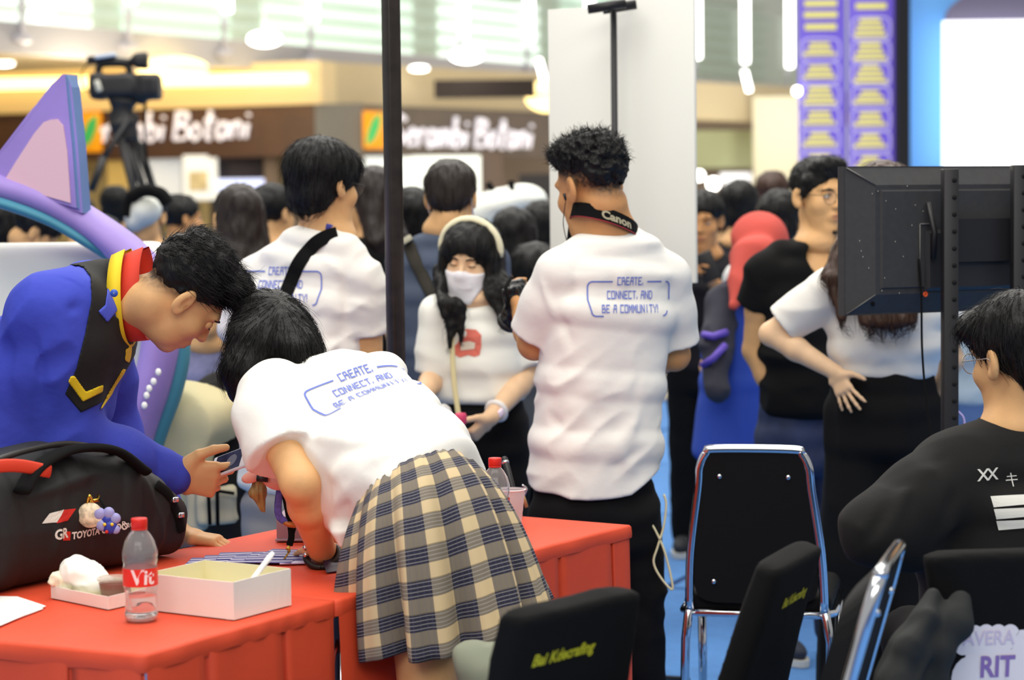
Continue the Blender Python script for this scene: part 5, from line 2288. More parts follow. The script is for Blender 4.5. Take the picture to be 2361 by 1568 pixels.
def tufts(sc, Vv, n, flow, Ln, r, curl, lift, seed, mask=None, K=5):
    rg = np.random.RandomState(seed)
    cand = Vv if mask is None else Vv[mask(Vv)]
    p = cand[rg.randint(0, len(cand), n)] + rg.randn(n, 3) * .002
    e = sc.h
    def grad(q):
        g = np.stack([sc.sample(q + np.eye(3)[i] * e) - sc.sample(q - np.eye(3)[i] * e) for i in range(3)], 1)
        return g / (np.linalg.norm(g, axis=1, keepdims=True) + 1e-9)
    N = grad(p)
    rings = []
    d0 = rg.randn(n, 3) * curl
    Lr = Ln * (.5 + rg.rand(n, 1))
    p = p - N * .002
    for k in range(K):
        T = flow(p, N)
        N = grad(p)
        T = T - N * (T * N).sum(1, keepdims=True)
        T /= np.linalg.norm(T, axis=1, keepdims=True) + 1e-9
        d = T + d0 + N * lift
        d /= np.linalg.norm(d, axis=1, keepdims=True)
        side = np.cross(d, N)
        side /= np.linalg.norm(side, axis=1, keepdims=True) + 1e-9
        rr = r * (1.0 - .85 * k / (K - 1))
        rings.append(np.stack([p + side * rr, p + np.cross(side, d) * rr, p - side * rr], 1))
        d0 = d0 + rg.randn(n, 3) * curl * .5
        p = p + d * Lr / (K - 1)
    V = np.stack(rings, 1).reshape(-1, 3)
    b = (np.arange(n) * K * 3)[:, None]
    Q = []
    for k in range(K - 1):
        for j in range(3):
            j2 = (j + 1) % 3
            Q.append(np.concatenate([b + k * 3 + j, b + k * 3 + j2, b + (k + 1) * 3 + j2, b + (k + 1) * 3 + j], 1))
    return V, np.concatenate(Q)


def hand_prims(sc, w, d, n, side=1, curl=(18, 24, 18), spread=6, s=1.0, thumb=(.75, .55, .25), thumb_curl=15, palm=1.0, curls=None):
    """w wrist, d finger direction, n palm normal, side: thumb on +/- cross(d,n)"""
    d = nrm(d)
    n = np.asarray(n, float)
    n = nrm(n - d * (n @ d))
    l = np.cross(d, n) * side
    w = np.asarray(w, float)
    sc.u(loft([(w, l, .024 * s, .020 * s), (w + d * .03 * s, l, .036 * s, .017 * s), (w + d * .085 * s, l, .040 * s, .0135 * s)], 2.6, .7), .012)
    Ls = [(.040, .024, .020), (.044, .028, .021), (.040, .026, .020), (.032, .020, .018)]
    offs = [.030, .0105, -.0095, -.028]
    for i in range(4):
        cu = curls[i] if curls else curl
        p = w + d * (.088 - (.008 if i == 3 else .003 * (i != 1))) * s + l * offs[i] * s
        a = math.radians((1.5 - i) * spread)
        dd = nrm(d * math.cos(a) + l * math.sin(a))
        th = 0
        r0 = [.0088, .0088, .0084, .0074][i] * s
        sc.u(cone(p - dd * .03 * s, p, r0, r0 * 1.04), .008)
        for j in range(3):
            th += math.radians(cu[j])
            q = p + (dd * math.cos(th) + n * math.sin(th)) * Ls[i][j] * s
            sc.u(cone(p, q, r0 * (1.02 - .07 * j), r0 * (.97 - .08 * j)), .004)
            p = q
    b = w + d * .022 * s + l * .022 * s
    t1 = nrm(l * thumb[0] + d * thumb[1] + n * thumb[2])
    m1 = b + t1 * .040 * s
    t2 = nrm(t1 + d * math.tan(math.radians(thumb_curl + 12)) + n * .1)
    m2 = m1 + t2 * .032 * s
    t3 = nrm(t2 + d * math.tan(math.radians(thumb_curl)))
    m3 = m2 + t3 * .026 * s
    sc.u(cone(b, m1, .0145 * s, .0115 * s), .014)
    sc.u(cone(m1, m2, .0112 * s, .0100 * s), .004)
    sc.u(cone(m2, m3, .0100 * s, .0078 * s), .004)


def leg_prims(hip, knee, ank, r=(.085, .06, .048)):
    return [cone(hip, knee, r[0], r[1]), cone(knee, ank, r[1], r[2])]


def shoe(pr, ank, F, m=None, sole=None, s=1.0, name='shoe'):
    F = nrm(V3(F[0], F[1], 0))
    R = np.array([np.cross(F, V3(0, 0, 1)), F, V3(0, 0, 1)])
    a = V3(ank[0], ank[1], 0)
    sc = Sc().u(ell(a + F * .07 + V3(0, 0, .045), (.043 * s, .13 * s, .04 * s), R), .02).u(cone(a + V3(0, 0, .05), a + V3(0, 0, .10), .042, .04), .03)
    sc.keep(lambda X, Y, Z: .022 - Z, .004)
    o = sc.build(name, .010, [m or mat('shoe_dark', (40, 42, 48), .7)], pr.root)
    q = MB()
    V = []
    n = 20
    for z in (.003, .026):
        for k in range(n):
            th = 2 * math.pi * k / n
            V.append(a + F * (.07 + .138 * s * math.cos(th)) + R[0] * (.046 * s * math.sin(th) * (1 + .12 * math.cos(th))) + V3(0, 0, z))
    q.add(V, [tuple(range(n))[::-1], tuple(range(n, 2 * n))] + [(k, (k + 1) % n, n + (k + 1) % n, n + k) for k in range(n)])
    q.build('sole', [sole or M_sole], o)
    return o


def shirt_print(pr, shirt_o, sc, o, right, up, d, k=1.0, words=("CREATE,", "CONNECT, AND", "BE A COMMUNITY!"), m=None):
    """framed pixel lettering; o is the middle of the print"""
    px, py = .0021 * k, .0033 * k
    qs = []
    for w_, y in zip(words, (.040, .002, -.036)):
        qs += pix_quads(w_, px, py, 0, y * k)
    W, Hh = .125 * k, .055 * k
    r = .014 * k
    wd = .0042 * k
    y1, y0 = .050 * k, -.045 * k
    fr = []
    for sx in (-1, 1):
        arc1 = [(sx * (W - r + r * math.sin(t)), y1 - r + r * math.cos(t)) for t in [i * math.pi / 2 / 4 for i in range(5)]]
        arc0 = [(sx * (W - .01 * k - r + r * math.cos(t)), y0 + r - r * math.sin(t)) for t in [i * math.pi / 2 / 4 for i in range(5)]]
        fr += line_quads([(sx * .052 * k, y1)] + arc1 + [(sx * W, .0)] + arc0 + [(sx * (W - .045 * k), y0)] if sx < 0 else [(sx * .052 * k, y1)] + arc1 + [(sx * W, .0)] + arc0, wd)
    return decal('back_print', qs + fr, o, right, up, sc, d, m or M_print, shirt_o, .0022)


def glasses(pr, m=None, r=.022):
    L, R, hs = pr.L, pr.hR, pr.hs
    q = MB()
    for sx in (-1, 1):
        q.tube([L(sx * .033 + r * math.cos(a), .106 + .002 * math.sin(a), -.004 + r * .95 * math.sin(a)) for a in [2 * math.pi * k / 24 for k in range(25)]], .0011, 6, cap=False)
        q.tube([L(sx * (.033 + r), .105, .003), L(sx * .077, .08, .004), L(sx * .083, .0, .006), L(sx * .080, -.012, -.004)], .0012, 6)
    q.tube(bez([L(-.012, .107, .003), L(0, .110, .007), L(.012, .107, .003)], 4), .0011, 6)
    o = q.build('glasses', [m or mat('glasses_metal', (74, 70, 64), .3, metal=.7)], pr.root)
    for sx in (-1, 1):
        q = MB()
        q.lathe([(.001, 0), (r * hs * .97, 0)], 24, L(sx * .033, .106, -.004), R=np.array([R[0], -R[2], R[1]]), cap=False)
        q.build('lens', [mat('lens_clear', (244, 246, 246), .1, alpha=.05, spec=.1)], o)
    return o
# ================================================================== HEROES
Z = V3(0, 0, 1)

# ---------------------------------------------------------------- man with the camera (white tee, back to us)
Y0 = 6.0
pr = Person(P(1385, 1400, Y0), 'person in white printed tee with camera neck strap, curly short hair, looking left', M_skin_d)
cm = pr
F = nrm(V3(-.34, .94, 0))
Rb = nrm(np.cross(F, Z))
nb = P(1402, 525, Y0)
pr.head(P(1362, 428, Y0), V3(-.62, .74, -.22), V3(-.12, .02, 1), 1.06, neck=nb + V3(0, .01, -.02), h=.0035, fade=(.0, -.052), nr=.062)
shL, shR = P(1292, 632, Y0 - .06), P(1538, 640, Y0 + .05)
elL, wrL = P(1232, 792, Y0 + .02), P(1204, 722, Y0 + .26)
elR, wrR = P(1556, 820, Y0 + .12), P(1470, 840, Y0 + .36)
pr.arm([shL, lerp(shL, elL, .5), elL, lerp(elL, wrL, .4), wrL], [.052, .050, .045, .044, .030], hand=dict(d=nrm(V3(-.35, .75, .35)), n=V3(.6, .2, .2), side=-1, curl=(35, 45, 30), thumb=(.2, .9, .35)), h=.005)
pr.arm([shR, lerp(shR, elR, .5), elR, lerp(elR, wrR, .4), wrR], [.052, .048, .042, .042, .028], h=.007, hand=dict(d=nrm(V3(-.8, .4, .2)), n=V3(0, .9, .1), side=1, curl=(30, 40, 30)))
pr.core(loft([(P(1380, 1180, Y0), Rb, .15, .11), (P(1385, 900, Y0), Rb, .14, .10), (P(1402, 640, Y0), Rb, .16, .09), (nb, Rb, .05, .05)]))
pr.finish()
# shirt
sc = Sc()
sc.u(loft([(P(1366, 1150, Y0), Rb, .186, .145), (P(1372, 1020, Y0), Rb, .180, .14), (P(1384, 880, Y0), Rb, .172, .13), (P(1400, 720, Y0), Rb, .185, .13), (P(1412, 630, Y0), Rb, .165, .115), (P(1412, 570, Y0), Rb, .118, .09), (P(1406, 528, Y0), Rb, .070, .068)], 2.5, .4), .035)
cuL = lerp(shL, elL, .76)
cuR = lerp(shR, elR, .74)
sc.u(chain([P(1350, 590, Y0 - .03), shL, lerp(shL, cuL, .6)], [.06, .064, .078]), .035)
sc.u(capcone(lerp(shL, cuL, .55), cuL + nrm(elL - shL) * .025, .077, .080), .02)
sc.u(chain([P(1480, 595, Y0 + .03), shR, lerp(shR, cuR, .6)], [.06, .060, .070]), .035)
sc.u(capcone(lerp(shR, cuR, .55), cuR + nrm(elR - shR) * .02, .070, .074), .02)
zh = P(1370, 1128, Y0)[2]
sc.keep(lambda X, Y, Z: (zh + .022 * np.sin((X - P(1215, 1100, Y0)[0]) * 8.5) * -1 + .012 + .05 * np.maximum(X - P(1440, 0, Y0)[0], 0) / .1) - Z, .006)
q = lambda x, y, d=-.12: P(x, y, Y0 + d)
sc.grow(creases([(q(1300, 720), q(1345, 900), -.010, .018), (q(1330, 600), q(1310, 740), -.006, .014), (q(1290, 900), q(1460, 1080), .012, .022), (q(1270, 960), q(1400, 1060), -.009, .018),
                 (q(1500, 940), q(1350, 1110), .010, .020), (q(1525, 1020), q(1380, 1085), -.008, .016), (q(1300, 780), q(1400, 960), .009, .022), (q(1510, 740), q(1460, 930), -.007, .018),
                 (q(1460, 560), q(1420, 700), .004, .02), (q(1380, 570), q(1440, 760), -.004, .018), (q(1240, 640), q(1280, 730), .006, .012), (q(1545, 690), q(1575, 770), .005, .012)]))
w1 = wrinkle(.005, np.array([nrm(V3(.8, 0, .6)), V3(0, 1, 0), nrm(V3(-.6, 0, .8))]), (9, 6, 20))
zc = P(0, 760, Y0)[2]
sc.grow(lambda x, y, z: w1(x, y, z) * np.clip((zc - z) / .25 + .25, .15, 1))
sh = sc.build('t_shirt', .0055, [M_tee], pr.root)
sh['label'] = 'loose white tee with blue framed lettering on the back'
shirt_print(pr, sh, sc, P(1456, 692, Y0 - .14), Rb + V3(0, 0, -.02), Z, nrm(V3(-.1, 1, 0)), .98)
q_ = MB()
# collar rib
col = [nb + V3(.076 * math.cos(a), .066 * math.sin(a), -.004 + .012 * math.sin(a) - .012 * math.cos(a)) for a in [2 * math.pi * k / 24 for k in range(25)]]
q_.tube(col, .0085, 8, cap=False)
q_.build('collar', [M_tee], sh)
# trousers
hipL, hipR = P(1290, 1190, Y0 - .02), P(1450, 1190, Y0 + .04)
knL, knR = V3(hipL[0] + .00, Y0 - .0, .48), V3(P(1478, 1500, Y0)[0], Y0 + .05, .48)
anL, anR = V3(knL[0], Y0 + .02, .08), V3(knR[0] + .01, Y0 + .08, .08)
sc = Sc().u(loft([(P(1365, 1090, Y0), Rb, .165, .11), (P(1368, 1180, Y0), Rb, .178, .13), (P(1370, 1245, Y0), Rb, .17, .12)], 2.4, .5), .03)
sc.u(leg_prims(hipL + V3(0, 0, -.06), knL, anL, (.095, .068, .06)), .03).u(leg_prims(hipR + V3(0, 0, -.06), knR, anR, (.095, .070, .062)), .03)
w2 = wrinkle(.008, np.eye(3), (9, 9, 16))
sc.grow(w2)
sc.build('trousers', .010, [M_trb], pr.root)
for a in (anL, anR):
    shoe(pr, a, F)
# hair: curly top with fading sides
hs_ = pr.hair_short(vol=(.082, .104, .080), top=.042, nape=-.015)
sc = Sc()
L = pr.L
sc.u(ell(L(0, -.022, .062), tuple(v * 1.06 for v in (.085, .100, .068)), pr.hR), .01)
sc.u(ell(L(0, -.000, .092), tuple(v * 1.06 for v in (.088, .104, .048)), pr.hR), .03)
sc.u(ell(L(0, -.072, .030), (.070, .04, .062), pr.hR), .03)
sc.cut(ell(L(0, .128, -.022), (.093, .085, .085), pr.hR), .012)
n_ = pr.hR.T @ nrm(V3(0, .55, -.83))
sc.keep(plane(L(0, -.06, -.010), n_), .02)
for sx in (-1, 1):
    sc.cut(ell(L(sx * .090, .01, -.002), (.03, .05, .042), pr.hR), .012)
sc.grow(lambda x, y, z: -.007 * vnoise(x * 75, y * 75, z * 75) - .005 * vnoise(x * 140, y * 140, z * 140))
zc2 = L(0, 0, .05)
pr.put_hair(sc, .004, 2600, lambda Pn, N: Pn - L(0, -.03, .06) + np.array([0, 0, .05]), Ln=.020, r=.0011, curl=1.2, lift=.3, mask=lambda Vv: (Vv - zc2) @ pr.hR[2] > -.01)
# camera strap round the neck and camera in the hand (things he holds)
strap = empty('camera_strap', P(1420, 500, Y0 - .07), 'black camera neck strap with grey lettering on the nape', 'strap')
q_ = MB()
cs = nb + V3(-.010, -.010, .036)
pts = []
for a in np.linspace(math.pi * 1.02, math.pi * 2.02, 15):
    tl = .030 * math.cos(a)
    pts.append(cs + V3(.088 * math.cos(a), .082 * math.sin(a), -tl - .022 * (1 + math.sin(a)) * 1))
V, Fq = [], []
for i, p in enumerate(pts):
    o_ = nrm((p - cs) * V3(1, 1, 0))
    for hz in (-.020, .020):
        for th in (0, .0035):
            V.append(p + o_ * (th + (.006 if hz < 0 else 0)) + V3(0, 0, hz))
for i in range(len(pts) - 1):
    for a, b in ((0, 1), (1, 3), (3, 2), (2, 0)):
        Fq.append((i * 4 + a, i * 4 + b, (i + 1) * 4 + b, (i + 1) * 4 + a))
q_.add(V, Fq, smooth=False)
q_.build('band', [M_black], strap)
q_ = MB()
q_.tube([p + nrm((p - cs) * V3(1, 1, 0)) * .009 + V3(0, 0, -.0185) for p in pts], .0016, 5)
q_.build('edge_stitch', [mat('stitch_red', (150, 40, 50), .8)], strap)
Vt, Ft = text_mesh('Canon', .030, bold=.0012)
Vw = []
a0 = math.radians(290)
for x, y, z in Vt:
    a = a0 + x / .086
    p = cs + V3(.088 * math.cos(a), .082 * math.sin(a), -.030 * math.cos(a) - .022 * (1 + math.sin(a)))
    o_ = nrm((p - cs) * V3(1, 1, 0))
    Vw.append(p + o_ * .0062 + V3(0, 0, y - .010) + o_ * (.003 - y * .1))
put('lettering', mesh_py('lettering', Vw, Ft), strap, [mat('strap_grey', (176, 168, 140), .7)])
q_ = MB()
q_.tube(bez([pts[0], P(1300, 600, Y0 + .16), P(1230, 680, Y0 + .3)], 6), .008, 6, flat=(V3(0, 1, 0), .3))
q_.build('cord', [M_black], strap)
cam_o = empty('photo_camera', P(1190, 690, Y0 + .30), 'black photo camera held up in the left hand of the curly haired man', 'camera')
R = axes(V3(.3, .9, 0), z=V3(-.25, 0, 1))
sc = Sc().u(rbox(P(1196, 692, Y0 + .32), (.055, .03, .042), R, .012), .01).u(rbox(P(1192, 655, Y0 + .32), (.025, .022, .014), R, .008), .012).u(cone(P(1192, 692, Y0 + .32), P(1180, 735, Y0 + .36), .03, .034), .01)
sc.grow(wrinkle(.004, np.eye(3), (60, 60, 60)))
sc.build('camera_body', .004, [mat('camera_gloss', (22, 22, 24), .25)], cam_o)
q_ = MB()
q_.tube([P(1176, 738, Y0 + .36), P(1171, 745, Y0 + .37)], [.034, .036], 16)
q_.build('lens_ring', [M_blackp], cam_o)
q_ = MB()
q_.tube(bez([P(1178, 640, Y0 + .28), P(1166, 664, Y0 + .24), P(1172, 690, Y0 + .24), P(1168, 712, Y0 + .26)], 5), .006, 6)
q_.build('hand_strap', [M_black], cam_o)
# earphone
ear_w = empty('earphone', P(1312, 450, Y0 - .06), 'thin black in ear earphone with its cord on the cheek', 'earphone')
q_ = MB()
q_.tube([L(-.094, .004, -.012), L(-.092, .006, -.030)], [.0045, .003], 8)
q_.build('bud', [M_blackp], ear_w)
q_ = MB()
q_.tube(bez([L(-.092, .006, -.030), L(-.086, .03, -.06), L(-.07, .06, -.09), L(-.06, .07, -.15), L(-.07, .06, -.19)], 6), .0013, 5)
q_.build('cord', [M_blackp], ear_w)

# ---------------------------------------------------------------- bent girl in plaid skirt
pr = Person(P(1010, 1500, 4.6), 'person in white printed tee and plaid skirt bending over the table, long black hair', M_skin)
girl = pr
Sg = nrm(P(690, 862, 4.90) - P(985, 1110, 4.60))
Rg = nrm(V3(.815, .42, .34) - Sg * (V3(.815, .42, .34) @ Sg))
Ng = np.cross(Rg, Sg)
nbg = P(690, 884, 4.91)
pr.head(P(624, 792, 4.97), V3(-.62, .22, -.74), V3(-.55, .30, .66), .88, neck=nbg, h=.0045, nr=.05)
shL = P(602, 915, 4.76)
elL, wrL = P(692, 1112, 4.62), P(742, 1268, 4.80)
shR = P(772, 880, 5.02)
elR, wrR = P(720, 1120, 5.12), P(800, 1280, 5.16)
pr.arm([shL, lerp(shL, elL, .5), elL, lerp(elL, wrL, .35), wrL], [.046, .046, .042, .042, .030], h=.0045, hand=dict(d=nrm(V3(-.25, .95, -.16)), n=V3(0, -.15, -1), side=-1, curl=(4, 8, 6), spread=9, s=.92, thumb=(.85, .45, .05)))
pr.arm([shR, elR, wrR], [.042, .036, .026], h=.008, hand=dict(d=nrm(V3(-.1, .9, -.2)), n=V3(0, -.1, -1), side=1, s=.9, curl=(5, 8, 5)))
pr.core(loft([(P(985, 1118, 4.62), Rg, .115, .085), (P(850, 1025, 4.76), Rg, .10, .07), (P(742, 915, 4.89), Rg, .10, .05)]))
hL, hR2 = P(985, 1290, 4.52), P(1090, 1290, 4.68)
kL, kR = V3(P(985, 1600, 4.5)[0] + .0, 4.50, .47), V3(P(1120, 1600, 4.7)[0], 4.66, .47)
aL, aR = V3(kL[0], 4.42, .09), V3(kR[0], 4.58, .09)
pr.core(leg_prims(hL, kL, aL, (.092, .055, .04)) + leg_prims(hR2, kR, aR, (.088, .055, .04)), .009, .01)
pr.finish()
for a in (aL, aR):
    shoe(pr, a, V3(-.5, .8, 0), mat('shoe_white', (230, 228, 222), .6))
# tee: loose, hanging below the torso
sc = Sc()
g = lambda t, n_=0.0, r_=0.0: lerp(P(985, 1105, 4.60), P(700, 868, 4.90), t) + Ng * n_ + Rg * r_
sc.u(loft([(g(-.04, -.012, -.012), Rg, .136, .115), (g(.12, -.03, -.010), Rg, .146, .125), (g(.4, -.035, -.006), Rg, .155, .125), (g(.72, -.022), Rg, .166, .103), (g(.92, -.018), Rg, .125, .072), (g(1.03, 0), Rg, .065, .052)], 3.1, .4), .04)
# belly cloth hanging down
sc.u(loft([(P(786, 1070, 4.76), nrm(V3(.9, -.2, -.3)), .115, .060), (P(794, 1130, 4.72), nrm(V3(.9, -.2, -.3)), .080, .070), (P(806, 1215, 4.66), nrm(V3(.9, -.2, -.2)), .030, .075), (P(808, 1246, 4.66), nrm(V3(.9, -.2, -.2)), .014, .06)], 2.2, .4), .05)
cu = P(650, 1035, 4.675)
cu0 = P(618, 965, 4.725)
sc.u(chain([P(640, 900, 4.80), shL + V3(.02, .01, 0), cu0], [.07, .066, .078]), .035)
sc.u(capcone(lerp(cu0, cu, .1), cu + nrm(V3(.30, -.1, -.94)) * .012, .079, .084), .025)
sc.u(chain([g(.84, -.035, .09), shR + V3(0, 0, -.03), lerp(shR, elR, .5)], [.06, .062, .07]), .035)
# hem against the skirt
hemn = nrm(P(1100, 1060, 4.6) - P(880, 930, 4.75) + V3(0, 0, -.09))
wst = wrinkle(.008, np.array([Sg, Rg, Ng]), (7, 16, 12))
q = lambda x, y, Yq: P(x, y, Yq)
sc.grow(creases([(q(720, 905, 4.66), q(735, 1010, 4.62), -.010, .014), (q(700, 1000, 4.62), q(900, 1030, 4.55), .009, .016), (q(760, 1100, 4.58), q(920, 1040, 4.52), .010, .016), (q(750, 1060, 4.58), q(960, 1000, 4.52), -.006, .016),
                 (q(575, 930, 4.68), q(640, 1000, 4.62), .005, .012), (q(600, 960, 4.68), q(690, 1010, 4.6), -.006, .010), (q(790, 1180, 4.58), q(860, 1080, 4.52), -.008, .014)]))
gm_ = g(.55, .045)
sc.grow(lambda x, y, z: wst(x, y, z) * np.clip(.8 - 14 * ((x - gm_[0]) * Ng[0] + (y - gm_[1]) * Ng[1] + (z - gm_[2]) * Ng[2]), .12, .9))
sh = sc.build('t_shirt', .0055, [M_tee], pr.root)
sh['label'] = 'loose white tee with blue framed lettering on the bent back'
shirt_print(pr, sh, sc, P(846, 922, 4.75) + Ng * .1, Rg * .98 - Sg * .18, Sg * .98 + Rg * .18, -Ng, 1.02)
# skirt
q_ = MB()
nu, nv = 160, 34
c0, c1 = P(955, 1104, 4.60), P(1036, 1452, 4.56)
ax0 = nrm(lerp(Sg, Z, .40))
A0_, B0_ = nrm(V3(.9, .42, .0)), None
A0_ = nrm(A0_ - ax0 * (A0_ @ ax0))
B0_ = np.cross(ax0, A0_)
A1_, B1_ = nrm(V3(.93, .3, .17)), nrm(V3(-.3, .95, .05))
rng = random.Random(2)
ph = [rng.random() * 6.28 for _ in range(4)]
V, UV, Fq = [], [], []
for j in range(nv + 1):
    v = j / nv
    cen = lerp(c0, c1, v) + Ng * (.052 * math.sin(math.pi * min(1, v * 1.05)) * (1 - v))
    a_x = nrm(lerp(A0_, A1_, v))
    b_x = nrm(lerp(B0_, B1_, v))
    gro = (1 - (1 - v) ** 2.1)
    rx = .122 + .085 * gro
    ry = .105 + .062 * gro
    for i in range(nu + 1):
        u = 2 * math.pi * i / nu
        gath = max(0, 1 - v * 7) * .004 * math.sin(u * 38)
        fold = (.003 + .021 * v ** 1.3) * math.sin(9 * u + ph[0] + .9 * math.sin(2 * u + ph[1]) + .4 * v) + (.002 + .010 * v) * math.sin(17 * u + ph[2] + .5 * math.sin(3 * u))
        r_ = 1 + (fold + gath) / .15
        V.append(cen + a_x * rx * r_ * math.cos(u) + b_x * ry * r_ * math.sin(u) + Z * (.006 * math.sin(5 * u + 1) * v))
        UV.append((i / nu + .004 * math.sin(5 * u) , v))
n1 = nu + 1
for j in range(nv):
    for i in range(nu):
        Fq.append((j * n1 + i, j * n1 + i + 1, (j + 1) * n1 + i + 1, (j + 1) * n1 + i))
me = mesh_py('skirt', V, Fq, True)
uvl = me.uv_layers.new(name='plaid')
for l in me.loops:
    uvl.data[l.index].uv = UV[l.vertex_index]
m = bpy.data.materials.new('plaid')
m.use_nodes = True
nt = m.node_tree
bs = nt.nodes['Principled BSDF']
bs.inputs['Roughness'].default_value = .85
uvn = nt.nodes.new('ShaderNodeUVMap')
uvn.uv_map = 'plaid'
sep = nt.nodes.new('ShaderNodeSeparateXYZ')
nt.links.new(uvn.outputs['UV'], sep.inputs[0])


def mth(op, a, b=None, c=None):
    n = nt.nodes.new('ShaderNodeMath')
    n.operation = op
    for k, x in enumerate((a, b, c)):
        if x is None:
            continue
        if hasattr(x, 'is_linked'):
            nt.links.new(x, n.inputs[k])
        else:
            n.inputs[k].default_value = x
    return n.outputs[0]


def mixc(f, a, b):
    n = nt.nodes.new('ShaderNodeMix')
    n.data_type = 'RGBA'
    for k, x in (('Factor', f), ('A', a), ('B', b)):
        if hasattr(x, 'is_linked'):
            nt.links.new(x, n.inputs[k])
        elif k == 'Factor':
            n.inputs[k].default_value = x
        else:
            n.inputs[k].default_value = (*lin(x), 1)
    return n.outputs['Result']


fu = mth('FRACT', mth('MULTIPLY', sep.outputs[0], 15.0))
fv = mth('FRACT', mth('ADD', mth('MULTIPLY', sep.outputs[1], 7.2), .30))
bu = mth('LESS_THAN', fu, .5)
bv = mth('LESS_THAN', fv, .52)
both = mth('MULTIPLY', bu, bv)
tan_, mid_, navy = (216, 192, 150), (128, 118, 104), (36, 36, 58)
col = mixc(mth('MAXIMUM', bu, bv), tan_, mid_)
col = mixc(both, col, navy)
# fine threads
t1 = mth('LESS_THAN', mth('ABSOLUTE', mth('SUBTRACT', mth('FRACT', mth('MULTIPLY', fv, 8.0)), .5)), .09)
t1 = mth('MULTIPLY', t1, bv)
col = mixc(mth('MULTIPLY', t1, .42), col, (214, 210, 204))
t2 = mth('LESS_THAN', mth('ABSOLUTE', mth('SUBTRACT', mth('FRACT', mth('MULTIPLY', fu, 8.0)), .5)), .08)
t2 = mth('MULTIPLY', t2, bu)
col = mixc(mth('MULTIPLY', t2, .22), col, (96, 92, 120))
t3 = mth('LESS_THAN', mth('ABSOLUTE', mth('SUBTRACT', fv, .985)), .014)
col = mixc(mth('MULTIPLY', t3, .6), col, (66, 58, 48))
nt.links.new(col, bs.inputs['Base Color'])
sk = put('skirt', me, pr.root, [m])
sk['label'] = 'flared beige and navy plaid skirt'
md = sk.modifiers.new('thick', 'SOLIDIFY')
md.thickness = .0025
# hair: cap, long fall to the table side, pink bow and light tip
sc = Sc()
L = pr.L
hb = P(642, 772, 4.96)
sc.u(ell(hb, (.084, .096, .080), axes(nrm(V3(.82, 0, -.57)), z=V3(.57, -.25, .78))), .02)
sc.u(ell(pr.hc + pr.hR[2] * .05 - pr.hR[1] * .01 + V3(.012, 0, .0), (.073, .090, .077), pr.hR), .02)
sc.u(ell(P(690, 805, 4.93), (.055, .08, .050), axes(nrm(V3(.7, -.1, -.7)), z=V3(.7, 0, .7))), .03)
fall = [P(585, 790, 4.90), P(558, 850, 4.88), P(556, 905, 4.88)]
sc.u([loftseg(fall[i], fall[i + 1], V3(.8, .5, 0), V3(.8, .5, 0), (.062 - .016 * i, .05), (.044 - .016 * i, .04)) for i in range(2)], .03)
sc.u([loftseg(P(560, 880, 4.93), P(592, 1075, 4.94), V3(1, .3, 0), V3(1, .3, 0), (.03, .03), (.014, .014))], .02)
sc.cut(ell(P(500, 806, 4.93), (.026, .10, .045), axes(nrm(V3(1, 0, .1)), z=Z)), .01)
cr = P(637, 690, 4.90)
sc.grow(lambda x, y, z: -.0022 * vnoise(x * 190 + z * 60, y * 190, z * 25 + x * 12))
sc.grow(creases([(cr, P(600, 800, 4.84), -.004, .006), (cr, P(700, 790, 4.84), -.003, .006), (P(660, 740, 4.84), P(645, 840, 4.83), -.004, .008)]))
pr.put_hair(sc, .0045, 2200, lambda Pn, N: Pn - cr + np.array([-.02, 0, -.06]), Ln=.085, r=.0010, curl=.06, lift=.0, mask=lambda Vv: Vv[:, 2] > P(0, 835, 4.93)[2])
q_ = MB()
bw = P(604, 1104, 4.86)
for sx, c, r in ((-1, P(580, 1098, 4.86), .02), (1, P(628, 1114, 4.86), .022)):
    V_, F_ = sphere(c, (.026, .012, .016), 14, 9, axes(nrm(V3(1, 0, .5 * -sx)), z=Z))
    V_ = [lerp(v, bw, .55 * max(0, 1 - np.linalg.norm(v - bw) / .05)) for v in V_]
    q_.add(V_, F_, smooth=True)
o = q_.build('hair_bow', [mat('bow_pink', (236, 168, 150), .7)], pr.root)
q_ = MB()
q_.tube([P(592, 1102, 4.85), P(618, 1104, 4.85)], .008, 8)
q_.build('hair_clip', [M_blackp], pr.root)
sc = Sc().u([loftseg(P(598, 1100, 4.87), P(594, 1136, 4.87), V3(1, 0, 0), V3(1, 0, 0), (.010, .008), (.020, .012)), loftseg(P(594, 1136, 4.87), P(608, 1178, 4.87), V3(1, 0, 0), V3(1, 0, 0), (.020, .012), (.005, .004))], .01)
sc.grow(lambda x, y, z: -.003 * vnoise(x * 220, y * 200, z * 20))
o = sc.build('hair_tip', .003, [mat('hair_bleached', (150, 122, 70), .5, noise=.4, nscale=120, stretch=(1, 1, .1))], pr.root)
o['label'] = 'bleached light brown hair tip below the pink bow'
# bracelet / watch
q_ = MB()
wp = lerp(wrL, elL, -.02)
dw = nrm(V3(.05, .35, -.95))
a_, b_ = nrm(np.cross(dw, V3(1, 0, 0))), None
b_ = np.cross(dw, a_)
pts = [wp + V3(0, .004, -.010) + .037 * (a_ * math.cos(t) + b_ * math.sin(t)) + V3(0, 0, -.008 * math.cos(t)) for t in np.linspace(0, 2 * math.pi, 25)]
q_.tube(pts, .0075, 8, flat=(dw, 1.0), cap=False)
wb = q_.build('bracelet', [mat('strap_black', (26, 22, 20), .5)], pr.root)
q_ = MB()
q_.add(*sphere(wp + V3(-.036, -.012, -.006), (.006, .005, .006), 8, 6), smooth=True)
q_.add(*sphere(wp + V3(-.038, .000, .008), (.006, .005, .006), 8, 6), smooth=True)
q_.build('stud', [M_chrome], wb)
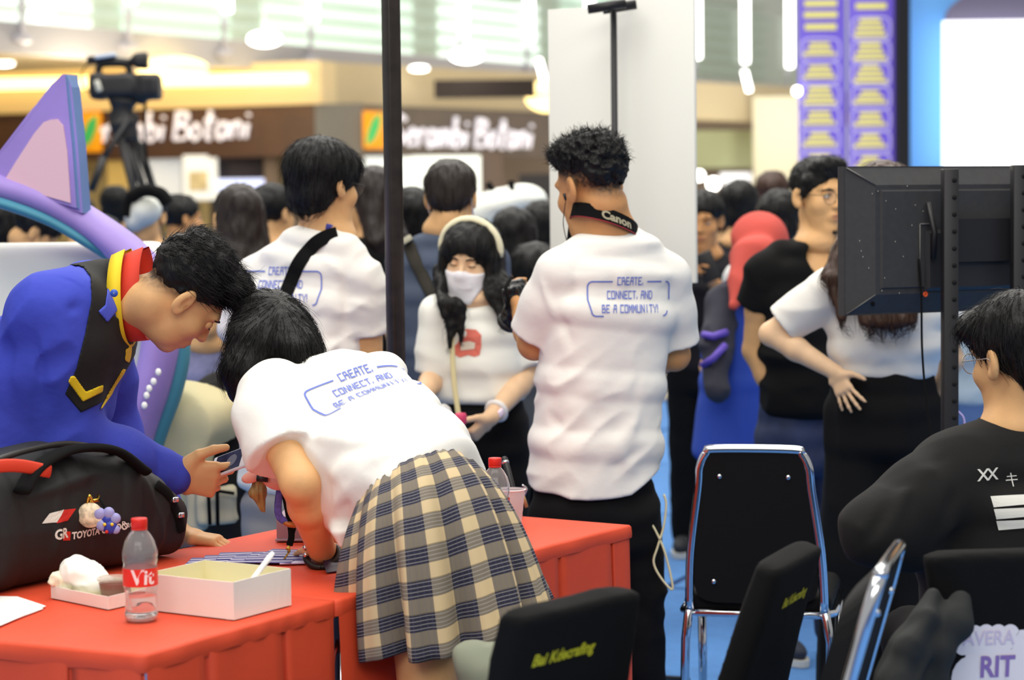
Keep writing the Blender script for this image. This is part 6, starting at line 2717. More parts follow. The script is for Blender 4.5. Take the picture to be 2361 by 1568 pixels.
# lanyard
ln = empty('lanyard', P(660, 1200, 4.86), 'blue and black lanyard with a metal clip hanging from the bent girl\'s neck', 'lanyard')
q_ = MB()
q_.tube(bez([P(652, 1050, 4.88), P(648, 1110, 4.88), P(641, 1165, 4.87), P(645, 1192, 4.87), P(664, 1206, 4.87)], 6), .0085, 8, flat=(V3(0, 1, 0), .25))
q_.build('ribbon', [mat('ribbon_blue', (92, 88, 178), .6, noise=.3, nscale=150)], ln)
q_ = MB()
q_.tube(bez([P(646, 1080, 4.87), P(657, 1140, 4.87), P(668, 1200, 4.87), P(672, 1236, 4.87), P(667, 1258, 4.87)], 6), .0075, 8, flat=(V3(0, 1, 0), .3))
q_.tube([P(684, 1185, 4.87), P(672, 1232, 4.87)], .007, 8, flat=(V3(0, 1, 0), .3))
q_.build('strap', [M_black], ln)
q_ = MB()
q_.add(*sphere(P(671, 1210, 4.86), (.019, .007, .007), 12, 8, axes(V3(1, 0, -.2), z=Z)), smooth=True)
q_.build('clasp', [mat('clasp_bronze', (190, 110, 50), .35, metal=.3)], ln)
q_ = MB()
q_.tube([P(667, 1258, 4.87), P(665, 1274, 4.87)], .003, 6)
q_.tube(bez([P(660, 1268, 4.87), P(664, 1262, 4.87), P(668, 1270, 4.87), P(660, 1282, 4.87), P(654, 1292, 4.87)], 4), .0022, 6)
q_.build('metal_clip', [mat('gold', (220, 180, 80), .25, metal=1)], ln)
q_ = MB()
c = Pz(688, 1295, TZ + .009)
q_.box(c, (.085, .05, .004), R=rotz(.1), bev=.002)
tag(q_.build('badge_card', [mat('badge_lilac', (196, 190, 226), .3)]), 'pale lilac badge card on the table under the lanyard clip', 'card')

# ---------------------------------------------------------------- man in the blue racing jacket
pr = Person(V3(-1.26, 5.2, 0), 'person in blue racing jacket with red collar leaning over a phone', M_skin)
blue = pr
YA, YN, YF = 5.08, 4.90, 5.30
Fh = nrm(V3(.50, .36, -.72))
pr.head(P(422, 676, 5.0), Fh, V3(.70, .02, .70), 1.02, neck=P(318, 704, 5.04), h=.0032, fade=(-.002, -.058), nr=.060)
Fb = nrm(V3(1, .05, 0))
Rb2 = V3(0, -1, 0)      # his right side is towards the camera
shR, shL = P(118, 730, YN), P(222, 752, YF)
elR, wrR = P(158, 1008, 4.96), P(398, 1094, 5.10)
elL, wrL = P(258, 1010, 5.38), P(418, 1236, 5.18)
hd = nrm(P(520, 1105, 4.95) - wrR)
pr.arm([lerp(shR, elR, .5), elR, lerp(elR, wrR, .5), wrR], [.045, .044, .042, .030], h=.0035,
       hand=dict(d=nrm(V3(.95, .14, -.16)), n=nrm(V3(.05, .95, .30)), side=1, curls=[(14, 8, 6), (48, 60, 30), (55, 62, 35), (60, 64, 35)], spread=5, s=1.14, thumb=(.86, .72, .0), thumb_curl=26))
pr.arm([shL, elL, wrL], [.045, .040, .028], h=.0045, hand=dict(d=nrm(V3(.9, -.1, -.12)), n=nrm(V3(-.2, 0, -1)), side=1, curl=(22, 30, 22), spread=8, thumb=(.6, .7, .2)))
pr.core(loft([(P(-70, 1180, YA), Rb2, .14, .11), (P(60, 900, YA), Rb2, .15, .10), (P(230, 690, YA), Rb2, .14, .08)]))
pr.finish()
pr.eyes(closed=True)
sc = Sc()
sc.u(loft([(P(-110, 1190, YA), Rb2, .20, .17), (P(-20, 1040, YA), Rb2, .21, .185), (P(90, 880, YA), Rb2, .215, .175), (P(176, 760, YA), Rb2, .215, .135), (P(236, 690, YA), Rb2, .165, .095), (P(280, 672, YA), Rb2, .09, .075)], 2.4, .5), .04)
sc.u(chain([P(170, 720, YN + .03), shR, P(128, 860, 4.92), elR + V3(-.01, 0, 0)], [.085, .088, .083, .082]), .05)
sc.u(chain([elR, lerp(elR, wrR, .5), lerp(elR, wrR, .86)], [.082, .068, .050]), .03)
sc.u(chain([P(235, 740, YF - .05), shL, P(236, 880, 5.34), elL, lerp(elL, wrL, .55), lerp(elL, wrL, .8)], [.08, .085, .075, .07, .055, .045]), .04)
cuf = lerp(elR, wrR, .90)
dc = nrm(wrR - elR)
sc.u(cone(cuf - dc * .008, cuf + dc * .03, .047, .044), .006)
sc.keep(plane(cuf + dc * .036, dc), .004) if False else None
q = lambda x, y, Yq=4.83: P(x, y, Yq)
sc.grow(creases([(q(95, 720), q(92, 1000), -.012, .018), (q(95, 730), q(210, 700), -.006, .012), (q(110, 900), q(60, 1030), -.012, .02), (q(150, 1000), q(100, 1060), .012, .016), (q(140, 960), q(230, 1000), -.010, .014), (q(180, 1010), q(260, 1060), .011, .014),
                 (q(230, 1000), q(290, 1075), -.010, .014), (q(300, 1020), q(330, 1080), .008, .012), (q(250, 960), q(330, 1040), .008, .014), (q(40, 760), q(20, 960), .008, .02), (q(205, 690), q(215, 800), .005, .02), (q(60, 650, 4.9), q(30, 800, 4.86), -.006, .02),
                 (q(360, 1040, 5.03), q(372, 1110, 5.03), -.007, .008), (q(-10, 900), q(50, 1080), -.01, .02)]))
wj = wrinkle(.011, np.array([nrm(V3(.7, 0, .7)), V3(0, 1, 0), nrm(V3(-.7, 0, .7))]), (7, 6, 12))
sc.grow(wj)
sc.cut(cone(P(292, 668, YA), P(350, 690, YA), .058, .08), .01)
M_jb = mat('jacket_blue', (62, 74, 186), .8, bump=.75, bscale=20, spec=.3)
jk_ops = list(sc.ops)
jk = sc.build('jacket', .0055, [M_jb], pr.root)
jk['label'] = 'blue racing jacket with black shoulder panels and yellow piping'


def panel(name, pix, thick, m, Yp=4.85, h=.0033, grow=.0, lab=None, half=None):
    s2 = Sc()
    s2.ops = list(jk_ops)
    s2.grow(lambda x, y, z: np.full(x.shape, -thick, np.float32))
    s2.keep(prism_sd(pix, Yp), .0015)
    pts = np.array([P(x, y, Yp) for x, y in pix])
    lo, hi = pts.min(0) - .03, pts.max(0) + .03
    lo[1], hi[1] = YN - .2, (YF + .2) if half is None else half
    # hollow, so that it is a sheet on the cloth
    s2.build(name, h, [m], jk, clip=(lo, hi))
    o = bpy.data.objects[-1] if False else None
    return s2


M_jblk = mat('jacket_black', (27, 26, 26), .85, bump=.2, bscale=900)
M_jyel = mat('jacket_yellow', (240, 206, 36), .7)
M_jred = mat('jacket_red', (212, 58, 38), .75)
panel('black_panel', [(158, 606), (225, 590), (276, 588), (292, 660), (262, 700), (240, 712), (262, 726), (300, 752), (330, 800), (300, 850), (262, 905), (238, 930), (186, 952), (150, 908), (176, 850), (196, 770), (211, 690), (208, 636), (190, 612)], .0035, M_jblk)
panel('yellow_chevron', [(163, 868), (172, 866), (198, 903), (240, 886), (238, 904), (191, 927), (157, 880)], .0062, M_jyel, half=5.12)
panel('yellow_piping', [(297, 850), (262, 905), (236, 942), (230, 946), (250, 905), (284, 848)], .0055, M_jyel, half=5.06)
panel('yellow_facing', [(288, 808), (304, 790), (326, 798), (316, 822), (302, 842), (288, 836)], .0055, M_jyel, half=5.06)
panel('blue_flap', [(248, 662), (276, 655), (270, 690), (272, 715), (248, 745), (226, 718), (242, 704)], .0062, mat('jacket_blue2', (74, 88, 204), .7), half=5.14)
q_ = MB()
q_.lathe([(.001, .004), (.008, .003), (.009, 0)], 16, P(263, 676, 4.845), R=axes(V3(1, 0, 0), y=V3(0, 0, 1)), cap=False)
q_.build('snap_button', [mat('button_blue', (52, 92, 190), .35)], jk)
# collar: standing band leaning forward, yellow and red
cN = P(296, 684, YA - .02)
axN = nrm(V3(.96, 0, .22))
cu_, cv_ = V3(0, -1, 0), nrm(np.cross(axN, V3(0, -1, 0)))
M_list = [(-.030, .105, .0, M_jyel, 'collar_yellow'), (-.004, .100, .034, M_jred, 'collar_red')]
for t0, rr, wdt, m, nm in M_list:
    V, Fq = [], []
    n = 48
    w0, w1_ = (-.030, .004) if nm == 'collar_yellow' else (.000, .046)
    for k in range(n + 1):
        a = math.radians(20) + math.radians(320) * k / n
        for w_, off in ((w0, 0), (w1_, 0), (w1_, -.004), (w0, -.004)):
            flare = .10 + (.006 if w_ == w1_ else 0) + off
            # local: cv_ points up/back of the neck, a = 0 at the throat
            p = cN + axN * (w_ - .024 * math.cos(a) * -1) + (cu_ * math.sin(a) * .112 - cv_ * math.cos(a) * .104) * (flare / .10) * (1 if nm == 'collar_red' else 1.05)
            V.append(p)
    for k in range(n):
        for a, b in ((0, 1), (1, 2), (2, 3), (3, 0)):
            Fq.append((k * 4 + a, k * 4 + b, (k + 1) * 4 + b, (k + 1) * 4 + a))
    put(nm, mesh_py(nm, V, Fq, True), jk, [m])
# trousers
hipR_, hipL_ = P(-80, 1200, YA - .1), P(-80, 1200, YA + .1)
sc = Sc().u(loft([(P(-80, 1120, YA), Rb2, .17, .12), (P(-85, 1240, YA), Rb2, .17, .13)], 2.3, .5), .03)
for hp in (hipR_, hipL_):
    kn, an = V3(hp[0] - .02, hp[1], .48), V3(hp[0] - .06, hp[1], .08)
    sc.u(leg_prims(hp, kn, an, (.09, .066, .055)), .03)
    shoe(pr, an, V3(1, 0, 0))
sc.build('trousers', .012, [M_denim], pr.root)
# hair
L = pr.L
sc = pr.hair_short(vol=(.084, .106, .088), top=.046, nape=-.030)
sc.u(ell(L(0, .055, .105), (.07, .055, .034), pr.hR), .02)
sc.u(ell(L(0, .085, .085), (.062, .028, .020), pr.hR), .02)
sc.u(ell(L(0, -.03, .105), (.074, .075, .036), pr.hR), .02)
sc.cut(ell(L(0, .135, -.015), (.09, .06, .075), pr.hR), .012)
sc.grow(lambda x, y, z: -.004 * vnoise(x * 60, y * 60, z * 60))
pr.put_hair(sc, .004, 2600, lambda Pn, N: np.tile(pr.hR.T @ V3(0, 1, .25), (len(Pn), 1)), Ln=.04, r=.0011, curl=.22, lift=.16, mask=lambda Vv: (Vv - L(0, 0, .04)) @ pr.hR[2] > -.02)
# phone
ph_c = P(532, 1066, 5.12)
exp = nrm(P(563, 1050, 5.10) - P(478, 1082, 5.17))
nup = nrm(V3(-.10, -.72, .68) - exp * (V3(-.10, -.72, .68) @ exp))
eyp = np.cross(nup, exp)
Rph = np.array([exp, eyp, nup])
phn = empty('phone', ph_c, 'white phone showing a dark picture, held by the man in the blue jacket', 'phone')
q_ = MB()
q_.box(ph_c, (.128, .064, .009), R=Rph, bev=.004)
q_.build('phone_body', [mat('phone_white', (240, 242, 246), .25)], phn)
q_ = MB()
q_.box(ph_c + nup * .0046 - exp * .004, (.092, .056, .001), R=Rph)
scn = q_.build('screen', [mat('screen_dark', (62, 66, 84), .15, noise=.4, nscale=30)], phn)
q_ = MB()
q_.lathe([(.001, 0), (.017, 0)], 18, ph_c + nup * .0053 + exp * .008, R=Rph, cap=False)
q_.build('picture', [mat('screen_grey', (120, 124, 138), .3)], scn)
q_ = MB()
q_.lathe([(.001, 0), (.012, 0)], 12, ph_c + nup * .0054 - exp * .03 - eyp * .012, R=Rph, cap=False)
q_.build('picture', [mat('screen_cream', (228, 206, 160), .3)], scn)
# ================================================================== SECOND ROW
M_tgrey = mat('trouser_grey', (150, 146, 146), .85, bump=.2, bscale=400)


def trousers(pr, hc, Rx, m, Fd, w=.165, d=.115, spread=.085, top=None, knee=.48, h=.012, leg=(.088, .066, .058), shoes=True, shm=None, bend=.0, name='trousers'):
    """hc: middle of the hips (z about .92)"""
    top = hc[2] + .10 if top is None else top
    sc = Sc().u(loft([(V3(hc[0], hc[1], top), Rx, w * .93, d * .95), (hc, Rx, w, d), (hc - V3(0, 0, .09), Rx, w * .97, d)], 2.3, .5), .03)
    an = []
    for sx in (-1, 1):
        hp = hc + Rx * spread * sx - V3(0, 0, .08)
        kn = V3(hp[0], hp[1], knee) + Rx * .01 * sx + Fd * bend
        a = V3(hp[0], hp[1], .085) + Rx * .015 * sx - Fd * bend * .3
        sc.u(leg_prims(hp, kn, a, leg), .03)
        an.append(a)
    sc.grow(wrinkle(.008, np.eye(3), (9, 9, 15)))
    o = sc.build(name, h, [m], pr.root)
    if shoes:
        for a in an:
            shoe(pr, a, Fd, shm)
    return o


# ---------------------------------------------------------------- man with the sling strap
Y1 = 6.35
pr = Person(V3(P(700, 900, Y1)[0], Y1, 0), 'person in white printed tee with black sling strap, thick black bowl hair, back turned', M_skin)
F = nrm(V3(.28, .96, 0))
Rb = nrm(np.cross(F, Z))
nb = P(752, 528, Y1)
pr.head(P(748, 425, Y1), V3(.66, .74, -.10), Z, 1.03, neck=nb + V3(0, .02, -.02), h=.004, nr=.055)
shL, shR = P(590, 640, Y1 + .05), P(838, 648, Y1 - .05)
elL, wrL = P(545, 800, Y1 + .12), P(570, 900, Y1 + .3)
elR, wrR = P(846, 860, Y1 - .02), P(830, 1010, Y1 + .16)
pr.arm([shL, elL, wrL], [.048, .042, .028], h=.008, hand=dict(d=V3(.2, .8, .1), n=V3(1, 0, 0), side=1))
pr.arm([shR, elR, wrR], [.056, .046, .030], h=.006, hand=dict(d=V3(-.1, .5, -.8), n=V3(-1, 0, 0), side=-1))
pr.core(loft([(P(690, 1050, Y1), Rb, .14, .10), (P(700, 820, Y1), Rb, .14, .09), (P(730, 620, Y1), Rb, .15, .08), (nb, Rb, .05, .05)]))
pr.finish()
sc = Sc()
sc.u(loft([(P(690, 1110, Y1), Rb, .180, .13), (P(692, 960, Y1), Rb, .175, .128), (P(700, 800, Y1), Rb, .178, .125), (P(715, 690, Y1), Rb, .175, .115), (P(730, 610, Y1), Rb, .15, .10), (P(742, 558, Y1), Rb, .105, .082), (P(748, 532, Y1), Rb, .066, .066)], 2.4, .4), .035)
cuL, cuR = lerp(shL, elL, .72), P(842, 762, Y1 - .03)
sc.u(chain([P(680, 590, Y1 + .03), shL, cuL], [.06, .060, .072]), .035)
sc.u(chain([P(790, 585, Y1 - .03), shR, lerp(shR, cuR, .5)], [.062, .060, .064]), .035)
sc.u(capcone(lerp(shR, cuR, .5), cuR + V3(0, 0, -.008), .066, .068), .02)
q = lambda x, y, d=-.12: P(x, y, Y1 + d)
sc.grow(creases([(q(795, 600), q(800, 760), -.009, .014), (q(760, 700), q(720, 900), .008, .02), (q(640, 590), q(600, 700), -.006, .016), (q(790, 770), q(740, 900), -.008, .018), (q(740, 590), q(800, 640), .005, .014), (q(800, 690), q(880, 720), .004, .012), (q(680, 800), q(760, 860), .006, .016)]))
w1 = wrinkle(.006, np.array([nrm(V3(.8, 0, .6)), V3(0, 1, 0), nrm(V3(-.6, 0, .8))]), (9, 6, 18), 3.3)
sc.grow(w1)
sh = sc.build('t_shirt', .006, [M_tee], pr.root)
shirt_print(pr, sh, sc, P(638, 668, Y1 - .13), Rb, Z, nrm(V3(.12, 1, 0)), 1.02)
q_ = MB()
pts = [P(x, y, Y1 - .11) for x, y in [(776, 548), (745, 560), (718, 580), (692, 614), (672, 655), (650, 720), (610, 850), (560, 1000)]]
pb = bez(pts, 5)
pj = sc.project(np.array(pb) + V3(0, -.12, .03), V3(0, 1, -.12), .004)
V, Fq = [], []
for i, p in enumerate(pj):
    t = nrm(pj[min(i + 1, len(pj) - 1)] - pj[max(i - 1, 0)])
    sd = nrm(np.cross(t, V3(0, 1, 0)))
    nn = nrm(np.cross(sd, t))
    for a in (-.020, .020):
        for b in (0, .004):
            V.append(p + sd * a - V3(0, 1, 0) * b + V3(0, 0, 0))
for i in range(len(pj) - 1):
    for a, b in ((0, 1), (1, 3), (3, 2), (2, 0)):
        Fq.append((i * 4 + a, i * 4 + b, (i + 1) * 4 + b, (i + 1) * 4 + a))
stp = put('sling_strap', mesh_py('sling_strap', V, Fq, False), None, [M_black])
tag(stp, 'black sling strap across the back of the bowl haired man', 'strap')
q_ = MB()
q_.tube(bez([P(752, 522, Y1 - .07), P(775, 530, Y1 - .05), P(786, 556, Y1 - .04)], 5), .009, 8, flat=(V3(0, 1, 0), .4))
tag(q_.build('blue_lanyard', [mat('lanyard_blue', (70, 72, 160), .7)]), 'blue lanyard band at the nape of the bowl haired man', 'lanyard')
trousers(pr, P(690, 1160, Y1), Rb, M_tgrey, F)
sc = Sc()
L = pr.L
sc.u(ell(L(0, -.018, .042), (.098, .118, .096), pr.hR), .02).u(ell(L(0, -.055, -.035), (.076, .060, .066), pr.hR), .03)
sc.u(ell(L(0, .06, .055), (.078, .05, .05), pr.hR), .02)
sc.cut(ell(L(0, .135, -.040), (.09, .085, .085), pr.hR), .01)
for sx in (-1, 1):
    sc.cut(ell(L(sx * .095, .02, -.050), (.03, .045, .040), pr.hR), .01)
sc.grow(lambda x, y, z: -.003 * vnoise(x * 110, y * 110, z * 14))
pr.put_hair(sc, .005, 1800, lambda Pn, N: Pn - L(0, -.02, .13) + np.array([0, 0, -.05]), Ln=.06, r=.0011, curl=.10, lift=.02)
glasses(pr, mat('glasses_dark', (40, 36, 32), .3, metal=.6))

# ---------------------------------------------------------------- man in grey tee, back turned
Y2 = 7.6
pr = Person(V3(P(1035, 900, Y2)[0], Y2, 0), 'person in blue grey tee with olive cross strap, brown black hair and mask loops', M_skin)
F = nrm(V3(.08, 1, 0))
Rb = nrm(np.cross(F, Z))
nb = P(1032, 528, Y2)
pr.head(P(1040, 455, Y2), V3(.10, 1, -.12), Z, 1.03, neck=nb, h=.006, nr=.058)
shL, shR = P(935, 605, Y2), P(1130, 605, Y2)
pr.arm([shL, P(915, 760, Y2), P(935, 920, Y2 + .15)], [.05, .042, .03], h=.010)
pr.arm([shR, P(1150, 760, Y2), P(1130, 920, Y2 + .15)], [.05, .042, .03], h=.010)
pr.core(loft([(P(1030, 900, Y2), Rb, .14, .09), (P(1032, 620, Y2), Rb, .14, .08), (nb, Rb, .05, .05)]))
pr.finish()
sc = Sc()
sc.u(loft([(P(1030, 930, Y2), Rb, .175, .12), (P(1030, 800, Y2), Rb, .172, .12), (P(1032, 680, Y2), Rb, .18, .115), (P(1032, 600, Y2), Rb, .16, .10), (P(1032, 555, Y2), Rb, .11, .08), (P(1032, 534, Y2), Rb, .062, .062)], 2.4, .4), .035)
sc.u(chain([shL + V3(.05, 0, .03), shL, lerp(shL, P(915, 760, Y2), .75)], [.06, .062, .068]), .03)
sc.u(chain([shR - V3(.05, 0, -.03), shR, lerp(shR, P(1150, 760, Y2), .75)], [.06, .062, .068]), .03)
sc.grow(wrinkle(.007, np.eye(3), (8, 8, 13), 1.7))
sc.build('t_shirt', .009, [mat('tee_slate', (78, 88, 108), .9)], pr.root)
pb = sc.project(np.array(bez([P(938, 548, Y2), P(955, 590, Y2), P(985, 650, Y2), P(1015, 705, Y2), P(1060, 790, Y2)], 5)) + V3(0, -.3, 0), V3(0, 1, 0), .005)
q_ = MB()
q_.tube(list(pb), .022, 8, flat=(V3(0, 1, 0), .3))
so = q_.build('cross_strap', [mat('strap_olive', (52, 48, 40), .8)])
tag(so, 'olive cross strap on the back of the grey tee', 'strap')
q_ = MB()
q_.box(P(939, 552, Y2 - .13), (.035, .01, .02), R=axes(V3(.8, 0, .5), z=V3(-.5, 0, .8)), bev=.003)
q_.build('strap_buckle', [mat('buckle_pale', (190, 184, 160), .4)], so)
trousers(pr, P(1030, 955, Y2), Rb, mat('denim_dark', (40, 48, 70), .85), F, h=.014)
L = pr.L
sc = Sc().u(ell(L(0, -.02, .040), (.092, .110, .092), pr.hR), .02).u(ell(L(0, -.07, -.012), (.066, .045, .055), pr.hR), .03)
sc.cut(ell(L(0, .135, -.035), (.09, .085, .09), pr.hR), .01)
for sx in (-1, 1):
    sc.cut(ell(L(sx * .095, .0, -.045), (.030, .05, .045), pr.hR), .01)
sc.grow(lambda x, y, z: -.003 * vnoise(x * 90, y * 90, z * 14))
pr.put_hair(sc, .006, 800, lambda Pn, N: Pn - L(0, -.02, .13) + np.array([0, 0, -.05]), Ln=.05, r=.0014, curl=.10, lift=.02, m=M_hairdb)
for sx in (-1, 1):
    q_ = MB()
    q_.tube(bez([L(sx * .078, -.024, .02), L(sx * .074, -.03, -.01), L(sx * .074, .0, -.05), L(sx * .066, .05, -.06)], 5), .0022, 6)
    q_.build('mask_loop', [mat('mask_white', (226, 226, 236), .8)], pr.root)
q_ = MB()
q_.tube(bez([L(.066, .045, -.02), L(.070, .05, -.07), L(.05, .07, -.115)], 4), .014, 8, flat=(pr.hR[0], .3))
q_.build('face_mask', [mat('mask_white', (226, 226, 236), .8)], pr.root)

# ---------------------------------------------------------------- masked girl with head band
Y3 = 6.95
pr = Person(V3(P(1100, 900, Y3)[0], Y3, 0), 'person in white tee with red print, face mask and cream head band', M_skin_l)
Fg = nrm(V3(-.30, -.92, -.22))
F = nrm(V3(-.18, -.98, 0))
Rb = nrm(np.cross(F, Z))
nb = P(1098, 690, Y3)
pr.head(P(1086, 596, Y3), Fg, V3(.08, -.1, 1), .93, neck=nb, h=.004, nr=.045, fade=None)
shR, shL = P(1012, 722, Y3 - .03), P(1192, 730, Y3 + .03)
elR, wrR = P(1006, 862, Y3 - .02), P(962, 930, Y3 - .22)
elL, wrL = P(1220, 862, Y3), P(1132, 962, Y3 - .24)
pr.arm([shR, elR, lerp(elR, wrR, .3), wrR], [.040, .036, .036, .024], h=.006, hand=dict(d=nrm(V3(-.5, -.7, -.3)), n=V3(.6, -.2, -.6), side=1, s=.88))
pr.arm([shL, elL, lerp(elL, wrL, .3), wrL], [.040, .037, .038, .026], h=.0045, hand=dict(d=nrm(V3(-.62, -.25, -.60)), n=nrm(V3(-.6, .3, .3)), side=-1, s=.92, curl=(38, 45, 35)))
pr.core(loft([(P(1090, 1000, Y3), Rb, .13, .09), (P(1095, 840, Y3), Rb, .12, .085), (P(1098, 740, Y3), Rb, .13, .08), (nb, Rb, .045, .045)]))
pr.finish()
pr.eyes(closed=True)
sc = Sc()
sc.u(loft([(P(1098, 906, Y3), Rb, .158, .12), (P(1098, 840, Y3), Rb, .150, .118), (P(1100, 770, Y3), Rb, .148, .110), (P(1100, 722, Y3), Rb, .125, .085), (P(1098, 694, Y3), Rb, .07, .055)], 2.4, .4), .035)
cuR, cuL = P(1002, 862, Y3 - .03), P(1222, 846, Y3)
sc.u(chain([P(1040, 716, Y3), shR, lerp(shR, cuR, .6)], [.05, .055, .062]), .03)
sc.u(capcone(lerp(shR, cuR, .5), cuR, .062, .066), .02)
sc.u(chain([P(1160, 716, Y3), shL, lerp(shL, cuL, .6)], [.05, .055, .062]), .03)
sc.u(capcone(lerp(shL, cuL, .5), cuL, .062, .068), .02)
sc.grow(wrinkle(.007, np.eye(3), (10, 10, 14), 2.2))
sh = sc.build('t_shirt', .007, [M_tee2], pr.root)


def front_patch(name, pix, m, par, off=.002):
    pts = np.array([P(x, y, Y3 - .11) for x, y in pix])
    c = pts.mean(0)
    V, Fq = [c], []
    n = len(pts)
    for t in (.5, 1.0):
        for p in pts:
            V.append(lerp(c, p, t))
    for i in range(n):
        j = (i + 1) % n
        Fq += [(0, 1 + i, 1 + j), (1 + i, 1 + n + i, 1 + n + j), (1 + i, 1 + n + j, 1 + j)]
    Pn = sc.project(np.array(V) + V3(0, -.15, 0), V3(0, 1, 0), off)
    return put(name, mesh_py(name, Pn, Fq), par, [m])


pt = front_patch('red_print', [(1062, 768), (1075, 758), (1098, 760), (1110, 772), (1110, 796), (1106, 818), (1094, 822), (1080, 818), (1060, 824), (1048, 818), (1046, 800), (1056, 790)], mat('print_coral', (232, 122, 106), .8), sh)
front_patch('white_spot', [(1062, 790), (1082, 786), (1096, 790), (1094, 804), (1062, 808)], mat('print_pale', (250, 240, 220), .8), pt, .004)
# trousers
trousers(pr, P(1100, 975, Y3), Rb, M_trb, F, w=.155, d=.11, h=.012)
L = pr.L
sc = Sc()
sc.u(ell(L(0, -.012, .045), (.094, .108, .090), pr.hR), .02)
for sx in (-1, 1):
    sc.u([loftseg(L(sx * .082, .0, .02), L(sx * .088, .005, -.08), pr.hR[1], pr.hR[1], (.055, .026), (.060, .026))], .02)
    tip = P(1052, 800, Y3 - .16) if sx > 0 else P(1168, 748, Y3 - .15)
    md_ = P(1040, 700, Y3 - .15) if sx > 0 else P(1150, 680, Y3 - .12)
    for j in range(5):
        o1_ = V3(.011 * (j - 2), -.006 * (j % 2), 0)
        o2_ = V3(.010 * (j - 2) + .006 * math.sin(j * 2.3), .004 * (j % 2), .018 * ((j * 2) % 5))
        pp_ = bez([L(sx * .088, .01, -.05) + o1_, lerp(L(sx * .088, .01, -.06), md_, .6) + o1_ * 1.1 + V3(.004, 0, 0), md_ + o1_ * .9 - V3(.006, 0, 0), lerp(md_, tip, .5) + o2_ + V3(.008, 0, 0), tip + o2_], 2)
        sc.u(chain(pp_, [.020, .019, .018, .017, .016, .015, .013, .010, .006]), .008)
sc.u([loftseg(L(0, -.05, 0), L(0, -.09, -.16), pr.hR[0], pr.hR[0], (.09, .06), (.10, .04))], .03)
sc.u(ell(L(0, .062, .062), (.062, .034, .038), pr.hR), .02)
sc.cut(ell(L(0, .125, -.040), (.060, .070, .080), pr.hR), .01)
sc.grow(lambda x, y, z: -.004 * vnoise(x * 90, y * 90, z * 16))
pr.put_hair(sc, .005, 900, lambda Pn, N: np.tile(np.array([0, -.01, -.1]), (len(Pn), 1)) + (Pn - L(0, 0, .14)) * np.array([.5, .5, 0]), Ln=.06, r=.0012, curl=.08, lift=.02)
q_ = MB()
q_.tube([L(.105 * math.cos(a), .005, .035 + .105 * math.sin(a)) for a in np.linspace(-.15, math.pi + .15, 21)], .0125, 10, flat=(pr.hR[1], 1.0))
q_.build('head_band', [mat('band_cream', (240, 234, 200), .7)], pr.root)
sc = Sc()
sc.ops = list(pr.headsc.ops)
sc.u(ell(L(0, .066, -.062), (.044, .048, .048), pr.hR), .03)
sc.grow(lambda x, y, z: np.full(x.shape, -.005, np.float32))
hc_, hR_ = pr.hc.copy(), pr.hR.copy()


def mreg(X, Y, Zz):
    q = [hR_[i][0] * (X - hc_[0]) + hR_[i][1] * (Y - hc_[1]) + hR_[i][2] * (Zz - hc_[2]) for i in range(3)]
    return np.maximum(np.maximum(q[2] + .026 - .012 * np.exp(-(q[0] / .02) ** 2), -.122 - q[2]), np.maximum(-.002 - q[1] + np.abs(q[0]) * .5, np.abs(q[0]) + .6 * np.maximum(0, -.075 - q[2]) - .064))


sc.keep(mreg, .004)
sc.build('face_mask', .004, [mat('mask_white2', (236, 234, 240), .85)], pr.root)
q_ = MB()
wv = nrm(wrL - elL)
a_ = nrm(np.cross(wv, Z))
b_ = np.cross(wv, a_)
wc = lerp(elL, wrL, .86)
q_.tube([wc + .030 * (a_ * math.cos(t) + b_ * math.sin(t)) for t in np.linspace(0, 2 * math.pi, 21)], .010, 8, flat=(wv, 1.0), cap=False)
wt = q_.build('wrist_band', [mat('watch_white', (244, 240, 238), .4)], pr.root)
q_ = MB()
q_.box(wc + V3(.012, -.028, -.004), (.028, .012, .024), R=axes(wv, z=V3(0, -.3, 1)), bev=.005)
q_.build('watch_face', [mat('watch_pink', (244, 220, 236), .2, emit=.2)], wt)
q_ = MB()
pb = sc.project(np.array(bez([P(1040, 770, Y3 - .2), P(1045, 850, Y3 - .2), P(1054, 960, Y3 - .2)], 6)), V3(0, 1, 0), .006) if False else bez([P(1040, 720, Y3 - .13), P(1042, 790, Y3 - .15), P(1047, 880, Y3 - .16), P(1058, 965, Y3 - .17)], 6)
q_.tube(pb, .0085, 8, flat=(V3(0, 1, 0), .3))
bst = q_.build('bag_strap', [mat('strap_cream', (226, 214, 166), .8)])
tag(bst, 'cream shoulder bag strap down the front of the masked girl', 'strap')
sc = Sc().u(rbox(P(1000, 985, Y3 - .35), (.055, .03, .062), axes(V3(.95, .2, .1), z=V3(-.1, 0, 1)), .02), .01)
sc.grow(wrinkle(.012, np.eye(3), (25, 25, 14)))
o = sc.build('plastic_bag', .005, [mat('bag_film', (240, 238, 236), .3, trans=.25)])
tag(o, 'crinkled clear white plastic bag in front of the masked girl', 'bag')
q_ = MB()
q_.box(P(990, 958, Y3 - .39), (.05, .004, .014), R=axes(V3(.98, .1, .08), z=Z), bev=.001)
q_.build('grey_label', [mat('label_grey', (150, 150, 160), .5)], o)
q_ = MB()
c = P(1062, 966, Y3 - .36)
q_.lathe([(.001, -.020), (.014, -.019), (.0185, -.012), (.019, .010), (.015, .018), (.001, .020)], 40, c, fn=lambda r, z, th: r + (.0008 * math.sin(20 * th) if r > .01 else 0))
q_.build('cap', [mat('cap_pink', (226, 72, 116), .5)], None)
tag(bpy.context.scene.objects[-1] if False else COL.objects['cap.002'] if 'cap.002' in COL.objects else COL.objects['cap'], 'ribbed pink bottle cap beside the clear plastic bag', 'cap')

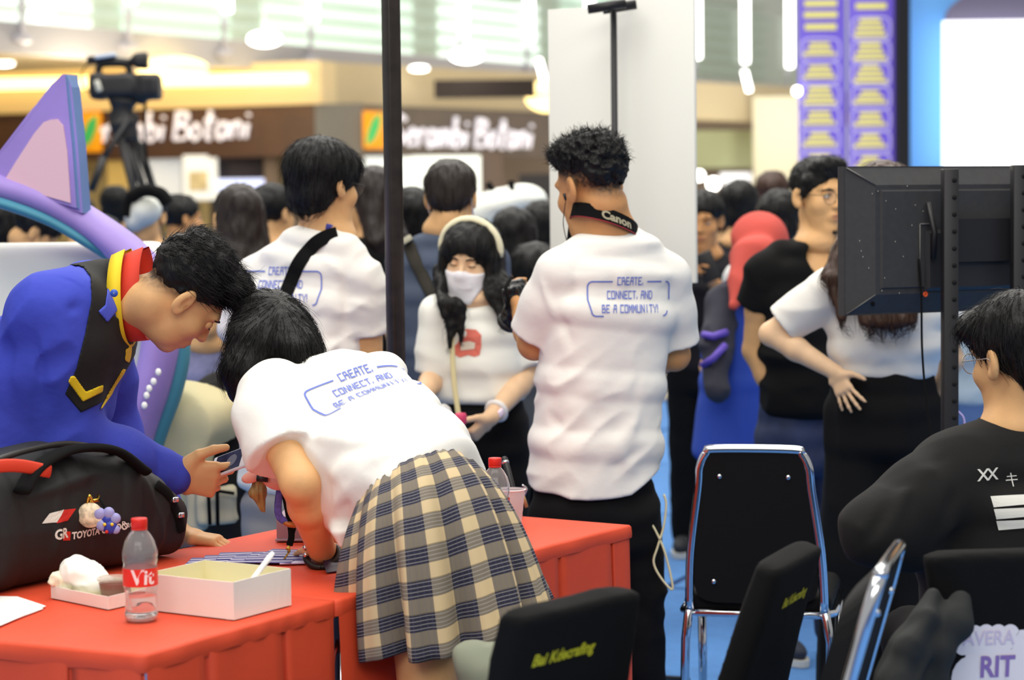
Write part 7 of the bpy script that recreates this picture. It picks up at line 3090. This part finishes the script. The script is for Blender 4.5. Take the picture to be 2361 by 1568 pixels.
# ---------------------------------------------------------------- man with round glasses
Y4 = 7.4
pr = Person(V3(P(1850, 900, Y4)[0], Y4, 0), 'person in black tee and round glasses, hand in jeans pocket, beside the monitor', M_skin)
Fg = nrm(V3(.48, -.88, -.02))
F = nrm(V3(.30, -.95, 0))
Rb = nrm(np.cross(F, Z))
nb = P(1888, 560, Y4)
pr.head(P(1888, 452, Y4), Fg, Z, 1.04, neck=nb, h=.004, nr=.047, jaw=.9)
shR, shL = P(1762, 626, Y4 - .04), P(2010, 620, Y4 + .1)
elR, wrR = P(1742, 808, Y4 + .02), P(1812, 950, Y4 - .04)
pr.arm([shR, lerp(shR, elR, .5), elR, lerp(elR, wrR, .4), wrR], [.052, .050, .044, .044, .032], h=.006)
pr.arm([shL, P(2040, 790, Y4 + .1), P(2010, 940, Y4)], [.05, .042, .03], h=.012)
pr.core(loft([(P(1880, 980, Y4), Rb, .14, .1), (P(1885, 780, Y4), Rb, .14, .09), (P(1888, 640, Y4), Rb, .15, .085), (nb, Rb, .05, .05)]))
pr.finish()
pr.eyes()
sc = Sc()
sc.u(loft([(P(1872, 935, Y4), Rb, .185, .135), (P(1872, 820, Y4), Rb, .180, .13), (P(1880, 700, Y4), Rb, .185, .12), (P(1884, 625, Y4), Rb, .165, .10), (P(1886, 580, Y4), Rb, .115, .08), (P(1888, 556, Y4), Rb, .072, .065)], 2.4, .4), .035)
cuR = P(1746, 702, Y4)
sc.u(chain([P(1800, 590, Y4), shR, lerp(shR, cuR, .5)], [.055, .062, .066]), .03)
sc.u(capcone(lerp(shR, cuR, .3), cuR, .066, .074), .02)
sc.u(chain([P(1960, 590, Y4 + .05), shL, P(2030, 720, Y4 + .1)], [.055, .062, .07]), .03)
sc.cut(cone(P(1905, 610, Y4 - .12), nb, .05, .075), .01)
sc.grow(wrinkle(.008, np.eye(3), (8, 8, 13), 4.1))
sc.build('t_shirt', .008, [M_blackt], pr.root)
tr_ = trousers(pr, P(1855, 1000, Y4), Rb, M_denim, F, top=P(1855, 930, Y4)[2], shm=mat('shoe_navy', (44, 50, 66), .7))
L = pr.L
sc = Sc().u(ell(L(0, -.012, .050), (.086, .106, .084), pr.hR), .01).u(ell(L(0, .055, .098), (.068, .040, .034), pr.hR), .02)
for sx in (-1, 1):
    sc.u(cone(L(sx * .074, .035, .05), L(sx * .077, .012, -.015), .018, .010), .015)
sc.cut(ell(L(0, .128, -.020), (.078, .085, .098), pr.hR), .01)
sc.keep(plane(L(0, -.06, -.060), pr.hR.T @ nrm(V3(0, .55, -.83))), .012)
for sx in (-1, 1):
    sc.cut(ell(L(sx * .092, -.010, -.012), (.028, .026, .034), pr.hR), .006)
sc.grow(lambda x, y, z: -.003 * vnoise(x * 80, y * 80, z * 80))
pr.put_hair(sc, .005, 900, lambda Pn, N: Pn - L(0, -.05, .13), Ln=.035, r=.0012, curl=.2, lift=.08)
glasses(pr, r=.0245)
q_ = MB()
q_.tube([L(-.012, .094, -.116), L(0, .096, -.117), L(.012, .094, -.116)], .006, 8)
q_.build('goatee', [M_hair], pr.root)

# ---------------------------------------------------------------- woman in white tee, hand on hip (behind the monitor)
Y5 = 6.65
pr = Person(V3(P(2040, 900, Y5)[0], Y5, 0), 'person in loose white tee, hand on hip, long brown hair, behind the monitor', M_skin_l)
F = nrm(V3(.25, .96, 0))
Rb = nrm(np.cross(F, Z))
nb = P(2030, 580, Y5)
pr.head(P(2036, 470, Y5), V3(.1, 1, -.05), Z, .98, neck=nb, h=.007, nr=.046)
shL, shR = P(1920, 662, Y5 - .03), P(2150, 670, Y5 + .05)
elL, wrL = P(1778, 770, Y5 + .02), P(1925, 858, Y5 - .08)
elR, wrR = P(2195, 830, Y5 + .05), P(2160, 930, Y5 + .1)
pr.arm([shL, lerp(shL, elL, .5), elL, lerp(elL, wrL, .4), wrL], [.040, .038, .036, .036, .024], h=.005,
       hand=dict(d=nrm(V3(.34, -.32, -.78)), n=nrm(V3(.6, .8, -.1)), side=1, curls=[(4, 8, 6), (4, 8, 6), (4, 8, 6), (4, 8, 6)], spread=12, s=.76, thumb=(.8, .4, .2)))
pr.arm([shR, elR, wrR], [.040, .036, .026], h=.010)
pr.core(loft([(P(2040, 950, Y5), Rb, .13, .09), (P(2040, 800, Y5), Rb, .12, .085), (P(2036, 680, Y5), Rb, .14, .08), (nb, Rb, .045, .045)]))
pr.finish()
sc = Sc()
sc.u(loft([(P(2042, 850, Y5), Rb, .155, .125), (P(2042, 800, Y5), Rb, .168, .13), (P(2040, 740, Y5), Rb, .168, .12), (P(2034, 670, Y5), Rb, .165, .10), (P(2030, 612, Y5), Rb, .115, .075), (P(2030, 585, Y5), Rb, .07, .06)], 2.4, .4), .04)
cuL, cuR = lerp(shL, elL, .80), P(2205, 780, Y5 + .05)
sc.u(chain([P(1975, 630, Y5), shL, lerp(shL, cuL, .6)], [.055, .060, .066]), .035)
sc.u(capcone(lerp(shL, cuL, .5), cuL, .064, .066), .02)
sc.u(chain([P(2100, 630, Y5), shR, P(2178, 730, Y5 + .05)], [.055, .058, .06]), .035)
sc.u(capcone(lerp(shR, cuR, .5), cuR, .058, .062), .02)
q = lambda x, y, d=-.12: P(x, y, Y5 + d)
sc.grow(creases([(q(1905, 700), q(1990, 850), -.008, .016), (q(1930, 720), q(2080, 850), .008, .02), (q(2120, 760), q(2000, 850), .006, .016), (q(1860, 720), q(1900, 770), .006, .012), (q(1880, 780), q(1960, 800), -.006, .012)]))
sc.grow(wrinkle(.006, np.eye(3), (9, 9, 14), 6.3))
sc.build('t_shirt', .006, [M_tee], pr.root)
sc = Sc()
hc = P(2040, 940, Y5)
sc.u(loft([(P(2036, 846, Y5), Rb, .135, .105), (P(2036, 880, Y5), Rb, .150, .12), (hc, Rb, .172, .135), (hc - V3(0, 0, .1), Rb, .175, .135)], 2.3, .5), .03)
for sx in (-1, 1):
    hp = hc + Rb * .085 * sx - V3(0, 0, .08)
    an = V3(hp[0], hp[1], .06) + Rb * .02 * sx
    sc.u([cone(hp, lerp(hp, an, .5), .100, .100), cone(lerp(hp, an, .5), an, .100, .105)], .03)
    shoe(pr, an, F, mat('shoe_black', (26, 26, 28), .6))
sc.grow(wrinkle(.012, np.eye(3), (14, 14, 3), 2.6))
sc.build('trousers', .010, [M_trb], pr.root)
L = pr.L
sc = Sc().u(ell(L(0, -.02, .045), (.09, .11, .09), pr.hR), .02)
sc.u([loftseg(L(0, -.04, .02), L(0, -.10, -.16), pr.hR[0], pr.hR[0], (.098, .07), (.118, .04)), loftseg(L(0, -.10, -.16), L(0.0, -.155, -.37), pr.hR[0], pr.hR[0], (.118, .035), (.085, .02))], .03)
sc.u([loftseg(P(1968, 520, Y5 - .02), P(1934, 640, Y5 - .12), V3(1, 0, 0), V3(1, 0, 0), (.04, .03), (.040, .020)), loftseg(P(1934, 640, Y5 - .12), P(1940, 735, Y5 - .15), V3(1, 0, 0), V3(1, 0, 0), (.040, .020), (.014, .008)), loftseg(P(1950, 540, Y5 - .02), P(1900, 640, Y5 - .11), V3(1, 0, 0), V3(1, 0, 0), (.02, .02), (.010, .010))], .02)
sc.grow(lambda x, y, z: -.005 * vnoise(x * 70, y * 70, z * 8))
pr.put_hair(sc, .006, 1500, lambda Pn, N: np.tile(np.array([0, -.02, -.1]), (len(Pn), 1)), Ln=.09, r=.0014, curl=.06, lift=.01, m=M_hairb)

# ---------------------------------------------------------------- seated man in the black hoodie
Y6 = 4.70
pr = Person(V3(P(2330, 1400, Y6)[0], Y6, 0), 'person in black printed sweatshirt and glasses sitting with an arm over the chair', M_skin)
Fg = nrm(V3(-.50, .85, -.12))
F = nrm(V3(.12, .99, 0))
Rb = nrm(np.cross(F, Z))
nb = P(2352, 985, Y6)
pr.head(P(2346, 822, Y6), Fg, V3(-.03, -.1, 1), 1.06, neck=nb, h=.004, nr=.058, fade=(-.02, -.06))
shL, shR = P(2205, 1090, Y6 - .02), P(2520, 1090, Y6 + .03)
elL, wrL = P(2022, 1222, Y6 - .18), P(2140, 1255, Y6 - .02)
pr.arm([shL, elL, wrL], [.05, .045, .03], h=.010)
pr.arm([shR, P(2600, 1250, Y6), P(2560, 1400, Y6 + .1)], [.05, .045, .03], h=.014)
pr.core(loft([(P(2350, 1450, Y6), Rb, .15, .11), (P(2350, 1200, Y6), Rb, .15, .1), (nb, Rb, .055, .055)]))
pr.finish()
sc = Sc()
sc.u(loft([(V3(P(2350, 1500, Y6)[0], Y6, .50), Rb, .21, .16), (P(2352, 1300, Y6), Rb, .215, .155), (P(2354, 1150, Y6), Rb, .215, .14), (P(2354, 1060, Y6), Rb, .18, .115), (P(2354, 1010, Y6), Rb, .125, .095), (P(2354, 985, Y6), Rb, .080, .076)], 2.4, .4), .04)
sc.u(chain([P(2270, 1055, Y6), shL, lerp(shL, elL, .5), elL], [.075, .085, .080, .074]), .05)
sc.u(chain([elL, lerp(elL, wrL, .5), wrL + V3(.1, .1, 0)], [.076, .072, .062]), .03)
sc.u(chain([P(2430, 1055, Y6), shR, P(2590, 1240, Y6), P(2560, 1380, Y6 + .1)], [.075, .085, .08, .06]), .05)
q = lambda x, y, d=-.16: P(x, y, Y6 + d)
sc.grow(creases([(q(2240, 1110), q(2110, 1230), -.008, .02), (q(2160, 1070), q(1990, 1190), .008, .016), (q(2060, 1150, -.24), q(2000, 1250, -.26), -.010, .014), (q(2100, 1110, -.2), q(2060, 1190, -.24), .010, .016), (q(2180, 1060, -.1), q(2110, 1110, -.14), -.008, .014), (q(2080, 1240), q(2250, 1220), .008, .02), (q(1960, 1180, -.25), q(1990, 1240, -.27), .008, .012)]))
sc.grow(wrinkle(.006, np.eye(3), (8, 8, 10), 5.5))
M_hood = mat('sweat_black', (15, 14, 14), .9, bump=.25, bscale=900)
hd = sc.build('sweatshirt', .007, [M_hood], pr.root)
q_ = MB()
q_.tube([nb + V3(.086 * math.cos(a), .080 * math.sin(a), .004 + .010 * math.sin(a)) for a in np.linspace(0, 2 * math.pi, 29)], .011, 8, cap=False)
q_.build('collar', [M_hood], hd)
M_pw2 = mat('print_offwhite', (224, 222, 214), .75)
dq = V3(0, 1, 0)
proj_text('lettering', 'XX', .036, P(2296, 1134, Y6 - .3), Rb + V3(0, 0, .06), Z, sc, dq, M_pw2, hd, align='LEFT', bold=.0004, space=.72)
st = line_quads([(.0, .020), (.020, .022)], .0022) + line_quads([(-.002, .012), (.022, .014)], .0022) + line_quads([(.008, .028), (.013, .0)], .0022)
decal('lettering', st, P(2342, 1132, Y6 - .2), Rb, Z, sc, dq, M_pw2, hd, .002)
# white print panels with black lines between
for k, (y0, y1) in enumerate([(1150, 1176), (1179, 1204), (1207, 1230)]):
    pix = [(2300 + k * 6, y0 + 4), (2460, y0 - 6), (2460, y1 - 14), (2306 + k * 6, y1 + 3)]
    pts = [P(x, y, Y6 - .2) for x, y in pix]
    V, Fq = [], []
    for i in range(9):
        for j in range(4):
            u, v = i / 8, j / 3
            V.append(lerp(lerp(pts[0], pts[1], u), lerp(pts[3], pts[2], u), v))
    for i in range(8):
        for j in range(3):
            Fq.append((i * 4 + j, (i + 1) * 4 + j, (i + 1) * 4 + j + 1, i * 4 + j + 1))
    Pn = sc.project(np.array(V), dq, .002)
    put('print_panel', mesh_py('print_panel', Pn, Fq), hd, [M_pw2])
L = pr.L
sc = Sc().u(ell(L(0, -.016, .046), (.093, .114, .096), pr.hR), .02).u(ell(L(0, -.066, -.018), (.072, .052, .070), pr.hR), .03).u(ell(L(-.02, .06, .07), (.07, .05, .045), pr.hR), .02)
sc.cut(ell(L(0, .135, -.040), (.09, .082, .092), pr.hR), .01)
for sx in (-1, 1):
    sc.cut(ell(L(sx * .094, .004, -.022), (.028, .034, .046), pr.hR), .008)
    sc.cut(ell(L(sx * .090, -.045, -.075), (.034, .05, .035), pr.hR), .01)
sc.grow(lambda x, y, z: -.003 * vnoise(x * 90, y * 90, z * 22))
pr.put_hair(sc, .0045, 2200, lambda Pn, N: Pn - L(.03, -.02, .14) + np.array([0, 0, -.04]), Ln=.05, r=.0011, curl=.14, lift=.03)
glasses(pr, mat('glasses_silver', (190, 188, 180), .25, metal=.9))
# seated legs and the seat
sc = Sc()
for sx in (-1, 1):
    hp = V3(P(2350, 1500, Y6)[0] + sx * .1, Y6 + .0, .52)
    kn = hp + V3(sx * .06, .42, 0)
    an = V3(kn[0], kn[1] + .02, .09)
    sc.u(leg_prims(hp, kn, an, (.09, .066, .05)), .03)
    shoe(pr, an, F)
sc.build('trousers', .012, [M_trb], pr.root)
# ================================================================== CROWD
def bystander(px, py, Yd, face, label, hair='short', top=M_blackt, low=M_trb, sk=None, Ht=None, hm=None, sleeve=1.0, arm='down', hs=1.0, fh=False, look=None, long_to=-.30):
    """px,py: pixel of the head centre; face: heading in degrees, 0 = away from the camera, 90 = to the right"""
    hc = P(px, py, Yd)
    a = math.radians(face)
    F = V3(math.sin(a), math.cos(a), 0)
    Rb = nrm(np.cross(F, Z))
    pr = Person(V3(hc[0], hc[1], 0), label, sk or M_skin)
    zt = hc[2] + .115 * hs
    k = zt / 1.70
    c = V3(hc[0], hc[1], 0) - F * .03
    nb = c + V3(0, 0, zt - .27 * hs)
    la = F if look is None else nrm(look)
    pr.head(hc, la, Z, hs, neck=nb, h=.008, face=fh, nr=.052)
    sh = [nb + Rb * sx * .175 * k - V3(0, 0, .075) for sx in (-1, 1)]
    el, wr = [], []
    for i, sx in enumerate((-1, 1)):
        if arm == 'phone':
            e = sh[i] + Rb * sx * .05 - V3(0, 0, .25) + F * .10
            w_ = nb + F * .33 + Rb * sx * .06 - V3(0, 0, .10)
        elif arm == 'front':
            e = sh[i] + Rb * sx * .05 - V3(0, 0, .27) + F * .03
            w_ = e + F * .22 - Rb * sx * .10 + V3(0, 0, .04)
        else:
            e = sh[i] + Rb * sx * .05 - V3(0, 0, .28) - F * .02
            w_ = e + V3(0, 0, -.24) + F * .06
        el.append(e)
        wr.append(w_)
        pr.arm([sh[i], e, w_], [.046, .040, .028], h=.010, hand=dict(d=nrm(w_ - e), n=-Rb * sx, side=sx, curl=(25, 30, 20)))
    hip = c + V3(0, 0, .54 * zt)
    pr.core(loft([(hip, Rb, .14, .1), (nb - V3(0, 0, .1), Rb, .14, .08), (nb, Rb, .05, .05)]), .02)
    pr.finish()
    if fh:
        pr.eyes()
    sc = Sc()
    sc.u(loft([(hip - V3(0, 0, .02), Rb, .178, .125), (lerp(hip, nb, .35), Rb, .168, .12), (lerp(hip, nb, .7), Rb, .178, .115), (nb - V3(0, 0, .07), Rb, .15, .09), (nb - V3(0, 0, .01), Rb, .068, .062)], 2.4, .4), .035)
    for i in range(2):
        pts = [lerp(nb, sh[i], .6), sh[i], lerp(sh[i], el[i], min(1, sleeve))]
        rs = [.055, .060, .066]
        if sleeve > 1:
            pts += [lerp(el[i], wr[i], sleeve - 1)]
            rs += [.048]
        sc.u(chain(pts, rs), .03)
    sc.grow(wrinkle(.010, np.eye(3), (8, 8, 12), px * .013))
    top_o = sc.build('t_shirt' if sleeve <= 1 else 'jacket', .012, [top], pr.root)
    pr.top_sc = sc
    trousers(pr, hip - V3(0, 0, .02), Rb, low, F, h=.018)
    L = pr.L
    if hair in ('short', 'bowl', 'long', 'bun'):
        sc = Sc().u(ell(L(0, -.018, .044), (.092, .110, .092), pr.hR), .02)
        if hair != 'short':
            sc.u(ell(L(0, -.06, -.03), (.078, .055, .07), pr.hR), .03)
        if hair == 'long':
            sc.u([loftseg(L(0, -.03, 0), L(0, -.085, -.16), pr.hR[0], pr.hR[0], (.096, .075), (.112, .05)), loftseg(L(0, -.085, -.16), L(0, -.10, long_to), pr.hR[0], pr.hR[0], (.112, .045), (.07, .03))], .03)
        if hair == 'bun':
            sc.u(ell(L(0, -.09, .09), (.04, .04, .04), pr.hR), .02)
        sc.cut(ell(L(0, .130, -.035), (.082, .085, .095), pr.hR), .01)
        if hair == 'short':
            sc.keep(plane(L(0, -.06, -.055), pr.hR.T @ nrm(V3(0, .55, -.83))), .012)
            for sx in (-1, 1):
                sc.cut(ell(L(sx * .09, .0, -.012), (.028, .028, .034), pr.hR), .008)
        sc.grow(lambda x, y, z: -.006 * vnoise(x * 60, y * 60, z * 20))
        pr.put_hair(sc, .009, 250, lambda Pn, N: Pn - L(0, -.02, .13) + np.array([0, 0, -.06]), Ln=.06, r=.002, curl=.12, lift=.03, m=hm)
    return pr


M_tgr = mat('top_grey', (92, 94, 100), .9)
M_tch = mat('top_charcoal', (32, 32, 38), .9, spec=.25)
M_tnavy = mat('top_navy', (36, 40, 62), .9)
M_denims = mat('denim_shirt', (158, 176, 190), .85, noise=.12, nscale=8)
M_tie = mat('tie_dye', (110, 112, 150), .9, noise=.7, nscale=7)
M_redc = mat('scarf_red', (206, 84, 74), .85)
M_royal = mat('coat_royal', (52, 84, 190), .85)

# right of the board
ph_man = bystander(1622, 508, 9.6, 190, 'person in dark jacket photographing with a phone at the right edge of the white board', 'short', M_tch, M_trb, M_skin_d, sleeve=1.8, arm='phone', fh=True, look=V3(-.25, -.95, -.15))
q = MB()
c = P(1632, 615, 9.22)
q.box(c, (.075, .012, .13), R=axes(V3(.9, -.1, .35), z=V3(-.35, 0, .9)), bev=.005)
tag(q.build('phone', [M_blackp]), 'black phone held up by the man beside the white board', 'phone')
bystander(1705, 480, 10.4, 10, 'person with black hair and dark jacket behind the red head scarf', 'bowl', M_tch, M_trb, sleeve=1.8, hs=1.05)
bystander(1780, 452, 11.8, 0, 'person with reddish brown hair in the crowd beside the glasses man', 'bowl', M_tnavy, M_trb, hm=M_hairb, hs=1.1)
bystander(1800, 512, 8.8, 20, 'person with black hair between the red head scarf and the glasses man', 'bowl', mat('top_white', (220, 220, 220), .9), M_trb, hs=1.0)
bystander(1672, 520, 12.5, 30, 'person in black half hidden behind the phone holding man', 'short', M_blackt, M_trb)

# red head scarf, blue coat
pr = bystander(1748, 574, 8.3, -25, 'person in red head scarf and royal blue coat with purple striped sleeve', None, M_royal, M_royal, sleeve=.6, arm='front')
L = pr.L
sc = Sc().u(ell(L(0, -.01, .035), (.102, .118, .105), pr.hR), .02).u([loftseg(L(0, -.03, -.02), L(0, -.04, -.18), pr.hR[0], pr.hR[0], (.095, .10), (.13, .115)), loftseg(L(0, -.04, -.18), L(-.04, -.03, -.36), pr.hR[0], pr.hR[0], (.13, .11), (.17, .125))], .04)
sc.u([cone(P(1738, 600, 8.12), P(1692, 705, 7.98), .095, .025)], .05)
sc.cut(ell(L(0, .14, -.02), (.06, .07, .08), pr.hR), .01)
sc.grow(wrinkle(.012, np.eye(3), (9, 9, 6), 3.0))
sc.build('head_scarf', .010, [M_redc], pr.root)
sl = [P(1672, 700, 8.15), P(1650, 800, 8.05), P(1655, 900, 7.95)]
sc = Sc().u(chain([P(1700, 665, 8.2)] + sl, [.06, .07, .062, .045]), .02)
sc.grow(wrinkle(.01, np.eye(3), (10, 10, 14)))
so = sc.build('sleeve', .010, [mat('sleeve_slate', (58, 58, 70), .85)], pr.root)
q = MB()
q.tube([P(1622, 772, 8.02), P(1645, 776, 7.96), P(1675, 766, 8.0)], .014, 8)
q.build('sleeve_stripe', [mat('stripe_purple', (112, 88, 200), .7)], so)
q = MB()
q.tube([P(1620, 842, 7.98), P(1645, 826, 7.92), P(1672, 796, 7.96)], .014, 8)
q.build('sleeve_stripe', [mat('stripe_purple', (112, 88, 200), .7)], so)
cl = P(1715, 900, 8.05)
sc = Sc().u(loft([(P(1712, 720, 8.2), V3(1, 0, 0), .13, .12), (P(1708, 880, 8.2), V3(1, 0, 0), .15, .13), (P(1702, 1040, 8.2), V3(1, 0, 0), .17, .15)], 2.4, .4), .03)
sc.grow(wrinkle(.012, np.eye(3), (9, 9, 4)))
sc.build('coat', .012, [M_royal], pr.root)

bystander(2262, 560, 8.4, 15, 'person in pale denim shirt and jeans behind the monitor post', 'short', M_denims, mat('jeans_blue', (84, 112, 160), .85), sleeve=.9)

# left and middle crowd
bystander(548, 508, 8.3, -25, 'person with long dark brown hair and raised bare arms, behind the blue jacket', 'long', M_tch, M_trb, hm=M_hairdb, hs=1.16, arm='phone', sleeve=.5)
bystander(632, 492, 9.6, 40, 'person with black hair seen in part left of the bowl haired man', 'short', M_tgr, M_trb)
bystander(852, 462, 8.5, -55, 'person with long black hair in black tank top left of the black column', 'long', M_blackt, M_trb, M_skin, sleeve=.15, fh=False, hm=M_hairdb, long_to=-.24)
bystander(948, 505, 9.0, 0, 'person with dark hair directly right of the black column', 'bowl', M_tch, M_trb)
bystander(985, 520, 9.8, 10, 'person with black hair behind the shoulder of the grey tee', 'bowl', M_blackt, M_trb)
bystander(1188, 556, 8.6, 15, 'person with long black hair right behind the masked girl', 'long', M_blackt, M_trb, hs=1.05)
bystander(1245, 532, 9.6, -20, 'person with dark hair and blue top at the left edge of the white board', 'bowl', M_tnavy, M_trb)
bystander(1232, 640, 8.2, 0, 'short person in grey top left of the man with the camera', 'bowl', M_tgr, M_trb)
bystander(478, 690, 7.4, 175, 'person in blue grey tie dye shirt between the two bent people', 'bowl', M_tie, M_trb, sleeve=.9)
bystander(82, 536, 9.2, 120, 'person with black hair and red collar above the white foam block', 'short', M_redc, M_trb, look=V3(.7, .2, -.6))
bystander(20, 520, 10.0, 30, 'person in dark clothes at the left edge above the foam block', 'bowl', M_tch, M_trb)
bystander(235, 560, 10.6, -30, 'person in dark clothes under the purple arch', 'short', M_tch, M_trb)
bystander(420, 505, 11.6, 60, 'person with black hair and brown face right of the tripod', 'short', M_tgr, M_trb, M_skin_d, fh=True)
bystander(268, 480, 12.9, 0, 'person in grey cap clothing between the arch and the tripod', 'bowl', M_tgr, M_trb)
bystander(190, 505, 13.8, 10, 'person far behind the purple arch', 'bowl', M_tnavy, M_trb)

# padded white costume head in the middle, and a white and black hat at the left
pr = bystander(1172, 560, 11.0, 180, 'person wearing a white padded costume head with two black spikes', None, mat('costume_white', (238, 240, 232), .9), M_trb)
sc = Sc().u(ell(P(1205, 462, 11.0), (.125, .16, .085)), .02).u(ell(P(1140, 478, 10.9), (.15, .16, .09), axes(V3(.94, 0, .34), z=V3(-.34, 0, .94))), .04).u(ell(P(1120, 505, 10.9), (.10, .14, .06)), .04)
ch = sc.build('costume_head', .014, [mat('costume_white', (238, 240, 232), .9)], pr.root)
for a, b in (((1124, 422), (1142, 446)), ((1178, 416), (1182, 448))):
    q = MB()
    q.tube([P(*a, 10.85), P(*b, 10.85)], [.018, .012], 8)
    q.build('spike', [M_black], ch)
pr = bystander(338, 500, 10.2, -170, 'person wearing a white hat with a curved black horn behind the tripod', 'short', M_tch, M_trb, M_skin)
sc = Sc().u(ell(P(332, 486, 10.1), (.085, .12, .072), axes(V3(.9, 0, .45), z=V3(-.45, 0, .9))), .02).u(ell(P(310, 510, 10.1), (.04, .1, .05)), .03)
hat = sc.build('hat', .010, [mat('costume_white', (238, 240, 232), .9)], pr.root)
q = MB()
q.tube(bez([P(290, 500, 10.0), P(296, 462, 10.0), P(330, 440, 10.0), P(368, 446, 10.0), P(388, 470, 10.0)], 5), [.02] * 6 + [.03] * 9 + [.032] * 6, 10)
q.build('horn', [M_black], hat)

# dark draped figure with totes beside the bent man's face
pr = Person(V3(P(545, 1000, 6.9)[0], 6.9, 0), 'person in wide black clothing carrying a cream tote, between the two bent people', M_skin)
Yd = 6.9
pr.head(P(575, 770, Yd), V3(.2, 1, 0), Z, 1.0, neck=P(575, 850, Yd), h=.01, face=False)
pr.finish()
L = pr.L
pr.put_hair(Sc().u(ell(L(0, -.018, .044), (.092, .110, .092), pr.hR), .02), .01, 200, None, m=M_hair)
sc = Sc().u(loft([(P(575, 860, Yd), V3(1, 0, 0), .08, .08), (P(560, 920, Yd), V3(1, 0, 0), .16, .12), (P(548, 1100, Yd), V3(1, 0, 0), .17, .14), (V3(P(548, 1100, Yd)[0], Yd, .45), V3(1, 0, 0), .19, .15), (V3(P(548, 1100, Yd)[0], Yd, .05), V3(1, 0, 0), .20, .16)], 2.3, .4), .04)
sc.u(chain([P(520, 910, Yd), P(488, 940, Yd - .1)], [.07, .06]), .03)
sc.grow(wrinkle(.014, np.eye(3), (12, 12, 5)))
sc.build('robe', .010, [mat('robe_black', (26, 26, 30), .85)], pr.root)
sc = Sc().u(ell(P(418, 960, 6.7), (.11, .12, .10), axes(V3(.8, 0, .6), z=V3(-.6, 0, .8))), .03).u(ell(P(375, 1000, 6.7), (.07, .09, .09)), .05).u(ell(P(450, 1010, 6.7), (.05, .08, .11)), .05)
sc.u(cone(P(440, 1060, 6.7), P(445, 1160, 6.7), .05, .04), .03).u(ell(P(362, 985, 6.7), (.065, .09, .085)), .04).u(ell(P(492, 960, 6.7), (.09, .09, .085)), .04)
sc.grow(wrinkle(.02, np.eye(3), (9, 9, 6)))
tag(sc.build('cream_bundle', .010, [mat('bundle_cream', (232, 222, 178), .85)]), 'big cream cloth bundle hanging between the two bent people', 'bundle')
tb = empty('tote_bag', P(505, 1165, 6.55), 'cream tote bag with thin black straps below the phone', 'bag')
sc = Sc().u(rbox(P(500, 1165, 6.58), (.06, .03, .055), axes(V3(1, .1, .05), z=Z), .012), .01).u(rbox(P(452, 1170, 6.6), (.03, .03, .07), None, .012), .01)
sc.grow(wrinkle(.008, np.eye(3), (14, 14, 14)))
sc.build('tote_body', .007, [mat('tote_cream', (216, 206, 178), .85)], tb)
q = MB()
for a, b in (((478, 1080), (484, 1210)), ((500, 1080), (502, 1210))):
    q.tube([P(*a, 6.52), P(*b, 6.52)], .006, 6)
q.tube([P(488, 1130, 6.52), P(540, 1138, 6.52)], .005, 6)
q.build('tote_strap', [M_black], tb)
